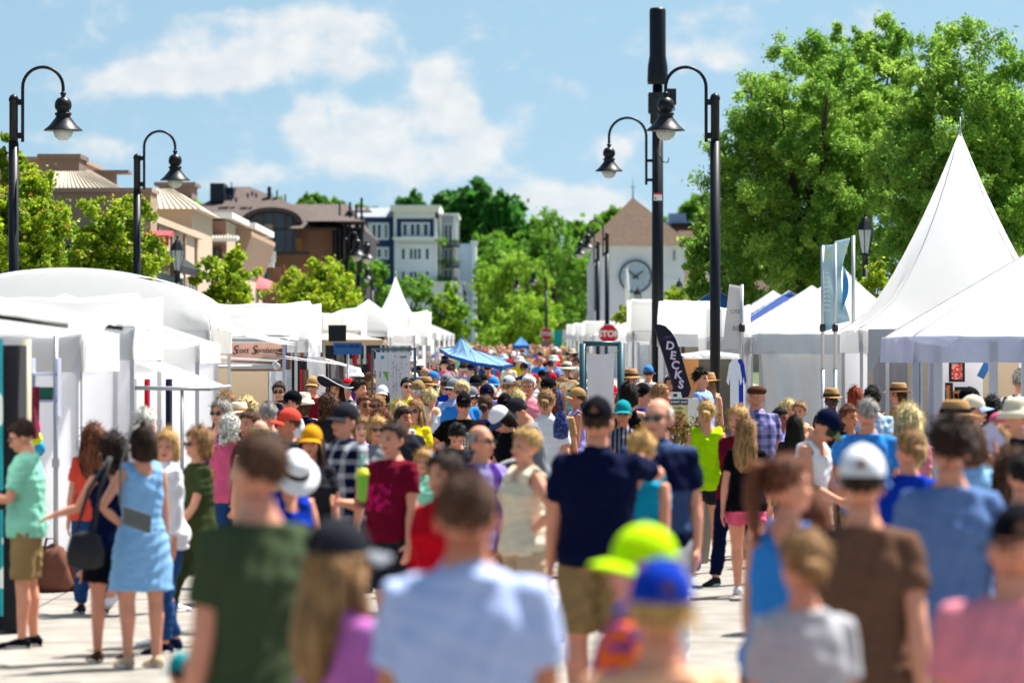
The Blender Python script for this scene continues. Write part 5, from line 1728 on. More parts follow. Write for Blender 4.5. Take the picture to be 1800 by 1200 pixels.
b = MB(); b.tube([(-.3, .02, .02), (.3, .02, .02)], .02, 6); b.tube([(0, -.3, .02), (0, .3, .02)], .02, 6); b.build('base', DARKM, e)

# A-frame sale sign
s = 158
x, y, _ = at(1196, 740, s)
e = empty('sandwich_board', (x, y, 0), R(6), 'white sandwich board with a navy EVENT SALE header and yellow panel', 'sign')
zt = CAMZ + (HORY - 700) / s
b = MB(); b.box(-.14, .16, -.02, .02, .35, zt); b.prism([(-.13, zt), (-.11, zt + .07), (.0, zt + .07), (.02, zt)], 'y', -.02, .02); b.box(.16, .2, -.02, .2, .35, zt); bd = b.build('board', TRIMW, e)
b = MB(); b.box(-.085, -.04, -.024, -.018, zt + .02, zt + .05); b.build('handle_hole', DARKM, bd)
b = MB(); b.box(-.13, .08, -.026, -.02, zt - .07, zt - .01); b.build('header', M('sign_navy', C('#1b2a52'), .6), bd)
b = MB(); b.box(-.13, .08, -.025, -.02, zt - .6, zt - .075); b.build('yellow_panel', M('sign_yellow', C('#d5cf83'), .6, var=.05), bd)
text('EVENT SALE', .034, bd, (-.02, -.03, zt - .04), (R(90), 0, 0), TRIMW, bold=.001)
for k, (t, sz, c) in enumerate((('INCLUDES A', .024, '#6a6a50'), ('FREE', .048, '#8a4438'), ('HOME', .048, '#8a4438'), ('ESTIMATE', .044, '#8a4438'))):
    text(t, sz, bd, (-.04, -.03, zt - .11 - .052 * k), (R(90), 0, 0), M('ink_' + c[1:], C(c), .6), bold=.001)
b = MB(); b.box(-.13, .16, .25, .28, .0, .35); b.box(-.12, -.09, -.02, .02, 0, .35); b.box(.12, .15, -.02, .02, 0, .35); b.build('leg', TRIMW, e)
# planter with reddish leaves
x, y, _ = at(1200, 760, 172)
e = empty('planter', (x, y, 0), 0, 'planter of mixed red and green leaves below the sandwich board', 'planter')
b = MB(); b.lathe([(.26, 0), (.36, .85), (.39, .9), (.36, .92), (.34, .88)], n=20); b.build('pot', M('pot_grey', C('#77706a'), .8, var=.1), e)
me, _ = crown_mesh('foliage', 77, .5, .4, .33, 40, 2600, .05, .032, leaf_mat('leaf_planter', C('#5c7a1e'), C('#8c3a3a'), .3), csize=.35, hollow=.2)
place('foliage', me, e, (.05, 0, 1.12))

# frames standing in the street: map board and blank banner
TEALF = M('teal_steel', C('#27505c'), .45, metal=.3, spec=.5, var=.15, vscale=6)
s = 122
x, y, _ = at(692, 600, s)
y = FPX / s
zt = CAMZ + (HORY - 611) / s
MAPG = M('map_white', (.62, .64, .70, 1), .6, var=.03)
e = empty('map_stand', (x, y, 0), 0, 'grey steel frame standing in the street and holding the map board', 'frame')
w = .325
b = MB(); b.box(-w, -w + .035, -.03, .03, 0, zt); b.box(w - .035, w, -.03, .03, 0, zt); b.box(-w + .035, w - .035, -.028, .028, zt - .04, zt - .002); b.box(-w - .05, -w + .1, -.3, .3, 0, .03); b.box(w - .1, w + .05, -.3, .3, 0, .03)
b.build('frame', M('grey_blue_steel', C('#566a75'), .5, metal=.3, var=.1), e)
e = empty('map_board', (x, y - .05, 0), 0, 'white festival map board hanging in the grey steel frame', 'sign')
xm0, xm1 = px2(661, s) - x, px2(721, s) - x
zm0, zm1 = CAMZ + (HORY - 708) / s, CAMZ + (HORY - 619) / s
b = MB(); b.box(xm0, xm1, -.01, .01, zm0, zm1); bd = b.build('board', MAPG, e)
zp = lambda f: zm0 + (zm1 - zm0) * f
xp = lambda f: xm0 + (xm1 - xm0) * f
b = MB(); b.prism([(xp(.2), zp(.62)), (xp(.36), zp(.62)), (xp(.36), zp(.44)), (xp(.33), zp(.44))], 'y', -.013, -.0105); b.build('park_area', M('map_green', C('#6aa832'), .6), bd)
b = MB(); b.prism([(xp(.19) + .028 * math.cos(a), zp(.9) + .028 * math.sin(a)) for a in [k * .42 for k in range(15)]], 'y', -.013, -.0105); b.build('logo', M('map_blue', C('#2f8fd0'), .6), bd)
for col_, rects in (('#b07ac0', ((.50, .10, .512, .78), (.595, .20, .607, .78))), ('#5a5f70', ((.35, .0, .354, .95), (.745, .68, .747, .9), (.68, .7, .80, .703), (.61, .48, .78, .483), (.61, .32, .7, .323), (.12, .2, .25, .203), (.1, .15, .22, .153))),
                    ('#9cc0d8', ((.14, .50, .146, .88), (.28, .12, .285, .40), (.08, .26, .26, .262), (.08, .3, .24, .302), (.10, .34, .24, .342), (.62, .57, .8, .574), (.7, .2, .85, .204)))):
    b = MB()
    for (a, c_, d, f) in rects:
        b.box(xp(a), xp(d), -.0125, -.0105, zp(c_), zp(f))
    b.build('map_lines', M('mapink_' + col_[1:], C(col_), .6), bd)
rr = random.Random(3)
b = MB()
for k in range(60):
    a, c_ = rr.uniform(.42, .92), rr.uniform(.1, .85)
    q = rr.uniform(.006, .02)
    b.box(xp(a), xp(a + q * 1.6), -.014 - .00001 * k, -.0125, zp(c_), zp(c_ + q * .7))
for k in range(10):
    b.box(xp(.11), xp(.14), -.0136, -.0125, zp(.5 + k * .012), zp(.507 + k * .012)); b.box(xp(.28), xp(.31), -.0136, -.0125, zp(.14 + k * .012), zp(.147 + k * .012))
b.build('map_marks', M('mapink_dark', C('#4a4a66'), .6), bd)
text('MAP', .05, bd, (xp(.8), -.016, zp(.9)), (R(90), 0, 0), M('mapink_dark'))
b = MB()
for (a, c_) in ((.56, .92), (.70, .515), (.77, .18), (.49, .8)):
    b = MB(); b.prism([(xp(a) + .011 * math.cos(q), zp(c_) + .011 * math.sin(q)) for q in [k * .7 for k in range(9)]], 'y', -.0135, -.012); b.build('map_pin', M('mapink_rust', C('#a5674a'), .6), bd)
b = MB(); b.box(xm0 + .03, xm1 - .02, -.01, .01, zm0 - .12, zm0); b.build('green_footer', M('footer_green', C('#9ab84a'), .6, var=.1), bd)
for k in (0, 1):
    b = MB(); b.tube([(xm0 + .02 if k == 0 else xm1 - .02, 0, zm1 - .01), (-w + .03 if k == 0 else w - .03, .03, zm1 + .05)], .005, 4); b.build('tie', TRIMW, e)

s = 128
xa_, xb_ = px2(1019, s), px2(1097, s)
x, y = (xa_ + xb_) / 2, FPX / s
zt = CAMZ + (HORY - 600) / s
w = (xb_ - xa_) / 2
e = empty('banner_stand', (x, y, 0), 0, 'dark teal steel frame standing in the street and holding the blank banner', 'frame')
b = MB(); b.tube([(-w + .045, 0, 0), (-w + .045, 0, zt - .03)], .05, 12); b.tube([(w - .045, 0, 0), (w - .045, 0, zt - .03)], .05, 12); b.tube([(-w + .045, 0, zt - .03), (w - .045, 0, zt - .03)], .035, 12)
b.box(-w - .05, -w + .15, -.3, .3, 0, .03); b.box(w - .15, w + .05, -.3, .3, 0, .03)
b.build('frame', TEALF, e)
e = empty('blank_banner', (x, y - .06, 0), 0, 'blank white banner tied inside the dark teal frame', 'banner')
x0_, x1_ = px2(1031, s) - x, px2(1080, s) - x
z0_, z1_ = CAMZ + (HORY - 745) / s, CAMZ + (HORY - 620) / s
b = MB()
for o_ in (0, .01):
    b.grid(lambda u, v: (x0_ + (x1_ - x0_) * (.5 + (u - .5) * (1 - .05 * math.sin(v * 3.14))), .02 * math.sin(u * 5 + v * 2) + o_, z0_ + (z1_ - z0_) * v - .02 * math.sin(u * 3.14) * v), 10, 14)
b.build('cloth', M('banner_white', (.72, .72, .73, 1), .8, var=.03, bump=.15, bscale=5), e)
for sx, x_ in ((-1, x0_), (1, x1_)):
    b = MB(); b.tube([(x_, 0, z1_ - .01), (sx * (w - .05), .03, z1_ + .06)], .006, 5); b.build('tie', M('yellow_cord', C('#c9b832'), .7), e)

# teal placard held in the crowd
# market umbrella, tilted
s = 86
x, y, z = at(838, 668, s)
e = empty('market_umbrella', (x, y, ground_z(y)), 0, 'tilted bright blue market umbrella over the crowd', 'umbrella')
top = Vector(at(810, 592, s)) - Vector((x, y, ground_z(y)))
ctr = Vector(at(838, 626, s)) - Vector((x, y, ground_z(y)))
L0 = Vector(at(772, 612, s)) - Vector((x, y, ground_z(y)))
R0_ = Vector(at(902, 640, s)) - Vector((x, y, ground_z(y)))
ax = (R0_ - L0) / 2
mid = (R0_ + L0) / 2
dep = Vector((0, .75, .12))
b = MB()
rim = []
for k in range(8):
    a = 2 * math.pi * k / 8 + .0
    rim.append(mid + ax * math.cos(a) + dep * math.sin(a))
for k in range(8):
    p, q = rim[k], rim[(k + 1) % 8]
    def fn(u, v):
        r_ = p.lerp(q, u) + (mid - p.lerp(q, u)) * (.06 * math.sin(u * 3.14))
        o_ = top.lerp(r_, v)
        sag_ = -.15 * math.sin(v * 3.14) * 1.0
        return (o_.x, o_.y, o_.z + sag_)
    b.grid(fn, 5, 8, smooth=True)
b.build('canopy', M('umbrella_blue', C('#86b4e0'), .7, var=.12, vscale=2, transl=.45), e)
b = MB()
for k in range(8):
    p, q = rim[k], rim[(k + 1) % 8]
    b.add([p, q, q + Vector((0, 0, -.07)), p + Vector((0, 0, -.07))], [(0, 1, 2, 3)])
b.build('valance', M('umbrella_dark', C('#1c4f9c'), .7, var=.1, transl=.25), e)
b = MB(); b.tube([(-.12, 0, 0), (-.08, 0, 1.2), (ctr.x, ctr.y, ctr.z), (top.x, top.y, top.z + .03)], .02, 8); b.build('pole', DARKM, e)
for k in range(8):
    b = MB(); b.tube([(top.x * .5 + ctr.x * .5, top.y, top.z * .5 + ctr.z * .5), tuple(rim[k])], .007, 4); b.build('rib', DARKM, e)
tent(px2(902, 42), px2(930, 42), 158, 161, 1.95, 2.3, 'small bright blue canopy deep in the crowd near the white vans', cm=BLUEC, vm=BLUEC, val=.15, group=None, name='blue_canopy')

# ================================================================== people
def rotm(ax, a):
    return np.array(Matrix.Rotation(a, 3, ax))


POSES = {
    # arms: upper (forward, outward), forearm (forward, outward) in degrees; legs: thigh forward, knee flex
    'stand': dict(la=(4, 6, 14, 2), ra=(2, 6, 11, 2), ll=(2, 3), rl=(-2, 3)),
    'stand2': dict(la=(14, 9, 34, 6), ra=(-8, 6, 6, 2), ll=(8, 14), rl=(-3, 2), hy=20),
    'stand3': dict(la=(-4, 7, 10, 3), ra=(16, 10, 62, -12), ll=(-4, 3), rl=(8, 13), hy=-20),
    'walk': dict(la=(22, 5, 40, -2), ra=(-20, 7, -4, 4), ll=(-18, 22), rl=(22, 8)),
    'walk2': dict(la=(-20, 9, 4, 5), ra=(22, 8, 38, 2), ll=(24, 10), rl=(-20, 62)),
    'phone': dict(la=(22, 10, 96, -28), ra=(18, 10, 88, -24), ll=(2, 2), rl=(-2, 2), hp=22),
    'hold': dict(la=(4, 9, 12, 4), ra=(14, 12, 98, -10), ll=(3, 2), rl=(-3, 4)),
    'hip': dict(la=(-6, 36, 22, -50), ra=(4, 8, 12, 4), ll=(2, 2), rl=(-2, 2)),
    'lookl': dict(la=(2, 8, 12, 3), ra=(6, 9, 20, 3), ll=(8, 6), rl=(-8, 8), hy=42),
    'lookr': dict(la=(6, 9, 20, 3), ra=(2, 8, 12, 3), ll=(-8, 8), rl=(8, 6), hy=-42),
    'down': dict(la=(14, 9, 60, -14), ra=(14, 9, 64, -12), ll=(2, 3), rl=(-2, 3), hp=34, lean=10),
    'around': dict(la=(4, 9, 14, 5), ra=(78, 24, 96, -14), ll=(2, 2), rl=(-2, 2), hy=-8),
    'reach': dict(la=(40, 14, 72, 34), ra=(4, 9, 14, 4), ll=(4, 3), rl=(-4, 6), hy=30),
    'raise': dict(la=(4, 9, 20, 4), ra=(60, 20, 158, 6), ll=(2, 2), rl=(-2, 2)),
    'hug': dict(la=(10, 12, 110, -50), ra=(10, 12, 105, -50), ll=(2, 2), rl=(-2, 2)),
}


class Skel:
    def __init__(s, sex, pose, kid=False):
        P = POSES[pose]
        s.P, s.sex, s.pose = P, sex, pose
        f = sex == 'f'
        s.shw = .145 if f else .166
        s.pel = np.array([0, 0, .93])
        lean = R(P.get('lean', 0))
        s.Lm = rotm('X', lean)     # leaning forward (towards -Y)
        s.hy, s.hp = R(P.get('hy', 0)), R(P.get('hp', 0))
        s.neck = s.T((0, .012, 1.485))
        s.Hm = rotm('Z', s.hy) @ rotm('X', s.hp) @ s.Lm
        s.arms, s.legs = {}, {}
        for side, k in ((1, 'la'), (-1, 'ra')):
            uf, uo, ff, fo = [R(v) for v in P[k]]
            sh = s.T((side * s.shw, .005, 1.392))
            d1 = np.array([side * math.sin(uo), -math.sin(uf) * math.cos(uo), -math.cos(uf) * math.cos(uo)])
            d2 = np.array([side * math.sin(fo), -math.sin(ff) * math.cos(fo), -math.cos(ff) * math.cos(fo)])
            el = sh + d1 * .285
            wr = el + d2 * .25
            s.arms[side] = (sh, el, wr, d1, d2)
        for side, k in ((1, 'll'), (-1, 'rl')):
            t, kn = [R(v) for v in P[k]]
            hp = np.array([side * .092, 0, .90])
            d1 = np.array([side * .02, -math.sin(t), -math.cos(t)])
            kp = hp + d1 * .42
            d2 = np.array([0, -math.sin(t - kn), -math.cos(t - kn)])
            an = kp + d2 * .40
            s.legs[side] = (hp, kp, an, d1, d2, t - kn)
        low = min(s.legs[1][2][2] - (.0 if abs(s.legs[1][5]) < .5 else -.02), s.legs[-1][2][2])
        s.dz = .082 - low

    def T(s, p):
        p = np.array(p, float)
        if p[2] > s.pel[2]:
            return s.pel + s.Lm @ (p - s.pel)
        return p

    def head(s, p):
        """head frame (origin at the neck pivot) to body"""
        return s.neck + s.Hm @ np.array(p, float)


TORSO = {
    'm': [(.86, 0, .150, .108), (.93, .005, .165, .122), (1.02, 0, .152, .112), (1.12, -.004, .150, .112), (1.20, -.004, .162, .120), (1.29, -.002, .171, .117), (1.35, -.004, .163, .104), (1.39, -.002, .142, .090), (1.425, .004, .110, .077), (1.46, .012, .078, .068), (1.49, .012, .060, .060)],
    'f': [(.86, 0, .158, .112), (.93, .012, .176, .128), (1.02, .004, .142, .106), (1.10, 0, .126, .096), (1.20, -.010, .138, .110), (1.28, -.022, .146, .124), (1.335, -.010, .140, .104), (1.385, -.002, .118, .084), (1.43, .010, .086, .066), (1.465, .012, .062, .058), (1.49, .012, .052, .052)],
}


def torso(b, S, z0, z1, off, n=20, wz=0.0):
    sec = TORSO[S.sex]
    zs = [z0] + [q[0] for q in sec if z0 < q[0] < z1] + [z1]
    za = [q[0] for q in sec]
    vs = []
    for z in zs:
        y, rx, ry = [np.interp(z, za, [q[i] for q in sec]) for i in (1, 2, 3)]
        o = off + wz * max(0, (1.2 - z))
        for j in range(n):
            a = 2 * math.pi * j / n
            ca, sa = math.cos(a), math.sin(a)
            e_ = .86
            vs.append(S.T(((rx + o) * abs(ca) ** e_ * (1 if ca > 0 else -1), y + (ry + o) * abs(sa) ** e_ * (1 if sa > 0 else -1), z)))
    k = len(zs)
    fs = [(i * n + j, i * n + (j + 1) % n, (i + 1) * n + (j + 1) % n, (i + 1) * n + j) for i in range(k - 1) for j in range(n)]
    fs += [tuple(range(n - 1, -1, -1)), tuple(range((k - 1) * n, k * n))]
    b.add(vs, fs, 0, True)


def hand(b, W, d, side, curl=.5):
    up = np.array([0, -1., 0]) if abs(d[1]) < .8 else np.array([0, 0, 1.])
    B = up - d * up.dot(d)
    B /= np.linalg.norm(B)                  # towards the thumb
    N = np.cross(d, B) * (1 if side > 0 else -1)   # palm normal
    if N[0] * side > 0:
        N = -N
    b.tube([W - d * .02, W + d * .02, W + d * .06, W + d * .092], [.026, .034, .041, .038], 10, ry=[.02, .018, .018, .014], up=B)
    for k, (ln, off) in enumerate(((.078, .032), (.086, .011), (.080, -.010), (.062, -.030))):
        p = W + d * (.088 - .004 * abs(k - 1)) + B * off
        a1, a2, a3 = curl * .35, curl * .8, curl * 1.25
        q1 = p + (d * math.cos(a1) + N * math.sin(a1) + B * off * 1.2) * ln * .45
        q2 = q1 + (d * math.cos(a2) + N * math.sin(a2)) * ln * .32
        q3 = q2 + (d * math.cos(a3) + N * math.sin(a3)) * ln * .25
        b.tube([p - d * .02, p, q1, q2, q3], [.0095, .0095, .009, .0085, .0065], 8)
    p = W + d * .028 + B * .028
    q1 = p + (d * .6 + B * .7 + N * .25) * .042
    q2 = q1 + (d * .85 + B * .25 + N * .35) * .03
    b.tube([p - B * .015, p, q1, q2], [.013, .0125, .011, .008], 8)


def body_mb(S, fine):
    b = MB()
    torso(b, S, .86, 1.49, 0)
    f = S.sex == 'f'
    ak = .86 if f else 1.0
    b.tube([S.T((0, .012, 1.43)), S.T((0, .010, 1.50)), S.head((0, -.005, .045))], [.062 * ak, .056 * ak, .055 * ak], 14)
    # head: cranium, face, jaw, nose, ears
    H = S.Hm
    rt = Matrix(H.tolist())
    b.ell(S.head((0, .010, .150)), (.069, .091, .090), 20, 14, rot=rt)
    b.ell(S.head((0, -.030, .105)), (.062, .060, .082), 18, 12, rot=rt)
    b.ell(S.head((0, -.052, .055)), (.040, .040, .034), 14, 10, rot=rt)
    b.ell(S.head((0, -.040, .150)), (.060, .048, .045), 14, 10, rot=rt)
    b.tube([S.head((0, -.083, .130)), S.head((0, -.100, .102)), S.head((0, -.104, .092)), S.head((0, -.086, .086))], [.007, .011, .014, .008], 8)
    for sx in (-1, 1):
        b.ell(S.head((sx * .072, .012, .115)), (.010, .020, .031), 10, 8, rot=rt)
        b.ell(S.head((sx * .036, -.064, .098)), (.022, .02, .02), 10, 8, rot=rt)
    b.ell(S.head((0, -.088, .062)), (.022, .009, .008), 10, 6, rot=rt)
    for side in (1, -1):
        sh, el, wr, d1, d2 = S.arms[side]
        inn = S.T((side * S.shw * .5, .01, 1.40))
        b.tube([inn, sh, sh + d1 * .08, (sh + el) / 2, el, el + d2 * .08, (el + wr) / 2 + d2 * .03, wr],
               [.050 * ak, .054 * ak, .051 * ak, .044 * ak, .038 * ak, .042 * ak, .034 * ak, .025 * ak], 12)
        hand(b, wr, d2, side, .6)
    for side in (1, -1):
        hp, kp, an, d1, d2, ang = S.legs[side]
        b.tube([hp + np.array([0, 0, .04]), hp, (hp + kp) / 2, kp, kp + d2 * .11 + np.array([0, .012, 0]), kp + d2 * .26, an], [.088, .092, .078, .054, .056, .042, .034], 14)
        b.add(*foot_pts(an, ang, 1.0), 0, True)
    return b


def foot_pts(an, ang, k, sole=0.0):
    """a foot as lofted rings from heel to toe"""
    rings = [(.055, .026, .050), (.03, .036, .078), (-.02, .036, .070), (-.08, .040, .048), (-.13, .043, .036), (-.165, .036, .028), (-.182, .016, .02)]
    n = 12
    vs = []
    tilt = -min(0.0, ang) if ang < -.25 else 0.0
    Rm = rotm('X', -tilt * .9) if tilt else np.eye(3)
    for (y, w, h) in rings:
        for j in range(n):
            a = 2 * math.pi * j / n
            zc = h * .5 * k
            z = zc + math.sin(a) * (h * .5 * k) - .078
            vs.append(an + Rm @ np.array([math.cos(a) * w * k, y * k, z]))
    m = len(rings)
    fs = [(i * n + j, (i + 1) * n + j, (i + 1) * n + (j + 1) % n, i * n + (j + 1) % n) for i in range(m - 1) for j in range(n)]
    fs += [tuple(range(n)), tuple(range(m * n - 1, (m - 1) * n - 1, -1))]
    return vs, fs


def remesh(mb, name, voxel, mats, smooth_it=3, dz=0.0, wrinkle=0.0, seed=0, paint=None):
    me = mb.mesh('tmp')
    o = bpy.data.objects.new('tmp', me)
    COL.objects.link(o)
    m = o.modifiers.new('r', 'REMESH')
    m.mode = 'VOXEL'
    m.voxel_size = voxel
    m.use_smooth_shade = True
    if smooth_it:
        q = o.modifiers.new('s', 'SMOOTH')
        q.factor = .5
        q.iterations = smooth_it
    dg = bpy.context.evaluated_depsgraph_get()
    out = bpy.data.meshes.new_from_object(o.evaluated_get(dg))
    bpy.data.objects.remove(o)
    bpy.data.meshes.remove(me)
    out.name = name
    n = len(out.vertices)
    co = np.empty(n * 3, np.float32)
    out.vertices.foreach_get('co', co)
    co = co.reshape(-1, 3)
    if wrinkle:
        no = np.empty(n * 3, np.float32)
        out.vertices.foreach_get('normal', no)
        no = no.reshape(-1, 3)
        x, y, z = co[:, 0], co[:, 1], co[:, 2]
        sd = seed * 1.7
        w = np.sin(z * 31 + 9 * np.sin(x * 11 + sd) + sd) * .5 + np.sin(x * 37 + z * 23 + 5 * np.sin(y * 13) + sd * 2) * .35 + np.sin(y * 29 - z * 41 + 6 * np.sin(x * 9 + z * 5)) * .3 + .35 * np.sin(z * 74 + x * 33 * np.sin(z * 8 + sd))
        w = w + .9 * np.sin(z * 13 + 4.2 * x * np.sign(x + 1e-6) + 2.5 * np.sin(y * 9 + sd)) * np.clip(1.35 - z, 0, 1) + .7 * np.sin(x * 19 + 2 * np.sin(z * 6 + sd)) * np.clip(1.3 - z, 0, .6)
        co = co + no * (w * wrinkle)[:, None]
    co[:, 2] += dz
    out.vertices.foreach_set('co', co.astype(np.float32).ravel())
    out.materials.clear()
    for mt in mats:
        out.materials.append(mt)
    if paint:
        pc = np.empty(len(out.polygons) * 3, np.float32)
        out.polygons.foreach_get('center', pc)
        out.polygons.foreach_set('material_index', paint(pc.reshape(-1, 3) - np.array([0, 0, dz])).astype(np.int32))
    out.polygons.foreach_set('use_smooth', np.ones(len(out.polygons), bool))
    out.update()
    return out


LIPS = M('lips', C('#a8544e'), .5, var=.05)
EYE = M('eye_dark', C('#1c1512'), .3, spec=.6, var=0)
BROW = M('brow', C('#4a3426'), .9, var=.1)
SKINS = [M('skin_%d' % i, C(c), .6, spec=.22, var=.13, vscale=14, bump=.12, bscale=70) for i, c in enumerate(('#d6957a', '#c58162', '#e2a98f', '#99603f', '#5e3a28'))]
LIB = {}


def lib(key, fn):
    if key not in LIB:
        LIB[key] = fn()
    return LIB[key]


def skel(sex, pose):
    return lib(('S', sex, pose), lambda: Skel(sex, pose))


def body_mesh(sex, pose, fine):
    def mk():
        S = skel(sex, pose)
        Hi = np.linalg.inv(S.Hm)

        def paint(c):
            h = (c - S.neck) @ Hi.T
            idx = np.zeros(len(c), int)
            front = h[:, 1] < -.05
            for sx in (-1, 1):
                idx[front & (((h[:, 0] - sx * .031) / .015) ** 2 + ((h[:, 2] - .128) / .0075) ** 2 < 1)] = 2
                idx[front & (abs(h[:, 0] - sx * .032) < .019) & (abs(h[:, 2] - .149) < .005)] = 3
            idx[front & (abs(h[:, 0]) < .024) & (abs(h[:, 2] - .062) < .0075)] = 1
            return idx
        return remesh(body_mb(S, fine), 'body', .0075 if fine else .0125, [SKINS[0], LIPS, EYE, BROW], 2 if fine else 1, S.dz, paint=paint)
    return lib(('B', sex, pose, fine), mk)


def garment_mesh(sex, pose, kind, fine):
    def mk():
        S = skel(sex, pose)
        b = MB()
        f = sex == 'f'
        ak = .88 if f else 1.0
        vx = .011 if fine else .017
        wr = .0062
        if kind in ('tee', 'polo', 'shirt', 'blouse', 'loose', 'crop'):
            z0 = {'tee': .86, 'polo': .87, 'shirt': .84, 'blouse': .82, 'loose': .80, 'crop': 1.02}[kind]
            torso(b, S, z0, 1.462, .024 if kind != 'loose' else .034, wz=.07 if kind in ('loose', 'blouse') else .045)
            ln = {'tee': .62, 'polo': .66, 'shirt': .75, 'blouse': 1.75, 'loose': .7, 'crop': .5}[kind]
            for side in (1, -1):
                sh, el, wri, d1, d2 = S.arms[side]
                inn = S.T((side * S.shw * .45, .01, 1.40))
                pts, rr = [inn, sh, sh + d1 * .07], [.062 * ak, .067 * ak, .064 * ak]
                if ln <= 1:
                    pts += [sh + d1 * .285 * ln]
                    rr += [(.063 if kind != 'loose' else .07) * ak]
                else:
                    pts += [(sh + el) / 2, el, el + d2 * .25 * (ln - 1)]
                    rr += [.064 * ak, .056 * ak, .050 * ak]
                b.tube(pts, rr, 14)
            if kind in ('polo', 'shirt', 'blouse'):
                b.tube([S.T((0, .014, 1.45)), S.T((0, .016, 1.497))], [.078 * ak, .066 * ak], 16, up=(1, 0, 0), ry=[.074 * ak, .066 * ak])
        elif kind in ('tank', 'sleeveless', 'racer'):
            torso(b, S, .86, 1.365, .019, wz=.05)
            w = {'tank': .055, 'sleeveless': .075, 'racer': .035}[kind]
            for side in (1, -1):
                xx = .085 if f else .10
                if kind == 'racer':
                    xx = .06
                b.tube([S.T((side * xx, -.075, 1.33)), S.T((side * xx, -.065, 1.40)), S.T((side * xx, .0, 1.462)), S.T((side * xx, .07, 1.41)), S.T((side * xx * .8, .082, 1.33))], [w, w, w, w, w], 10, ry=[.022] * 5, up=(1, 0, 0))
        elif kind == 'dress':
            torso(b, S, 1.0, 1.375, .019, wz=.02)
            b.tube([S.T((0, 0, 1.06)), S.T((0, .005, .94)), (0, 0, .80), (0, 0, .66), (0, 0, .56)], [.15, .195, .215, .232, .242], 26, ry=[.115, .145, .165, .182, .192], up=(1, 0, 0))
            for side in (1, -1):
                b.tube([S.T((side * .085, -.075, 1.33)), S.T((side * .09, -.06, 1.40)), S.T((side * .09, .0, 1.465)), S.T((side * .09, .06, 1.41)), S.T((side * .075, .08, 1.33))], [.055] * 5, 10, ry=[.02] * 5, up=(1, 0, 0))
            wr = .006
        elif kind in ('shorts', 'mini', 'pants', 'jeans', 'capri'):
            torso(b, S, .84, 1.0, .015)
            for side in (1, -1):
                hp, kp, an, d1, d2, ang = S.legs[side]
                if kind == 'mini':
                    pts, rr = [hp + np.array([0, 0, .06]), hp, hp + d1 * .16], [.09, .106, .108]
                elif kind == 'shorts':
                    pts, rr = [hp + np.array([0, 0, .06]), hp, hp + d1 * .2, hp + d1 * .38], [.09, .106, .100, .092]
                else:
                    e2 = an - d2 * .03 if kind != 'capri' else kp + d2 * .22
                    jk = 1.0 if kind == 'jeans' else 1.1
                    pts, rr = [hp + np.array([0, 0, .06]), hp, (hp + kp) / 2, kp, kp + d2 * .12, e2], [.09, .106, .092 * jk, .068 * jk, .068 * jk, .056 * jk]
                b.tube(pts, rr, 14)
        elif kind == 'skirt':
            torso(b, S, .86, 1.02, .012)
            b.tube([(0, .005, .95), (0, 0, .82), (0, 0, .62)], [.185, .205, .235], 24, ry=[.138, .16, .19], up=(1, 0, 0))
        return remesh(b, kind, vx, [None], 2, S.dz, wrinkle=wr, seed=hash((sex, pose, kind)) % 17 if False else len(kind) + len(pose) * 3 + (5 if f else 0))
    return lib(('G', sex, pose, kind, fine), mk)


def shoe_mesh(sex, pose, side):
    def mk():
        S = skel(sex, pose)
        hp, kp, an, d1, d2, ang = S.legs[side]
        b = MB()
        v, f = foot_pts(an + np.array([0, 0, S.dz]), ang, 1.18)
        b.add([(p[0], p[1], p[2]) for p in v], f, 0, True)
        rmin = min(p[2] for p in v)
        if ang > -.25:
            b.lathe([(.048, rmin - .001), (.05, rmin + .022)], an[0], an[1] - .062, 16, 1, sx=1, sy=2.65)
        return b.mesh('shoe', [None, M('sole_white', (.6, .58, .55, 1), .7)])
    return lib(('F', sex, pose, side), mk)


# ---- hair, hats and glasses in the head frame (origin = neck pivot, cranium centre z = .15)
HC = np.array([0, .010, .150])


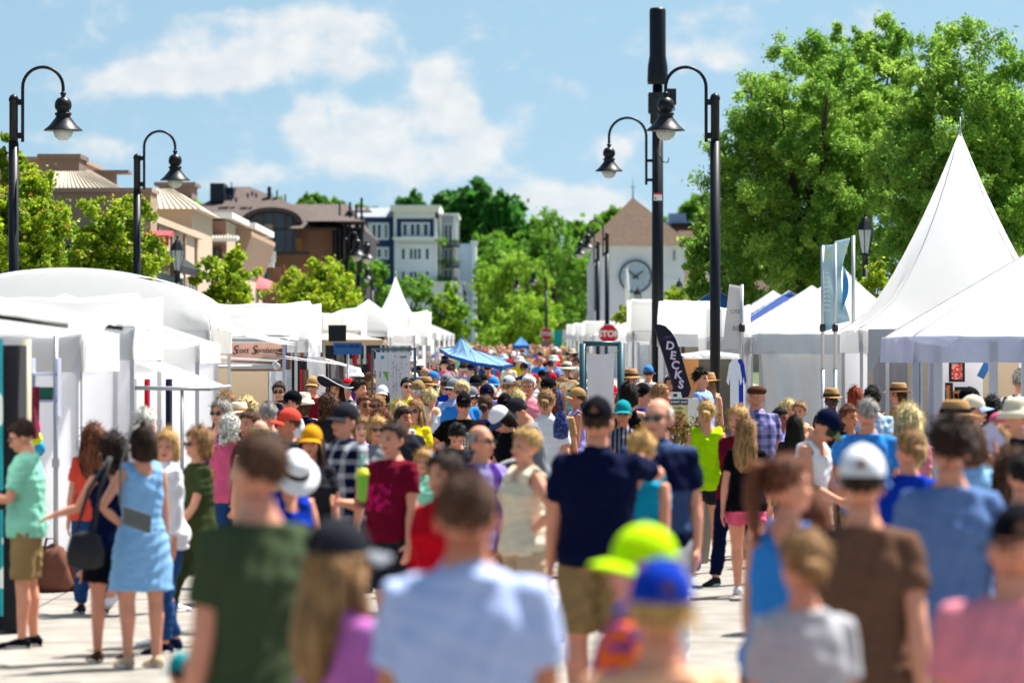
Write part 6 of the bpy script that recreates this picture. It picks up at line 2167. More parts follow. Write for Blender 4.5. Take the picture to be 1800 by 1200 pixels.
def hair_mesh(style, hatted=False):
    def mk():
        b = MB()
        n, k = 56, 36
        g = np.random.default_rng(len(style) * 7)
        long_ = style in ('long', 'bob', 'pony', 'bun', 'wavy', 'curly')
        puff = {'short': 1.0, 'crew': .35, 'bald': .3, 'curly': 2.2, 'bob': 1.3, 'long': 1.1, 'bun': .9, 'pony': .9, 'wavy': 1.5, 'mess': 1.5}[style]
        vs = []
        for i in range(k + 1):
            p = math.pi * i / k
            for j in range(n):
                q = 2 * math.pi * j / n
                d = np.array([math.sin(p) * math.cos(q), math.sin(p) * math.sin(q), math.cos(p)])
                fwd = -d[1]
                # the hairline: front high, sides to the ear, back to the nape
                line = np.interp(fwd, [-1, -.2, .22, .55, .8, 1], [-.62, -.42, -.10, .38, .52, .56]) + .05 * math.sin(q * 9) + .03 * math.sin(q * 17)
                if style in ('bob', 'long', 'wavy', 'curly'):
                    line = np.interp(fwd, [-1, -.2, .35, .6, .8, 1], [-.95, -.9, -.7, .25, .5, .55])
                cover = d[2] > line
                if style == 'bald' and (d[2] > .42 or fwd > .3):
                    cover = False
                th = .006 + .010 * puff
                if style in ('short', 'crew', 'mess', 'bald', 'bun', 'pony'):
                    th *= .25 + .75 * min(1, max(0, (d[2] + .45) / .7))
                    th += .004 * puff * math.sin(q * 3 + 1) * max(0, d[2])
                if hatted and d[2] > .02:
                    th = .003
                    if d[2] > .2:
                        th = -.012
                if d[2] > .5:
                    th *= 1.1
                st = (0 if hatted and d[2] > 0 else 1) * .0022 * puff * math.sin(q * 23 + 3 * math.sin(p * 5)) + .0016 * puff * math.sin(q * 41 + p * 9) + .0025 * puff * math.sin(p * 17 + q * 5)
                if style in ('curly', 'mess'):
                    st += (0 if hatted and d[2] > 0 else 1) * .009 * math.sin(q * 9 + p * 13) * math.sin(p * 11 - q * 4)
                r = (1.0, 1.0)[0]
                R_ = np.array([.072, .095, .092])
                o = (th + st) if cover else -.022
                vs.append(HC + d * (R_ + o))
        fs = [(i * n + j, (i + 1) * n + j, (i + 1) * n + (j + 1) % n, i * n + (j + 1) % n) for i in range(k) for j in range(n)]
        b.add(vs, fs, 0, True)

        def lock(pts, rr, ry, nn=28, amp=.004):
            o = len(b.v)
            b.tube(pts, rr, nn, ry=ry, up=(1, 0, 0))
            cen = [np.array(p) for p in pts]
            for i in range(len(pts)):
                for j in range(nn):
                    v = np.array(b.v[o + i * nn + j])
                    dd = v - cen[i]
                    b.v[o + i * nn + j] = tuple(cen[i] + dd * (1 + amp / .05 * math.sin(j * 2.7 + i * .4)))
        if style == 'bob':
            lock([(0, .035, .15 if hatted else .20), (0, .045, .13), (0, .05, .06), (0, .045, .02), (0, .04, .005)], [.075, .096, .100, .092, .06], [.06, .066, .064, .055, .04])
        if style in ('long', 'wavy'):
            w = 1.0 if style == 'long' else 1.15
            pts = [(0, .03, .15 if hatted else .21), (0, .045, .13), (0, .06, .05), (0, .085, -.03), (0, .105, -.12), (0, .108, -.20), (0, .10, -.26)]
            lock(pts, [.07 * w, .096 * w, .100 * w, .108 * w, .105 * w, .088 * w, .05 * w], [.055, .064, .06, .05, .042, .034, .02], amp=.005 if style == 'long' else .009)
            for sx in (-1, 1):
                lock([(sx * .072, -.02, .12), (sx * .082, -.012, .04), (sx * .088, -.03, -.04), (sx * .085, -.06, -.12), (sx * .08, -.07, -.17)], [.018 * w, .022 * w, .026 * w, .022 * w, .008], [.03, .032, .028, .022, .01], 14)
        if style == 'bun':
            b.ell((.01, .122, .115), (.048, .042, .046), 16, 12)
        if style == 'pony':
            lock([(0, .10, .21), (0, .135, .215), (0, .155, .16), (0, .152, .06), (0, .14, -.04), (0, .13, -.10)], [.018, .024, .036, .040, .03, .01], [.02, .022, .03, .032, .024, .01], 16)
        if style == 'curly':
            for t in range(40 if hatted else 70):
                a = g.random() * 6.28
                z = -.02 + (.16 if hatted else .25) * g.random()
                if math.sin(a) < -.35 and z < .2:
                    continue
                rr = math.sqrt(max(.1, 1 - ((z - .15) / .14) ** 2)) if z > .15 else 1.0
                b.ell((math.cos(a) * .085 * rr, .012 + math.sin(a) * .105 * rr, z), (.026, .026, .022), 8, 6)
        if style == 'wavy':
            for t in range(26):
                a = g.random() * 3.5 - .2
                z = -.1 + (.22 if hatted else .28) * g.random()
                b.ell((math.cos(a) * .095, .04 + abs(math.sin(a)) * .07, z), (.022, .022, .035), 8, 6)
        base = [np.array(v) for v in b.v]
        fl = list(b.f)
        nb_ = 900 if style in ('long', 'wavy', 'bob', 'curly') else 520
        if style == 'bald':
            nb_ = 120
        for t in range(nb_):
            f_ = fl[g.integers(0, len(fl))]
            if len(f_) > 4:
                continue
            p0 = sum(base[i_] for i_ in f_) / len(f_)
            rel = (p0 - HC) / np.array([.072, .095, .092])
            if np.linalg.norm(rel) < 1.0 or (hatted and p0[2] > .15):
                continue
            out = rel / (np.linalg.norm(rel) + 1e-6)
            down = np.array([0, 0, -1.]) if style in ('long', 'wavy', 'bob') or out[2] < .6 else np.array([math.cos(t), math.sin(t) + .6, -.2])
            tan = down - out * down.dot(out) + g.normal(size=3) * (.45 if style in ('curly', 'mess', 'wavy') else .22)
            tan /= np.linalg.norm(tan) + 1e-6
            ln = (.035 if style in ('short', 'bun', 'pony', 'bald') else .018 if style == 'crew' else .055) * (.6 + .8 * g.random())
            lift = (.010 if style in ('mess', 'curly', 'wavy') else .005) * (.4 + g.random() * 1.4)
            w_ = np.cross(out, tan) * .0035
            a_ = p0 - out * .003
            b.add([a_ - w_, a_ + w_, p0 + tan * ln * .6 + out * lift + w_ * .8, p0 + tan * ln + out * lift * 1.2], [(0, 1, 2, 3)], 0, True)
        return b.mesh('hair', [None])
    return lib(('H', style, hatted), mk)


def hat_mesh(style):
    def mk():
        b = MB()
        if style in ('cap', 'backcap', 'neoncap'):
            n, k = 36, 12
            vs = []
            for i in range(k + 1):
                p = (math.pi / 2) * i / k
                for j in range(n):
                    q = 2 * math.pi * j / n
                    rx, ry, rz = .083, .107, .098
                    zz = math.cos(p) * rz
                    if i == k:
                        zz = -.012
                    s_ = 1 + .012 * abs(math.cos(3 * q)) * math.sin(p)
                    vs.append(HC + np.array([math.sin(p) * math.cos(q) * rx * s_, math.sin(p) * math.sin(q) * ry * s_, zz + .022]))
            fs = []
            for i in range(k):
                for j in range(n):
                    q = 2 * math.pi * (j + .5) / n
                    back = math.sin(q) > 0 and abs(math.cos(q)) < .42 - .25 * max(0, (k - 1.0 - i)) / 3.0
                    if i >= k - 4 and i < k - 1 and back:
                        continue
                    fs.append((i * n + j, (i + 1) * n + j, (i + 1) * n + (j + 1) % n, i * n + (j + 1) % n))
            b.add(vs, fs, 0, True)
            # curved brim
            for dz in (0, -.006):
                def fn(u, v):
                    a = -math.pi * .5 + (u - .5) * 1.9
                    r0, r1 = .091, .091 + .078 * math.cos((u - .5) * 2.6) ** .6
                    r_ = r0 + (r1 - r0) * v
                    return (HC[0] + math.cos(a) * r_ * .98, HC[1] + math.sin(a) * r_ * 1.12, HC[2] + .016 - .030 * ((u - .5) * 2) ** 2 * (.4 + .6 * v) - .018 * v + dz)
                b.grid(fn, 14, 5, 1)
            b.ell(HC + np.array([0, 0, .121]), (.008, .008, .005), 8, 6)
        elif style in ('sunhat', 'bucket', 'straw', 'fedora', 'flat'):
            if style == 'flat':
                b.ell(HC + np.array([0, .01, .045]), (.098, .118, .055), 24, 12)
                b.ell(HC + np.array([0, -.085, .025]), (.07, .05, .014), 16, 8)
            else:
                br, drop, ht, rt = {'sunhat': (.172, .030, .105, .075), 'bucket': (.145, .048, .095, .08), 'straw': (.175, .008, .110, .078), 'fedora': (.135, .004, .115, .075)}[style]
                prof = [(br, -drop), (br + .002, -drop + .005), (.13, -.002), (.102, .012), (.096, .05), (rt + .006, ht - .012), (rt - .012, ht), (.03, ht - (.018 if style in ('fedora', 'straw') else -.006)), (.001, ht - (.02 if style in ('fedora', 'straw') else -.008))]
                o = len(b.v)
                b.lathe(prof, 0, 0, 36)
                for i in range(o, len(b.v)):
                    x, y, z = b.v[i]
                    rr = math.hypot(x, y)
                    a = math.atan2(y, x)
                    wob = (.012 if style != 'bucket' else .008) * math.cos(2 * a) * max(0, (rr - .1) / .07)
                    b.v[i] = (x * .98 + HC[0], y * 1.16 + HC[1], z + HC[2] + .028 + wob)
                if style in ('straw', 'fedora', 'sunhat'):
                    o = len(b.v)
                    b.lathe([(.1045, .012), (.0995, .045)], 0, 0, 36, 1)
                    for i in range(o, len(b.v)):
                        x, y, z = b.v[i]
                        b.v[i] = (x * .99 + HC[0], y * 1.17 + HC[1], z + HC[2] + .028)
        elif style == 'floppy':
            def fn(u, v):
                a = 2 * math.pi * u
                r_ = .095 + .15 * v
                return (HC[0] + math.cos(a) * r_, HC[1] + math.sin(a) * r_ * 1.05, HC[2] + .05 + v * (.055 * math.cos(a * 1.0 + 2.4) + .05 * math.sin(2 * a)))
            b.grid(fn, 48, 6)
            b.grid(lambda u, v: (fn(u, v)[0], fn(u, v)[1], fn(u, v)[2] - .006), 48, 6)
            b.tube([fn(k / 40, 1.0) for k in range(41)], .007, 6, m=1)
            b.ell(HC + np.array([0, 0, .05]), (.097, .108, .075), 24, 12)
        return b.mesh('hat', [None, None])
    return lib(('T', style), mk)


def glasses_mesh():
    def mk():
        b = MB()
        for sx in (-1, 1):
            b.add([(sx * .034 + .027 * math.cos(a), -.098 + .10 * (abs(sx * .034 + .027 * math.cos(a)) ** 1) * .25, .127 + .019 * math.sin(a)) for a in [k * math.pi / 8 for k in range(16)]] +
                  [(sx * .034 + .027 * math.cos(a), -.092 + .025 * abs(sx * .034 + .027 * math.cos(a)), .127 + .019 * math.sin(a)) for a in [k * math.pi / 8 for k in range(16)]],
                  [tuple(range(16)), tuple(range(31, 15, -1))] + [(i, (i + 1) % 16, 16 + (i + 1) % 16, 16 + i) for i in range(16)])
            b.tube([(sx * .058, -.090, .133), (sx * .078, -.05, .133), (sx * .082, .015, .128)], .0028, 5)
        b.tube([(-.010, -.098, .134), (.010, -.098, .134)], .003, 5)
        return b.mesh('sunglasses', [M('sunglass_black', (.006, .006, .008, 1), .12, spec=.8, var=0)])
    return lib(('glasses',), mk)


HAIRC = {'brown': '#4f3525', 'dark brown': '#2e2019', 'black': '#15120f', 'blond': '#b8935a', 'light blond': '#d3b680', 'grey': '#8f8a85', 'white': '#cfcac2', 'auburn': '#683c28', 'sandy': '#8d6a45', 'red': '#8d3a22'}
CLC = {'white': '#e9eaee', 'navy': '#18213f', 'black': '#15161b', 'light blue': '#9cc3e6', 'royal blue': '#1f4fb5', 'sky blue': '#4f9bdc', 'olive': '#4a5238', 'grey': '#8e9299', 'charcoal': '#34363c', 'pink': '#e07a9c', 'coral': '#e06a5c',
       'red': '#c9213a', 'burgundy': '#7d1f3c', 'teal': '#2b9ea6', 'turquoise': '#2aa7c4', 'mint': '#9fd8c4', 'green': '#2f7a4a', 'lime': '#b8e01e', 'yellow': '#e8d83a', 'mustard': '#dba936', 'orange': '#e07a2c', 'tan': '#b89a74', 'khaki': '#a08c6a',
       'cream': '#e6dcc8', 'beige': '#cdb8a0', 'brown': '#5c4536', 'lavender': '#a9a0cf', 'purple': '#5f3f8f', 'peach': '#efc0a2', 'orchid': '#c987c4', 'dusty blue': '#7790b8', 'cocoa': '#7a6152', 'icy blue': '#c3d0f0', 'grey green': '#525e48', 'slate blue': '#4d5f80', 'denim': '#3d5f8c', 'maroon': '#5c1f30', 'magenta': '#c42f7d', 'pale pink': '#e6a0ac', 'pale blue': '#a9bbe2', 'light grey': '#c2c4c8', 'neon yellow': '#c9f01a'}


def _deep(c):
    m = max(c[:3])
    q = [x * (x / m) ** .35 for x in c[:3]]
    k = .62 + .38 * m
    return (q[0] * k, q[1] * k, q[2] * k, 1)


def cloth(spec):
    """'navy', or ('plaid', 'navy', 'grey') and the like"""
    if isinstance(spec, str):
        return M('cloth_' + spec.replace(' ', '_'), _deep(C(CLC[spec])), .92, spec=.06, var=.10, vscale=7, bump=.25, bscale=90)
    kind, a, b_ = spec[:3]
    ps = spec[3] if len(spec) > 3 else 1.0
    return M('cloth_%s_%s_%s_%s' % (kind, a, b_, ps), _deep(C(CLC[a])), .92, spec=.06, var=.08, vscale=7, bump=.2, bscale=90, kind=kind, c2=_deep(C(CLC[b_])), pscale=ps)


def hairm(c):
    k = C(HAIRC[c])
    d = tuple(x * .42 for x in k[:3]) + (1,)
    l = tuple(min(.9, x * 1.55) for x in k[:3]) + (1,)
    return M('hair_' + c.replace(' ', '_'), d, .62, spec=.16, var=.25, vscale=9, bump=.6, bscale=80, kind='hair', c2=l)


def brimm(c):
    return cloth(c)


CROWD_GROUP = 'people in the street crowd'
PEOPLE = []
LABELS = set()
EXTRA_H = {'cap': .02, 'sunhat': .03, 'bucket': .02, 'straw': .03, 'fedora': .03, 'floppy': .02, 'flat': .01}


def person(px, ytop, s, face=180, sex='m', pose='stand', top=('tee', 'navy'), bot=('shorts', 'khaki'), hair=('short', 'brown'), hat=None, gl=False, skin=0, wide=1.0,
           label='', shoes='charcoal', fine=None, h=None, group=None, dx=0.0, mirror=False):
    Y = FPX / s
    X = (px - 900) / s + dx
    g = ground_z(Y)
    if h is None:
        h = CAMZ + (HORY - ytop) / s - g
        top_extra = EXTRA_H.get(hat[0], 0) if hat else 0
        h -= top_extra
        if not .95 < h < 2.0:
            print('HEIGHT', round(h, 2), label)
            h = min(2.0, max(.95, h))
    S = skel(sex, pose)
    th = (S.neck[2] + (S.Hm @ np.array([0, .01, .252]))[2]) + S.dz
    k = h / th
    if fine is None:
        fine = s > 185
    off = S.neck[:2] + (S.Hm @ np.array([0, .0, .15]))[:2]
    rz = R(face)
    if sex == 'k':
        sex = 'm'
    # keep the head over the given pixel column
    ox = (math.cos(rz) * off[0] - math.sin(rz) * off[1]) * k
    e = empty('person', (X - ox, Y, g), rz, label, 'person', group or CROWD_GROUP)
    e.scale = (k * wide * (-1 if False else 1), k * wide, k)
    PEOPLE.append((e, X, Y, px, h))
    bo = place('body', body_mesh(sex, pose, fine), e, mats=[SKINS[skin], None, None, hairm(hair[1]) if hair else None])
    mt = cloth(top[1])
    place({'dress': 'dress'}.get(top[0], 'shirt'), garment_mesh(sex, pose, top[0], fine), e, mats=[mt])
    if bot and top[0] != 'dress':
        place({'skirt': 'skirt', 'shorts': 'shorts', 'mini': 'shorts'}.get(bot[0], 'trousers'), garment_mesh(sex, pose, bot[0], fine), e, mats=[cloth(bot[1])])
    if s > 95:
        for side in (1, -1):
            place('shoe', shoe_mesh(sex, pose, side), e, mats=[cloth(shoes), None])
    hl = tuple(S.neck + np.array([0, 0, S.dz]))
    he = Matrix(S.Hm.tolist()).to_euler()
    wk = 1 / wide
    if hair:
        place('hair', hair_mesh(hair[0], bool(hat)), e, hl, he, mats=[hairm(hair[1])], scale=(wk, wk, 1))
    if hat:
        st = hat[0]
        rot = he
        if len(hat) > 2 and hat[2] == 'back':
            rot = (Matrix(S.Hm.tolist()) @ Matrix.Rotation(math.pi, 3, 'Z')).to_euler()
        c2 = hat[3] if len(hat) > 3 else (hat[1] if st in ('cap', 'bucket', 'flat') else 'black')
        place('cap' if st == 'cap' else 'hat', hat_mesh(st), e, hl, rot, mats=[cloth(hat[1]), cloth(c2)], scale=(wk, wk, 1))
    if gl:
        place('sunglasses', glasses_mesh(), e, hl, he, scale=(wk, wk, 1))
    return e


def to_local(e, v):
    return v


# ---------------------------------------------------------------- the people one can tell apart
def P(*a, **k):
    LABELS.add(k['label'])
    a = list(a)
    if a[5] == 'stand' and a[2] < 330:
        a[5] = ['stand', 'stand2', 'walk', 'hold', 'stand3', 'hip', 'walk', 'stand2'][len(k['label']) % 8]
    return person(*a, **k)


# foreground
P(455, 757, 540, 222, 'm', 'stand', ('tee', 'grey green'), ('shorts', 'khaki'), ('crew', 'brown'), label='man in an olive green tee seen from behind, nearest on the left', wide=.98, fine=True)
P(598, 905, 600, 128, 'f', 'stand', ('tee', 'orchid'), ('jeans', 'denim'), ('long', 'sandy'), ('cap', 'charcoal', 'f', 'grey'), label='woman in a pink top with long sandy hair and a dark grey cap', fine=True)
P(822, 830, 620, 174, 'm', 'stand', ('polo', 'icy blue'), ('shorts', 'navy'), ('short', 'brown'), label='broad man in a pale blue polo shirt seen from behind in the centre front', wide=1.1, fine=True, skin=1)
P(1128, 918, 600, 250, 'm', 'lookl', ('tee', ('print', 'orange', 'purple')), ('shorts', 'navy'), ('mess', 'brown'), ('cap', 'neon yellow'), label='youth in a neon yellow cap and bright orange and purple top', fine=True)
P(1160, 978, 715, 192, 'm', 'stand', ('tee', 'peach'), ('shorts', 'denim'), ('mess', 'blond'), ('cap', 'royal blue'), label='child with shaggy blond hair in a bright blue cap seen from behind', fine=True)
P(1412, 930, 560, 196, 'f', 'stand', ('tee', 'light grey'), ('jeans', 'denim'), ('bun', 'sandy'), label='woman with a low sandy hair bun and light grey tee at the bottom', fine=True)
P(1515, 780, 470, 174, 'm', 'walk', ('tee', 'cocoa'), ('shorts', 'khaki'), ('crew', 'dark brown'), ('cap', 'white', 'f', 'light blue'), label='man in a brown tee and white cap seen from behind', wide=.98, fine=True)
P(1670, 738, 395, 186, 'm', 'walk', ('tee', 'dusty blue'), ('shorts', 'grey'), ('mess', 'dark brown'), label='man in a slate blue tee with thick dark brown hair', wide=1.0, fine=True)
P(1787, 880, 600, 182, 'm', 'stand', ('tee', 'pale pink'), ('shorts', 'grey'), ('crew', 'dark brown'), ('cap', 'black'), label='man in a pale pink tee and black cap at the lower right edge', wide=1.12, fine=True)
P(1383, 800, 440, 150, 'f', 'lookr', ('racer', 'sky blue'), ('shorts', 'navy'), ('pony', 'auburn'), label='woman with a long auburn ponytail in a bright blue racerback top', fine=True)
P(1428, 868, 430, 160, 'f', 'stand', ('tee', 'magenta'), ('shorts', 'black'), ('long', 'auburn'), label='girl in a magenta pink tee beside the auburn ponytail', fine=True)
P(1050, 695, 312, 176, 'm', 'around', ('polo', 'navy'), ('shorts', 'khaki'), ('crew', 'dark brown'), ('cap', 'black'), label='tall man in a navy polo and black cap with his arm round a woman', wide=1.08, fine=True)
P(1128, 757, 300, 150, 'f', 'stand', ('sleeveless', 'turquoise'), ('skirt', 'navy'), ('short', 'blond'), label='woman with short blond hair in a turquoise sleeveless top', fine=True)
P(1157, 697, 282, -6, 'm', 'stand', ('polo', ('hstripe', 'navy', 'slate blue', .12)), ('pants', 'white'), ('bald', 'white'), gl=True, label='balding man in sunglasses and a navy polo walking towards the camera', wide=1.06, fine=True)
P(1242, 704, 181, 178, 'f', 'walk', ('sleeveless', 'lime'), ('mini', 'charcoal'), ('bun', 'blond'), label='woman in a neon yellow sleeveless top and short black shorts', shoes='royal blue', fine=True)
P(1311, 735, 200, 172, 'f', 'walk2', ('tee', 'black'), ('mini', 'pink'), ('long', 'sandy'), label='woman with long sandy hair in a black tee and pink shorts', shoes='white', fine=True)
P(924, 752, 268, -58, 'f', 'stand', ('sleeveless', 'cream'), ('pants', 'beige'), ('short', 'blond'), label='woman with short blond hair in a cream top and beige trousers', fine=True, wide=1.05)
P(845, 745, 262, 40, 'm', 'stand', ('tee', ('vstripe', 'lavender', 'purple', .3)), ('shorts', 'charcoal'), None or ('bald', 'grey'), gl=True, label='bald man in sunglasses and a lavender striped tee', fine=True)
P(778, 797, 335, -38, 'f', 'stand', ('blouse', 'red'), ('jeans', 'navy'), ('bob', 'dark brown'), gl=False, label='woman in a bright red blouse with dark hair pulled back', fine=True)
P(690, 742, 252, -42, 'm', 'stand', ('tee', ('chest', 'burgundy', 'magenta', 1.6)), ('shorts', 'charcoal'), ('short', 'dark brown'), label='dark haired man in a burgundy tee with a pink print', fine=True, wide=1.08)
P(606, 706, 238, -48, 'm', 'hold', ('shirt', ('plaid', 'navy', 'light grey')), ('shorts', 'charcoal'), ('crew', 'dark brown'), ('cap', 'charcoal'), label='bearded man in a navy plaid shirt and black cap', fine=True, wide=1.05)
P(547, 745, 248, -8, 'f', 'stand', ('tee', 'charcoal'), ('jeans', 'navy'), ('long', 'dark brown'), ('cap', 'mustard', 'f', 'mustard'), label='long haired woman in a mustard cap and charcoal tee', fine=True)
P(519, 800, 300, 24, 'f', 'down', ('tank', 'royal blue'), ('shorts', 'white'), ('bob', 'brown'), ('sunhat', 'white', 'f', 'black'), label='woman in a white sun hat and royal blue tank top', fine=True)
P(507, 716, 205, -70, 'm', 'stand', ('tee', 'charcoal'), ('shorts', 'khaki'), ('crew', 'brown'), ('cap', 'coral'), label='man in a coral red cap seen in profile', skin=1, fine=True)
P(348, 752, 240, -62, 'f', 'stand', ('tee', 'olive'), ('pants', 'olive'), ('bob', 'sandy'), gl=True, label='woman in sunglasses and a loose olive tee and trousers', fine=True, shoes='white')
P(292, 757, 246, -50, 'f', 'lookl', ('blouse', 'white'), ('jeans', 'denim'), ('bob', 'blond'), label='blond woman in a white blouse and blue jeans', fine=True, shoes='navy')
P(197, 765, 254, 202, 'f', 'reach', ('tank', 'navy'), ('skirt', 'black'), ('curly', 'dark brown'), label='woman in a navy tank top and black skirt stretching out her arm', fine=True, shoes='brown')
P(250, 748, 259, 206, 'f', 'stand', ('dress', 'light blue'), None, ('bob', 'dark brown'), label='woman in a pale blue sleeveless dress with a dark bob', fine=True, shoes='beige')
P(256, 718, 214, 150, 'f', 'stand', ('tee', 'white'), ('capri', 'navy'), ('short', 'white'), label='white haired woman directly behind the pale blue dress', fine=True, shoes='white')
P(36, 740, 242, -92, 'm', 'phone', ('shirt', 'mint'), ('shorts', 'khaki'), ('short', 'dark brown'), gl=True, label='man in a teal green shirt and khaki shorts at the left edge', fine=True, shoes='black')
P(163, 746, 214, 196, 'f', 'stand', ('tee', 'coral'), ('jeans', 'denim'), ('wavy', 'auburn'), label='woman in a coral tee with long auburn hair behind the navy tank top', fine=True)
P(318, 1140, 470, 200, 'm', 'stand', ('tee', 'teal'), ('shorts', 'navy'), ('short', 'dark brown'), ('cap', 'teal'), label='small child in a teal cap at the lower left', fine=True)

# middle band
P(387, 704, 180, -28, 'f', 'stand', ('sleeveless', ('print', 'purple', 'magenta')), ('jeans', 'navy'), ('bob', 'grey'), gl=True, label='grey haired woman in sunglasses and a purple print top')
P(404, 731, 192, 170, 'f', 'stand', ('tee', 'pink'), ('jeans', 'denim'), ('curly', 'white'), label='woman with fluffy white hair beside the purple print top')
P(419, 707, 165, -30, 'f', 'stand', ('blouse', 'brown'), ('jeans', 'navy'), ('bob', 'brown'), ('straw', 'cream', 'f', 'tan'), label='woman in a cream straw hat below the pink name sign')
P(398, 689, 148, 150, 'f', 'stand', ('tee', 'charcoal'), ('jeans', 'navy'), ('wavy', 'sandy'), label='woman with wavy sandy hair left of the beige wall')
P(438, 722, 205, -60, 'm', 'stand', ('tee', 'burgundy'), ('shorts', 'grey'), ('short', 'brown'), label='brown haired man squeezed between the straw hat and the coral cap')
P(457, 736, 228, 176, 'm', 'stand', ('tee', 'beige'), ('shorts', 'khaki'), ('bald', 'light blond'), label='balding fair haired man seen from behind just above the olive tee', skin=2)
P(473, 708, 180, 160, 'm', 'stand', ('tee', 'grey'), ('shorts', 'khaki'), ('short', 'grey'), label='grey haired man seen from behind left of the coral cap')
P(432, 700, 158, -30, 'f', 'stand', ('tee', 'beige'), ('jeans', 'navy'), ('curly', 'light blond'), label='woman with curly light blond hair beside the straw hat')
P(490, 672, 134, -22, 'm', 'stand', ('tee', 'navy'), ('shorts', 'khaki'), ('short', 'dark brown'), gl=True, label='dark haired man in sunglasses and navy tee at the end of the beige wall')
P(513, 685, 158, -58, 'm', 'stand', ('tee', 'white'), ('shorts', 'navy'), ('crew', 'dark brown'), ('cap', 'black'), label='bearded man in a black cap and white tee above the coral cap')
P(533, 690, 150, 150, 'f', 'stand', ('tee', 'navy'), ('shorts', 'khaki'), ('bob', 'brown'), ('bucket', 'cream'), label='person in a cream bucket hat behind the white tee')
P(550, 660, 126, -14, 'm', 'hug', ('tee', 'burgundy'), ('shorts', 'navy'), ('crew', 'brown'), ('cap', 'tan'), gl=True, label='man in a tan cap, sunglasses and a burgundy tee')
P(590, 664, 128, -10, 'f', 'stand', ('tank', 'black'), ('skirt', 'black'), ('long', 'dark brown'), ('floppy', 'charcoal', 'f', 'white'), label='woman in a huge black floppy hat with a white edge')
P(578, 694, 165, 170, 'm', 'stand', ('tee', 'charcoal'), ('shorts', 'khaki'), ('curly', 'brown'), label='curly brown haired person in front of the floppy hat')
P(632, 668, 128, 52, 'm', 'stand', ('tee', 'white'), ('shorts', 'navy'), ('mess', 'dark brown'), label='man with tousled dark hair in a white tee left of the map board')
P(653, 655, 112, 200, 'f', 'stand', ('tee', 'brown'), ('jeans', 'navy'), ('curly', 'auburn'), label='woman with curly auburn hair below the blue name sign')
P(658, 668, 119, -10, 'f', 'stand', ('tee', 'beige'), ('jeans', 'navy'), ('bob', 'blond'), gl=True, label='blond woman in sunglasses peeking out left of the map board')
P(672, 676, 124, 10, 'f', 'stand', ('tee', 'black'), ('jeans', 'navy'), ('bob', 'black'), ('cap', 'white'), label='dark haired woman in a white cap touching the map frame post')
P(640, 693, 163, 48, 'm', 'stand', ('polo', 'navy'), ('shorts', 'khaki'), ('crew', 'auburn'), gl=True, skin=1, label='man with a crew cut and glasses facing the map board')
P(660, 695, 158, 28, 'f', 'stand', ('tee', 'sky blue'), ('jeans', 'navy'), ('bob', 'sandy'), gl=True, label='woman with a sandy fringe and sunglasses below the map board')
P(668, 717, 172, 200, 'f', 'stand', ('tee', 'navy'), ('jeans', 'navy'), ('wavy', 'auburn'), label='woman with wavy auburn hair just left of the burgundy print tee')
P(634, 733, 190, -10, 'f', 'stand', ('tee', 'lavender'), ('jeans', 'navy'), ('bob', 'sandy'), label='girl between the plaid shirt and the burgundy print tee', skin=2)
P(662, 733, 196, 12, 'f', 'stand', ('tee', 'grey'), ('jeans', 'navy'), ('bob', 'blond'), gl=True, label='blond woman in dark sunglasses above the burgundy print tee')
P(700, 706, 168, 184, 'f', 'stand', ('tee', 'light grey'), ('jeans', 'navy'), ('bob', 'light blond'), label='light blond woman seen from behind below the green map footer')
P(710, 716, 182, 20, 'm', 'stand', ('tee', 'charcoal'), ('shorts', 'khaki'), ('short', 'dark brown'), skin=1, label='dark haired man just right of the light blond woman below the map')
P(735, 667, 148, 176, 'm', 'stand', ('tee', ('vstripe', 'cream', 'peach', .25)), ('shorts', 'tan'), ('short', 'white'), ('cap', 'khaki', 'f'), label='old man in a khaki cap and cream striped tee seen from behind', wide=1.14, shoes='grey')
P(729, 703, 166, -18, 'f', 'hold', ('tee', 'yellow'), ('jeans', 'navy'), ('long', 'sandy'), gl=True, label='long haired woman in sunglasses and a yellow top')
P(756, 683, 148, 160, 'f', 'walk', ('tee', 'white'), ('capri', 'denim'), ('short', 'light blond'), label='fair short haired woman in a white tee behind the cream striped tee', shoes='light grey')
P(786, 655, 128, 168, 'm', 'walk', ('polo', 'royal blue'), ('shorts', 'khaki'), ('short', 'brown'), ('cap', 'grey'), label='man in a grey cap and royal blue polo walking away')
P(797, 664, 132, -18, 'm', 'stand', ('polo', 'pale blue'), ('shorts', 'khaki'), ('short', 'grey'), ('cap', 'grey'), gl=True, label='older man in a grey cap and pale blue polo facing the camera')
P(811, 669, 152, -4, 'm', 'stand', ('tee', 'sky blue'), ('shorts', 'khaki'), ('short', 'light blond'), gl=True, label='fair haired man in sunglasses and a sky blue tee')
P(815, 688, 165, 182, 'm', 'stand', ('tee', 'black'), ('shorts', 'charcoal'), ('crew', 'black'), ('cap', 'black', 'f'), label='man in a black jersey with a column of white bars on its back', wide=1.08)
P(829, 678, 146, 20, 'm', 'stand', ('tee', 'charcoal'), ('shorts', 'khaki'), ('short', 'grey'), ('cap', 'grey'), gl=True, label='man in a grey cap and sunglasses right of the fair haired man')
P(836, 658, 126, -4, 'm', 'stand', ('sleeveless', 'light grey'), ('shorts', 'navy'), ('short', 'black'), ('cap', 'black'), gl=True, label='young man in a black cap and light grey sleeveless shirt')
P(855, 674, 148, 184, 'm', 'stand', ('tee', 'navy'), ('shorts', 'khaki'), ('short', 'brown'), ('cap', 'navy'), label='man in a navy cap and navy tee seen from behind')
P(853, 694, 162, 176, 'f', 'stand', ('tee', 'royal blue'), ('shorts', 'navy'), ('bun', 'brown'), label='woman with a messy brown hair bun in a royal blue tee')
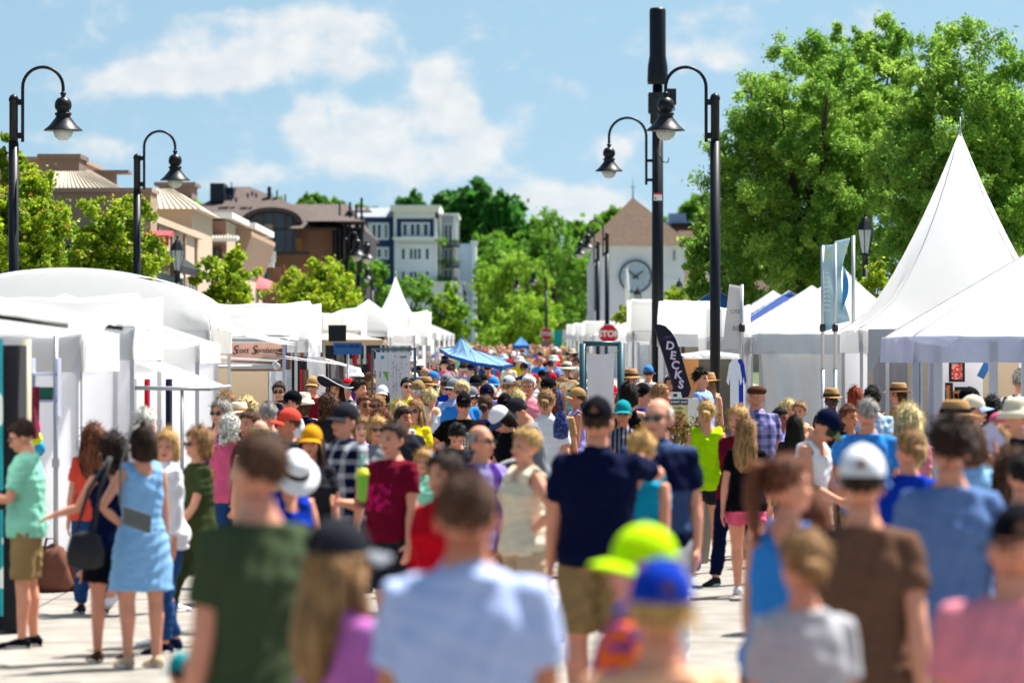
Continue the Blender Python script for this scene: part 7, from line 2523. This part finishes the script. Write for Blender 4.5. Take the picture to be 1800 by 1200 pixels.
P(804, 749, 198, 6, 'm', 'down', ('tee', 'charcoal'), ('shorts', 'navy'), ('short', 'black'), label='dark haired boy in a charcoal tee looking down')
P(878, 716, 188, -60, 'f', 'down', ('tee', 'black'), ('jeans', 'black'), ('bob', 'black'), ('cap', 'white', 'f', 'slate blue'), label='woman in a white and navy trucker cap and black top')
P(909, 702, 180, -72, 'm', 'down', ('tee', 'grey'), ('shorts', 'khaki'), ('crew', 'dark brown'), ('cap', 'charcoal', 'f', 'grey'), label='man in a charcoal cap and grey tee looking down')
P(887, 690, 165, 168, 'm', 'stand', ('tee', 'black'), ('shorts', 'navy'), ('crew', 'black'), ('cap', 'black'), label='man in a black cap and black tee behind the trucker cap')
P(907, 685, 156, 180, 'f', 'stand', ('tee', ('print', 'mint', 'charcoal', 1.5)), ('jeans', 'denim'), ('long', 'light blond'), label='woman with long light blond hair and a patterned top from behind')
P(928, 660, 141, -8, 'm', 'stand', ('shirt', 'pale pink'), ('pants', 'khaki'), ('short', 'white'), label='tall white haired man in an open pale pink shirt', skin=1)
P(911, 668, 138, 176, 'm', 'stand', ('tee', 'navy'), ('shorts', 'khaki'), ('crew', 'sandy'), label='man with a sandy crew cut left of the white haired man')
P(895, 659, 132, 168, 'm', 'stand', ('tee', 'lavender'), ('shorts', 'khaki'), ('short', 'sandy'), ('cap', 'light grey'), label='man in a light grey cap and lavender tee from behind')
P(960, 684, 172, 176, 'f', 'stand', ('shirt', 'white'), ('capri', 'navy'), ('bun', 'sandy'), label='woman in a roomy white shirt with pinned up sandy hair', wide=1.12, shoes='white')
P(980, 684, 158, 170, 'f', 'stand', ('tee', 'tan'), ('jeans', 'navy'), ('long', 'auburn'), label='long haired woman just right of the roomy white shirt')
P(965, 662, 136, 150, 'm', 'stand', ('tee', 'brown'), ('shorts', 'navy'), ('crew', 'black'), ('cap', 'black'), label='man in a black cap and brown tee above the roomy white shirt')
P(1014, 680, 143, -80, 'f', 'stand', ('sleeveless', 'lavender'), ('shorts', 'light grey'), ('short', 'brown'), ('cap', 'tan'), label='woman in a tan cap and lavender sleeveless top at the teal frame', skin=1)
P(990, 660, 131, 176, 'm', 'stand', ('tee', 'navy'), ('shorts', 'khaki'), ('crew', 'sandy'), label='man with short sandy hair in navy just left of the teal frame')
P(1095, 702, 182, -4, 'm', 'stand', ('shirt', ('vstripe', 'navy', 'grey', 1.4)), ('pants', 'black'), ('short', 'black'), ('cap', 'teal'), label='man in a teal cap and dark striped shirt facing the camera', skin=1)
P(1105, 673, 154, 178, 'f', 'stand', ('racer', 'black'), ('jeans', 'black'), ('bob', 'black'), label='black haired woman in a black tank top right of the teal frame')
P(1130, 672, 151, 120, 'm', 'stand', ('tee', 'royal blue'), ('shorts', 'navy'), ('crew', 'black'), ('cap', 'black'), label='man in a black cap and royal blue tee')
P(1140, 641, 98, 168, 'm', 'stand', ('tee', 'white'), ('shorts', 'khaki'), ('short', 'brown'), ('cap', 'sky blue'), label='man in a sky blue cap and white tee beside the antenna mast')
P(1107, 646, 96, 20, 'm', 'stand', ('tee', 'red'), ('shorts', 'khaki'), ('short', 'brown'), ('cap', 'slate blue'), label='man in a slate blue cap and red top behind the black haired woman')
P(1161, 673, 168, 60, 'm', 'lookl', ('tee', 'slate blue'), ('shorts', 'khaki'), ('crew', 'sandy'), label='sunburnt man with sandy grey hair below the feather banner', skin=1)
P(1178, 661, 112, -20, 'f', 'raise', ('tank', 'black'), ('shorts', 'black'), ('long', 'dark brown'), label='woman in black half hidden by the feather banner')
P(1233, 650, 120, 60, 'm', 'hip', ('tee', 'pale blue'), ('shorts', 'grey'), ('mess', 'black'), label='black haired young man in a pale blue tee under the stall awning')
P(1246, 655, 117, 165, 'f', 'stand', ('sleeveless', 'beige'), ('skirt', 'pale pink'), ('long', 'sandy'), ('straw', 'tan', 'f', 'tan'), label='woman in a tan straw hat and beige dress by the second lamp post')
P(1329, 675, 168, 196, 'm', 'stand', ('shirt', ('plaid', 'lavender', 'slate blue')), ('shorts', 'khaki'), ('crew', 'dark brown'), ('flat', 'brown'), label='man in a brown flat cap and lavender plaid shirt', wide=1.14, fine=True)
P(1387, 704, 152, 40, 'f', 'stand', ('tee', 'pale pink'), ('shorts', 'denim'), ('bob', 'light blond'), label='light blond woman with sunglasses pushed up before the shiny wall', skin=2)
P(1405, 706, 154, -20, 'f', 'stand', ('tank', 'peach'), ('shorts', 'denim'), ('bun', 'sandy'), label='sandy haired woman beside the light blond woman before the shiny wall')
P(1373, 718, 165, 50, 'f', 'stand', ('tee', 'lavender'), ('shorts', 'denim'), ('short', 'black'), skin=3, label='black haired person in lavender before the shiny wall')
P(1396, 731, 175, 190, 'f', 'stand', ('tee', 'charcoal'), ('jeans', 'navy'), ('long', 'black'), skin=3, label='woman with long black hair seen from behind')
P(1462, 683, 148, -8, 'm', 'stand', ('tee', 'charcoal'), ('shorts', 'khaki'), ('crew', 'black'), ('fedora', 'tan', 'f', 'brown'), gl=True, skin=4, label='man in a tan fedora and sunglasses before the tall silver poles')
P(1452, 722, 228, 62, 'm', 'down', ('tank', 'white'), ('shorts', 'grey'), ('crew', 'black'), ('cap', 'navy', 'f', 'olive'), label='man in a navy cap and white tank top bending his head', fine=True)
P(1493, 712, 188, 40, 'f', 'stand', ('tank', 'black'), ('jeans', 'black'), ('bun', 'auburn'), label='woman with a dark auburn bun and bare shoulders in black', skin=1, fine=True)
P(1503, 681, 140, 160, 'f', 'stand', ('tee', 'charcoal'), ('jeans', 'navy'), ('bob', 'red'), label='woman with short red hair behind the silver poles')
P(1533, 680, 168, 186, 'm', 'stand', ('shirt', ('plaid', 'light blue', 'white')), ('shorts', 'khaki'), ('short', 'black'), label='black haired man in a light blue checked shirt')
P(1525, 698, 226, 182, 'm', 'stand', ('tee', 'sky blue'), ('shorts', 'khaki'), ('crew', 'grey'), label='grey haired man in a bright blue tee seen from behind', fine=True, wide=1.03)
P(1592, 712, 222, 186, 'f', 'stand', ('tee', 'pale pink'), ('jeans', 'denim'), ('wavy', 'light blond'), label='woman with wavy light blond hair seen from behind', fine=True)
P(1598, 755, 298, 186, 'f', 'stand', ('tee', 'royal blue'), ('jeans', 'navy'), ('bun', 'sandy'), label='woman in a royal blue tee with sandy hair tied up', fine=True)
P(1578, 673, 140, -70, 'f', 'raise', ('tee', 'tan'), ('shorts', 'khaki'), ('bob', 'brown'), ('straw', 'tan', 'f', 'brown'), label='woman in a tan hat holding up her hand beside the lavender curtain')
P(1682, 704, 232, 60, 'm', 'stand', ('tee', 'pale blue'), ('shorts', 'khaki'), ('crew', 'grey'), ('straw', 'tan', 'f', 'black'), label='man in a wide straw hat with a black band', skin=1, fine=True)
P(1702, 679, 178, -75, 'm', 'stand', ('tee', 'charcoal'), ('shorts', 'khaki'), ('crew', 'black'), ('cap', 'black'), label='man in a black cap facing the small bright pictures')
P(1712, 693, 200, 80, 'm', 'stand', ('tee', 'light blue'), ('shorts', 'khaki'), ('crew', 'brown'), ('cap', 'cream', 'f', 'pale blue'), label='man in a cream cap with a pale blue brim', fine=True)
P(1762, 722, 225, 80, 'f', 'stand', ('tee', 'light blue'), ('jeans', 'denim'), ('long', 'sandy'), ('cap', 'pink'), label='woman in a pink cap with long sandy hair', fine=True)
P(1745, 747, 262, 184, 'f', 'stand', ('tee', 'white'), ('jeans', 'navy'), ('bob', 'sandy'), label='woman in a white tee with a sandy red bob', fine=True)
P(1788, 700, 235, -60, 'm', 'stand', ('tee', 'navy'), ('shorts', 'khaki'), ('short', 'grey'), ('bucket', 'cream'), label='man in a cream bucket hat at the right edge', fine=True)
P(1775, 790, 330, 188, 'f', 'stand', ('tank', 'denim'), ('jeans', 'navy'), ('wavy', 'brown'), label='woman with wavy brown hair near the right edge', fine=True)
P(1798, 795, 350, 184, 'm', 'stand', ('tee', 'royal blue'), ('shorts', 'khaki'), ('crew', 'black'), label='person in a royal blue tee cut by the right edge', fine=True)
P(1793, 648, 152, 184, 'm', 'stand', ('shirt', ('slant', 'navy', 'white', .7)), ('shorts', 'khaki'), ('crew', 'grey'), label='tall man in a navy and white striped shirt at the right edge')
P(1742, 700, 170, 184, 'm', 'stand', ('tee', 'charcoal'), ('shorts', 'khaki'), ('curly', 'black'), label='person with curly black hair behind the cream cap', skin=3)
P(1705, 745, 285, 190, 'f', 'raise', ('tee', 'light blue'), ('jeans', 'denim'), ('bob', 'brown'), label='woman in a light blue tee lifting a folded paper with one arm', fine=True)
P(1296, 715, 190, -30, 'f', 'stand', ('tee', 'burgundy'), ('jeans', 'navy'), ('bob', 'blond'), label='blond woman almost hidden left of the lavender plaid shirt')
P(743, 768, 215, -20, 'f', 'stand', ('tee', 'mint'), ('shorts', 'denim'), ('bob', 'blond'), label='blond child behind the burgundy print tee', h=1.35)
P(752, 768, 212, 60, 'm', 'down', ('tee', 'yellow'), ('shorts', 'denim'), ('short', 'brown'), ('cap', 'sky blue'), label='child in a faded blue cap and yellow top', h=1.30)

# white bars on the black jersey
e = [q[0] for q in PEOPLE if 'black jersey' in q[0]['label']][0]
b = MB()
for r_ in range(11):
    for c_ in range(4):
        b.box(-.045 + c_ * .026, -.027 + c_ * .026, .150, .156, 1.30 - r_ * .034, 1.325 - r_ * .034)
b.build('jersey_print', TRIMW, e)
b = MB(); b.prism([(-.02, 1.375), (.02, 1.375), (0, 1.40)], 'y', .140, .147); b.build('jersey_logo', TRIMW, e)

# ---------------------------------------------------------------- held and carried things
def find(txt):
    return [q[0] for q in PEOPLE if txt in q[0]['label']][0]


def w_at(px, py, s):
    return at(px, py, s)


# crossbody bag on the blue dress
x, y, z = at(240, 913, 268)
e = empty('crossbody_bag', (x, y, z), R(20), 'grey crossbody bag hanging on the pale blue dress', 'bag')
b = MB(); b.box(-.09, .09, -.03, .03, -.06, .06); b.box(-.092, .092, -.036, -.03, .0, .062)
b.v = [(a, c, d - .35 * a) for a, c, d in b.v]
o = b.build('bag_body', M('bag_grey', C('#5f6160'), .6, var=.1, bump=.2), e)
bm = o.modifiers.new('bevel', 'BEVEL'); bm.width = .012; bm.segments = 3
b = MB(); b.tube([(-.11, 0, .1), (-.10, .03, .35), (-.02, .08, .58), (.05, .12, .62)], .009, 6, ry=[.003] * 4); b.build('strap', M('bag_grey'), e)
# black shoulder bag
x, y, z = at(150, 965, 262)
e = empty('shoulder_bag', (x, y, z), 0, 'black shoulder bag hanging low beside the black skirt', 'bag')
b = MB(); b.lathe([(.07, -.13), (.12, -.11), (.13, -.02), (.10, .09), (.05, .12)], n=18, sx=1, sy=.45); b.build('bag_body', M('bag_black', (.012, .012, .016, 1), .6, bump=.3, bscale=20), e)
b = MB(); b.tube([(-.06, 0, .12), (.02, .02, .4), (.16, .05, .62)], .012, 6); b.tube([(.06, 0, .12), (.1, .02, .4), (.17, .05, .62)], .012, 6); b.build('strap', M('bag_black'), e)
# navy bag on the white shirt
x, y, z = at(986, 745, 178)
e = empty('shoulder_bag', (x, y, z), 0, 'navy patterned bag hanging on the roomy white shirt', 'bag')
b = MB(); b.lathe([(.03, -.15), (.075, -.13), (.08, -.02), (.05, .10), (.02, .14)], n=16, sx=1, sy=.5); b.build('bag_body', M('bag_navy', C('#1f2a5c'), .7, kind='print', c2=C('#4a5aa0'), pscale=1.6, bump=.2), e)
b = MB(); b.tube([(0, 0, .12), (-.03, 0, .26), (-.04, .05, .36)], .01, 6); b.tube([(.02, 0, .12), (.0, 0, .26), (-.02, .05, .36)], .01, 6); b.build('strap', M('bag_navy'), e)
# green cup
x, y, z = at(637, 850, 258)
e = empty('drink_cup', (x, y, z), 0, 'tall green drink cup with a yellow lid and teal straw', 'cup')
b = MB(); b.lathe([(.028, -.12), (.042, .055), (.044, .06), (.001, .06)], n=20); b.build('cup', M('cup_green', C('#8ed04a'), .3, transl=.4, var=.02), e)
b = MB(); b.lathe([(.048, .058), (.048, .072), (.04, .078), (.036, .105), (.001, .108)], n=20); b.build('lid', M('cup_lid', C('#e6e84a'), .3, transl=.3), e)
b = MB(); b.tube([(0, 0, .1), (-.005, 0, .2)], .006, 8); b.build('straw', M('straw_teal', C('#2fc4a0'), .4), e)
# teal placard
x, y, z = at(999, 712, 140)
e = empty('held_placard', (x, y, z), 0, 'teal placard with white writing carried in the crowd by the tan cap', 'placard')
b = MB(); b.box(-.15, .13, -.006, .006, -.22, .17); b.v = [(a + .15 * d, c, d + .1 * a) for a, c, d in b.v]; bd = b.build('board', M('placard_teal', C('#1fa3ad'), .5, var=.1), e)
marks(bd, -.02, -.06, .11, .18, -.006, M('placard_ink', C('#b9dfe6'), .6), 8, 3)
b = MB(); b.box(-.15, .10, -.03, .0, .19, .29); b.build('yellow_header', M('placard_yellow', C('#d8b84a'), .6, kind='print', c2=C('#efe8d0')), e)
# paper in the raised hand
e0 = find('lifting a folded paper')
S0 = skel('f', 'raise')
sh, el, wr, d1, d2 = S0.arms[-1]
hp_ = e0.matrix_basis @ Vector(tuple(wr + d2 * .1 + np.array([0, 0, S0.dz])))
e = empty('folded_paper', tuple(hp_), 0, 'folded pale paper held up in a raised hand', 'paper')
b = MB(); b.prism([(-.11, .10), (-.02, .16), (.07, .03), (.0, -.02)], 'y', -.003, .003); b.prism([(-.12, .07), (-.11, .10), (.0, -.02), (-.03, -.03)], 'y', -.012, -.008)
b.build('paper', M('paper_pale', C('#c9c6dc'), .7, transl=.2, var=.05), e)
# stroller hood
x, y, z = at(895, 828, 235)
e = empty('stroller', (x, y, 0), R(20), 'baby stroller with a pale rimmed black hood between the bald man and the cream top', 'stroller')
b = MB(); zz = z
b.grid(lambda u, v: (.23 * math.cos(math.pi * u), .25 * math.cos(math.pi * .5 * v + .1) - .1, zz - .18 + .26 * math.sin(math.pi * u) * (.55 + .45 * math.sin(math.pi * .5 * v + .2))), 16, 8)
b.build('hood', M('stroller_black', (.02, .02, .024, 1), .7), e)
b = MB(); b.tube([(.235 * math.cos(math.pi * k / 16), -.12, zz - .17 + .255 * math.sin(math.pi * k / 16)) for k in range(17)], .012, 8); b.build('hood_rim', M('stroller_grey', C('#b9bcc2'), .5), e)
b = MB(); b.box(-.2, .2, -.1, .2, zz - .62, zz - .45); b.box(-.2, .2, .17, .22, zz - .62, zz - .15); b.build('seat', M('stroller_black'), e)
b = MB()
for sx in (-1, 1):
    b.tube([(sx * .22, .42, zz + .02), (sx * .22, .1, zz - .5), (sx * .24, -.4, .12)], .014, 8); b.tube([(sx * .22, .0, zz - .4), (sx * .25, .35, .12)], .014, 8)
b.tube([(-.22, .42, zz + .02), (.22, .42, zz + .02)], .016, 8)
b.build('frame', DARKM, e)
for sx in (-1, 1):
    for yy, rr in ((-.4, .1), (.35, .13)):
        b = MB(); b.tube([(sx * .245, yy, rr), (sx * .28, yy, rr)], rr, 16); b.build('wheel', M('tyre', (.02, .02, .02, 1), .8), e)

# ---------------------------------------------------------------- the crowd behind
cr = random.Random(41)
occ = [(x, y) for (_, x, y, _, _) in PEOPLE]
frames = [(px2(692, 122), FPX / 122, .45), (px2(1058, 128), FPX / 128, .45), (px2(838, 86), FPX / 86, .3), (px2(895, 235), FPX / 235, .5)]


def bounds(s):
    """left and right limits of the lane in photo pixels"""
    lo = np.interp(s, [22, 30, 45, 60, 80, 100, 130, 160], [812, 785, 742, 705, 655, 610, 585, 560])
    hi = np.interp(s, [22, 30, 45, 60, 80, 100, 130, 160], [962, 985, 1015, 1060, 1085, 1110, 1120, 1010])
    return lo, hi


tops = ['white', 'white', 'white', 'navy', 'black', 'light blue', 'royal blue', 'sky blue', 'grey', 'charcoal', 'pink', 'coral', 'red', 'burgundy', 'teal', 'mint', 'olive', 'mustard', 'orange', 'tan', 'cream', 'beige', 'brown', 'lavender',
        'purple', 'peach', 'slate blue', 'denim', 'maroon', 'pale pink', 'pale blue', 'light grey', 'turquoise', 'green', 'yellow']
hairs = [('short', 'brown'), ('short', 'dark brown'), ('crew', 'sandy'), ('bob', 'blond'), ('long', 'sandy'), ('long', 'dark brown'), ('bun', 'brown'), ('pony', 'blond'), ('wavy', 'auburn'), ('short', 'grey'), ('bald', 'grey'), ('bob', 'light blond'), ('crew', 'black'), ('curly', 'brown'), ('short', 'white'), ('mess', 'black')]
hatl = [None, None, None, None, ('cap', 'navy'), ('cap', 'white'), ('cap', 'grey'), ('cap', 'black'), ('sunhat', 'cream', 'f', 'brown'), ('straw', 'tan', 'f', 'brown'), ('cap', 'red'), ('bucket', 'white'), ('cap', 'sky blue'), ('cap', 'khaki')]
hname = {'short': 'short', 'crew': 'cropped', 'bob': 'bobbed', 'long': 'long', 'bun': 'pinned up', 'pony': 'ponytailed', 'wavy': 'wavy', 'bald': 'thinning', 'curly': 'curly', 'mess': 'tousled'}
MAXP = 298
tries = 0
specs_ = []
while len(PEOPLE) + len(specs_) < MAXP and tries < 60000:
    tries += 1
    # uniform over the lane area, biased to the nearer part
    Yd = 47 + (172 - 47) * cr.random() ** 1.05
    s = FPX / Yd
    if s > 128:
        continue
    lo, hi = bounds(s)
    px = cr.uniform(lo, hi)
    x = (px - 900) / s
    rmin = .46 + .0016 * (Yd - 47)
    if any((x - a) ** 2 + (Yd - b_) ** 2 < rmin ** 2 for a, b_ in occ):
        continue
    if any(abs(x - a) < r_ + .2 and abs(Yd - b_) < .6 for a, b_, r_ in frames):
        continue
    occ.append((x, Yd))
    specs_.append((px, s, x, Yd))
zone = lambda px, s: ('near the map board' if px < 760 else 'left of the umbrella pole' if px < 838 else 'mid street' if px < 930 else 'left of the teal frame' if px < 1020 else 'right of the teal frame')
rowz = lambda s: 'nearer crowd' if s > 85 else 'middle crowd' if s > 55 else 'far crowd' if s > 38 else 'farthest crowd'
for (px, s, x, Yd) in sorted(specs_, key=lambda q: -q[1]):
    for t in range(60):
        c = cr.choice(tops)
        hr = cr.choice(hairs)
        ht = cr.choice(hatl)
        away = cr.random() < .56
        lab = 'person in %s with %s' % (c if c not in ('tan',) else 'tan', ('a %s %s over %s hair' % (ht[1], 'cap' if ht[0] == 'cap' else 'hat', hr[1])) if ht else '%s %s hair' % (hname[hr[0]], hr[1]))
        lab += ', ' + ('from behind' if away else 'facing us') + ', ' + rowz(s)
        if lab not in LABELS:
            break
    LABELS.add(lab)
    sex = 'f' if hr[0] in ('bob', 'long', 'bun', 'pony', 'wavy', 'curly') else 'm'
    face = (180 if away else 0) + cr.uniform(-45, 45)
    hgt = cr.gauss(1.64 if sex == 'f' else 1.77, .06)
    if cr.random() < .05 and s > 40:
        hgt *= .82
    ps = cr.choice(['stand', 'stand', 'walk', 'lookl', 'lookr', 'stand', 'hold']) if s > 45 else cr.choice(['stand', 'walk'])
    tk = cr.choice(['tee', 'tee', 'polo', 'tee']) if sex == 'm' else cr.choice(['tee', 'tank', 'tee', 'sleeveless'])
    if s < 45:
        tk = 'tee'
    csp = c
    if cr.random() < .22 and s > 50:
        csp = (cr.choice(['vstripe', 'plaid', 'print', 'hstripe', 'chest', 'chest']), c, cr.choice(['white', 'navy', 'light grey', 'cream', 'charcoal']), cr.choice([.5, 1.0]))
    person(px, 0, s, face, sex, ps, (tk, csp), ('shorts', cr.choice(['khaki', 'navy', 'denim', 'charcoal', 'white'])), hr, ht, gl=(not away and cr.random() < .55 and s > 50), skin=cr.choice([0, 0, 1, 1, 2, 2, 3]),
           label=lab, h=min(1.98, max(1.3, hgt)), wide=cr.uniform(.98, 1.14), fine=False)

# the last far rows of the crowd as one mass
b = MB()
cr2 = random.Random(5)
cl_m = [cloth(c) for c in ('white', 'navy', 'light blue', 'black', 'red', 'beige', 'grey', 'teal')] + [hairm(c) for c in ('brown', 'blond', 'dark brown', 'grey')] + [SKINS[0]]
for k in range(560):
    Yd = cr2.uniform(158, 262)
    s = FPX / Yd
    lo_, hi_ = bounds(s)
    px = cr2.uniform(lo_, hi_)
    x = (px - 900) / s
    g = ground_z(Yd)
    h = cr2.uniform(1.6, 1.85)
    c = cr2.randrange(8)
    b.tube([(x, Yd, g), (x, Yd, g + .9), (x, Yd, g + h - .35), (x, Yd, g + h - .27)], [.12, .17, .2, .1], 8, m=c, ry=[.1, .12, .13, .08])
    b.tube([(x - .22, Yd, g + .85), (x - .21, Yd, g + h - .38)], .045, 6, m=12); b.tube([(x + .22, Yd, g + .85), (x + .21, Yd, g + h - .38)], .045, 6, m=12)
    b.ell((x, Yd - .02, g + h - .13), (.075, .09, .12), 8, 6, m=12)
    b.ell((x, Yd + .015, g + h - .09), (.088, .10, .105), 8, 6, m=8 + cr2.randrange(4))
o = b.build('crowd', cl_m)
tag(o, 'dense mass of tiny people at the far end of the street', 'crowd', kind='stuff')
print('PEOPLE', len(PEOPLE))
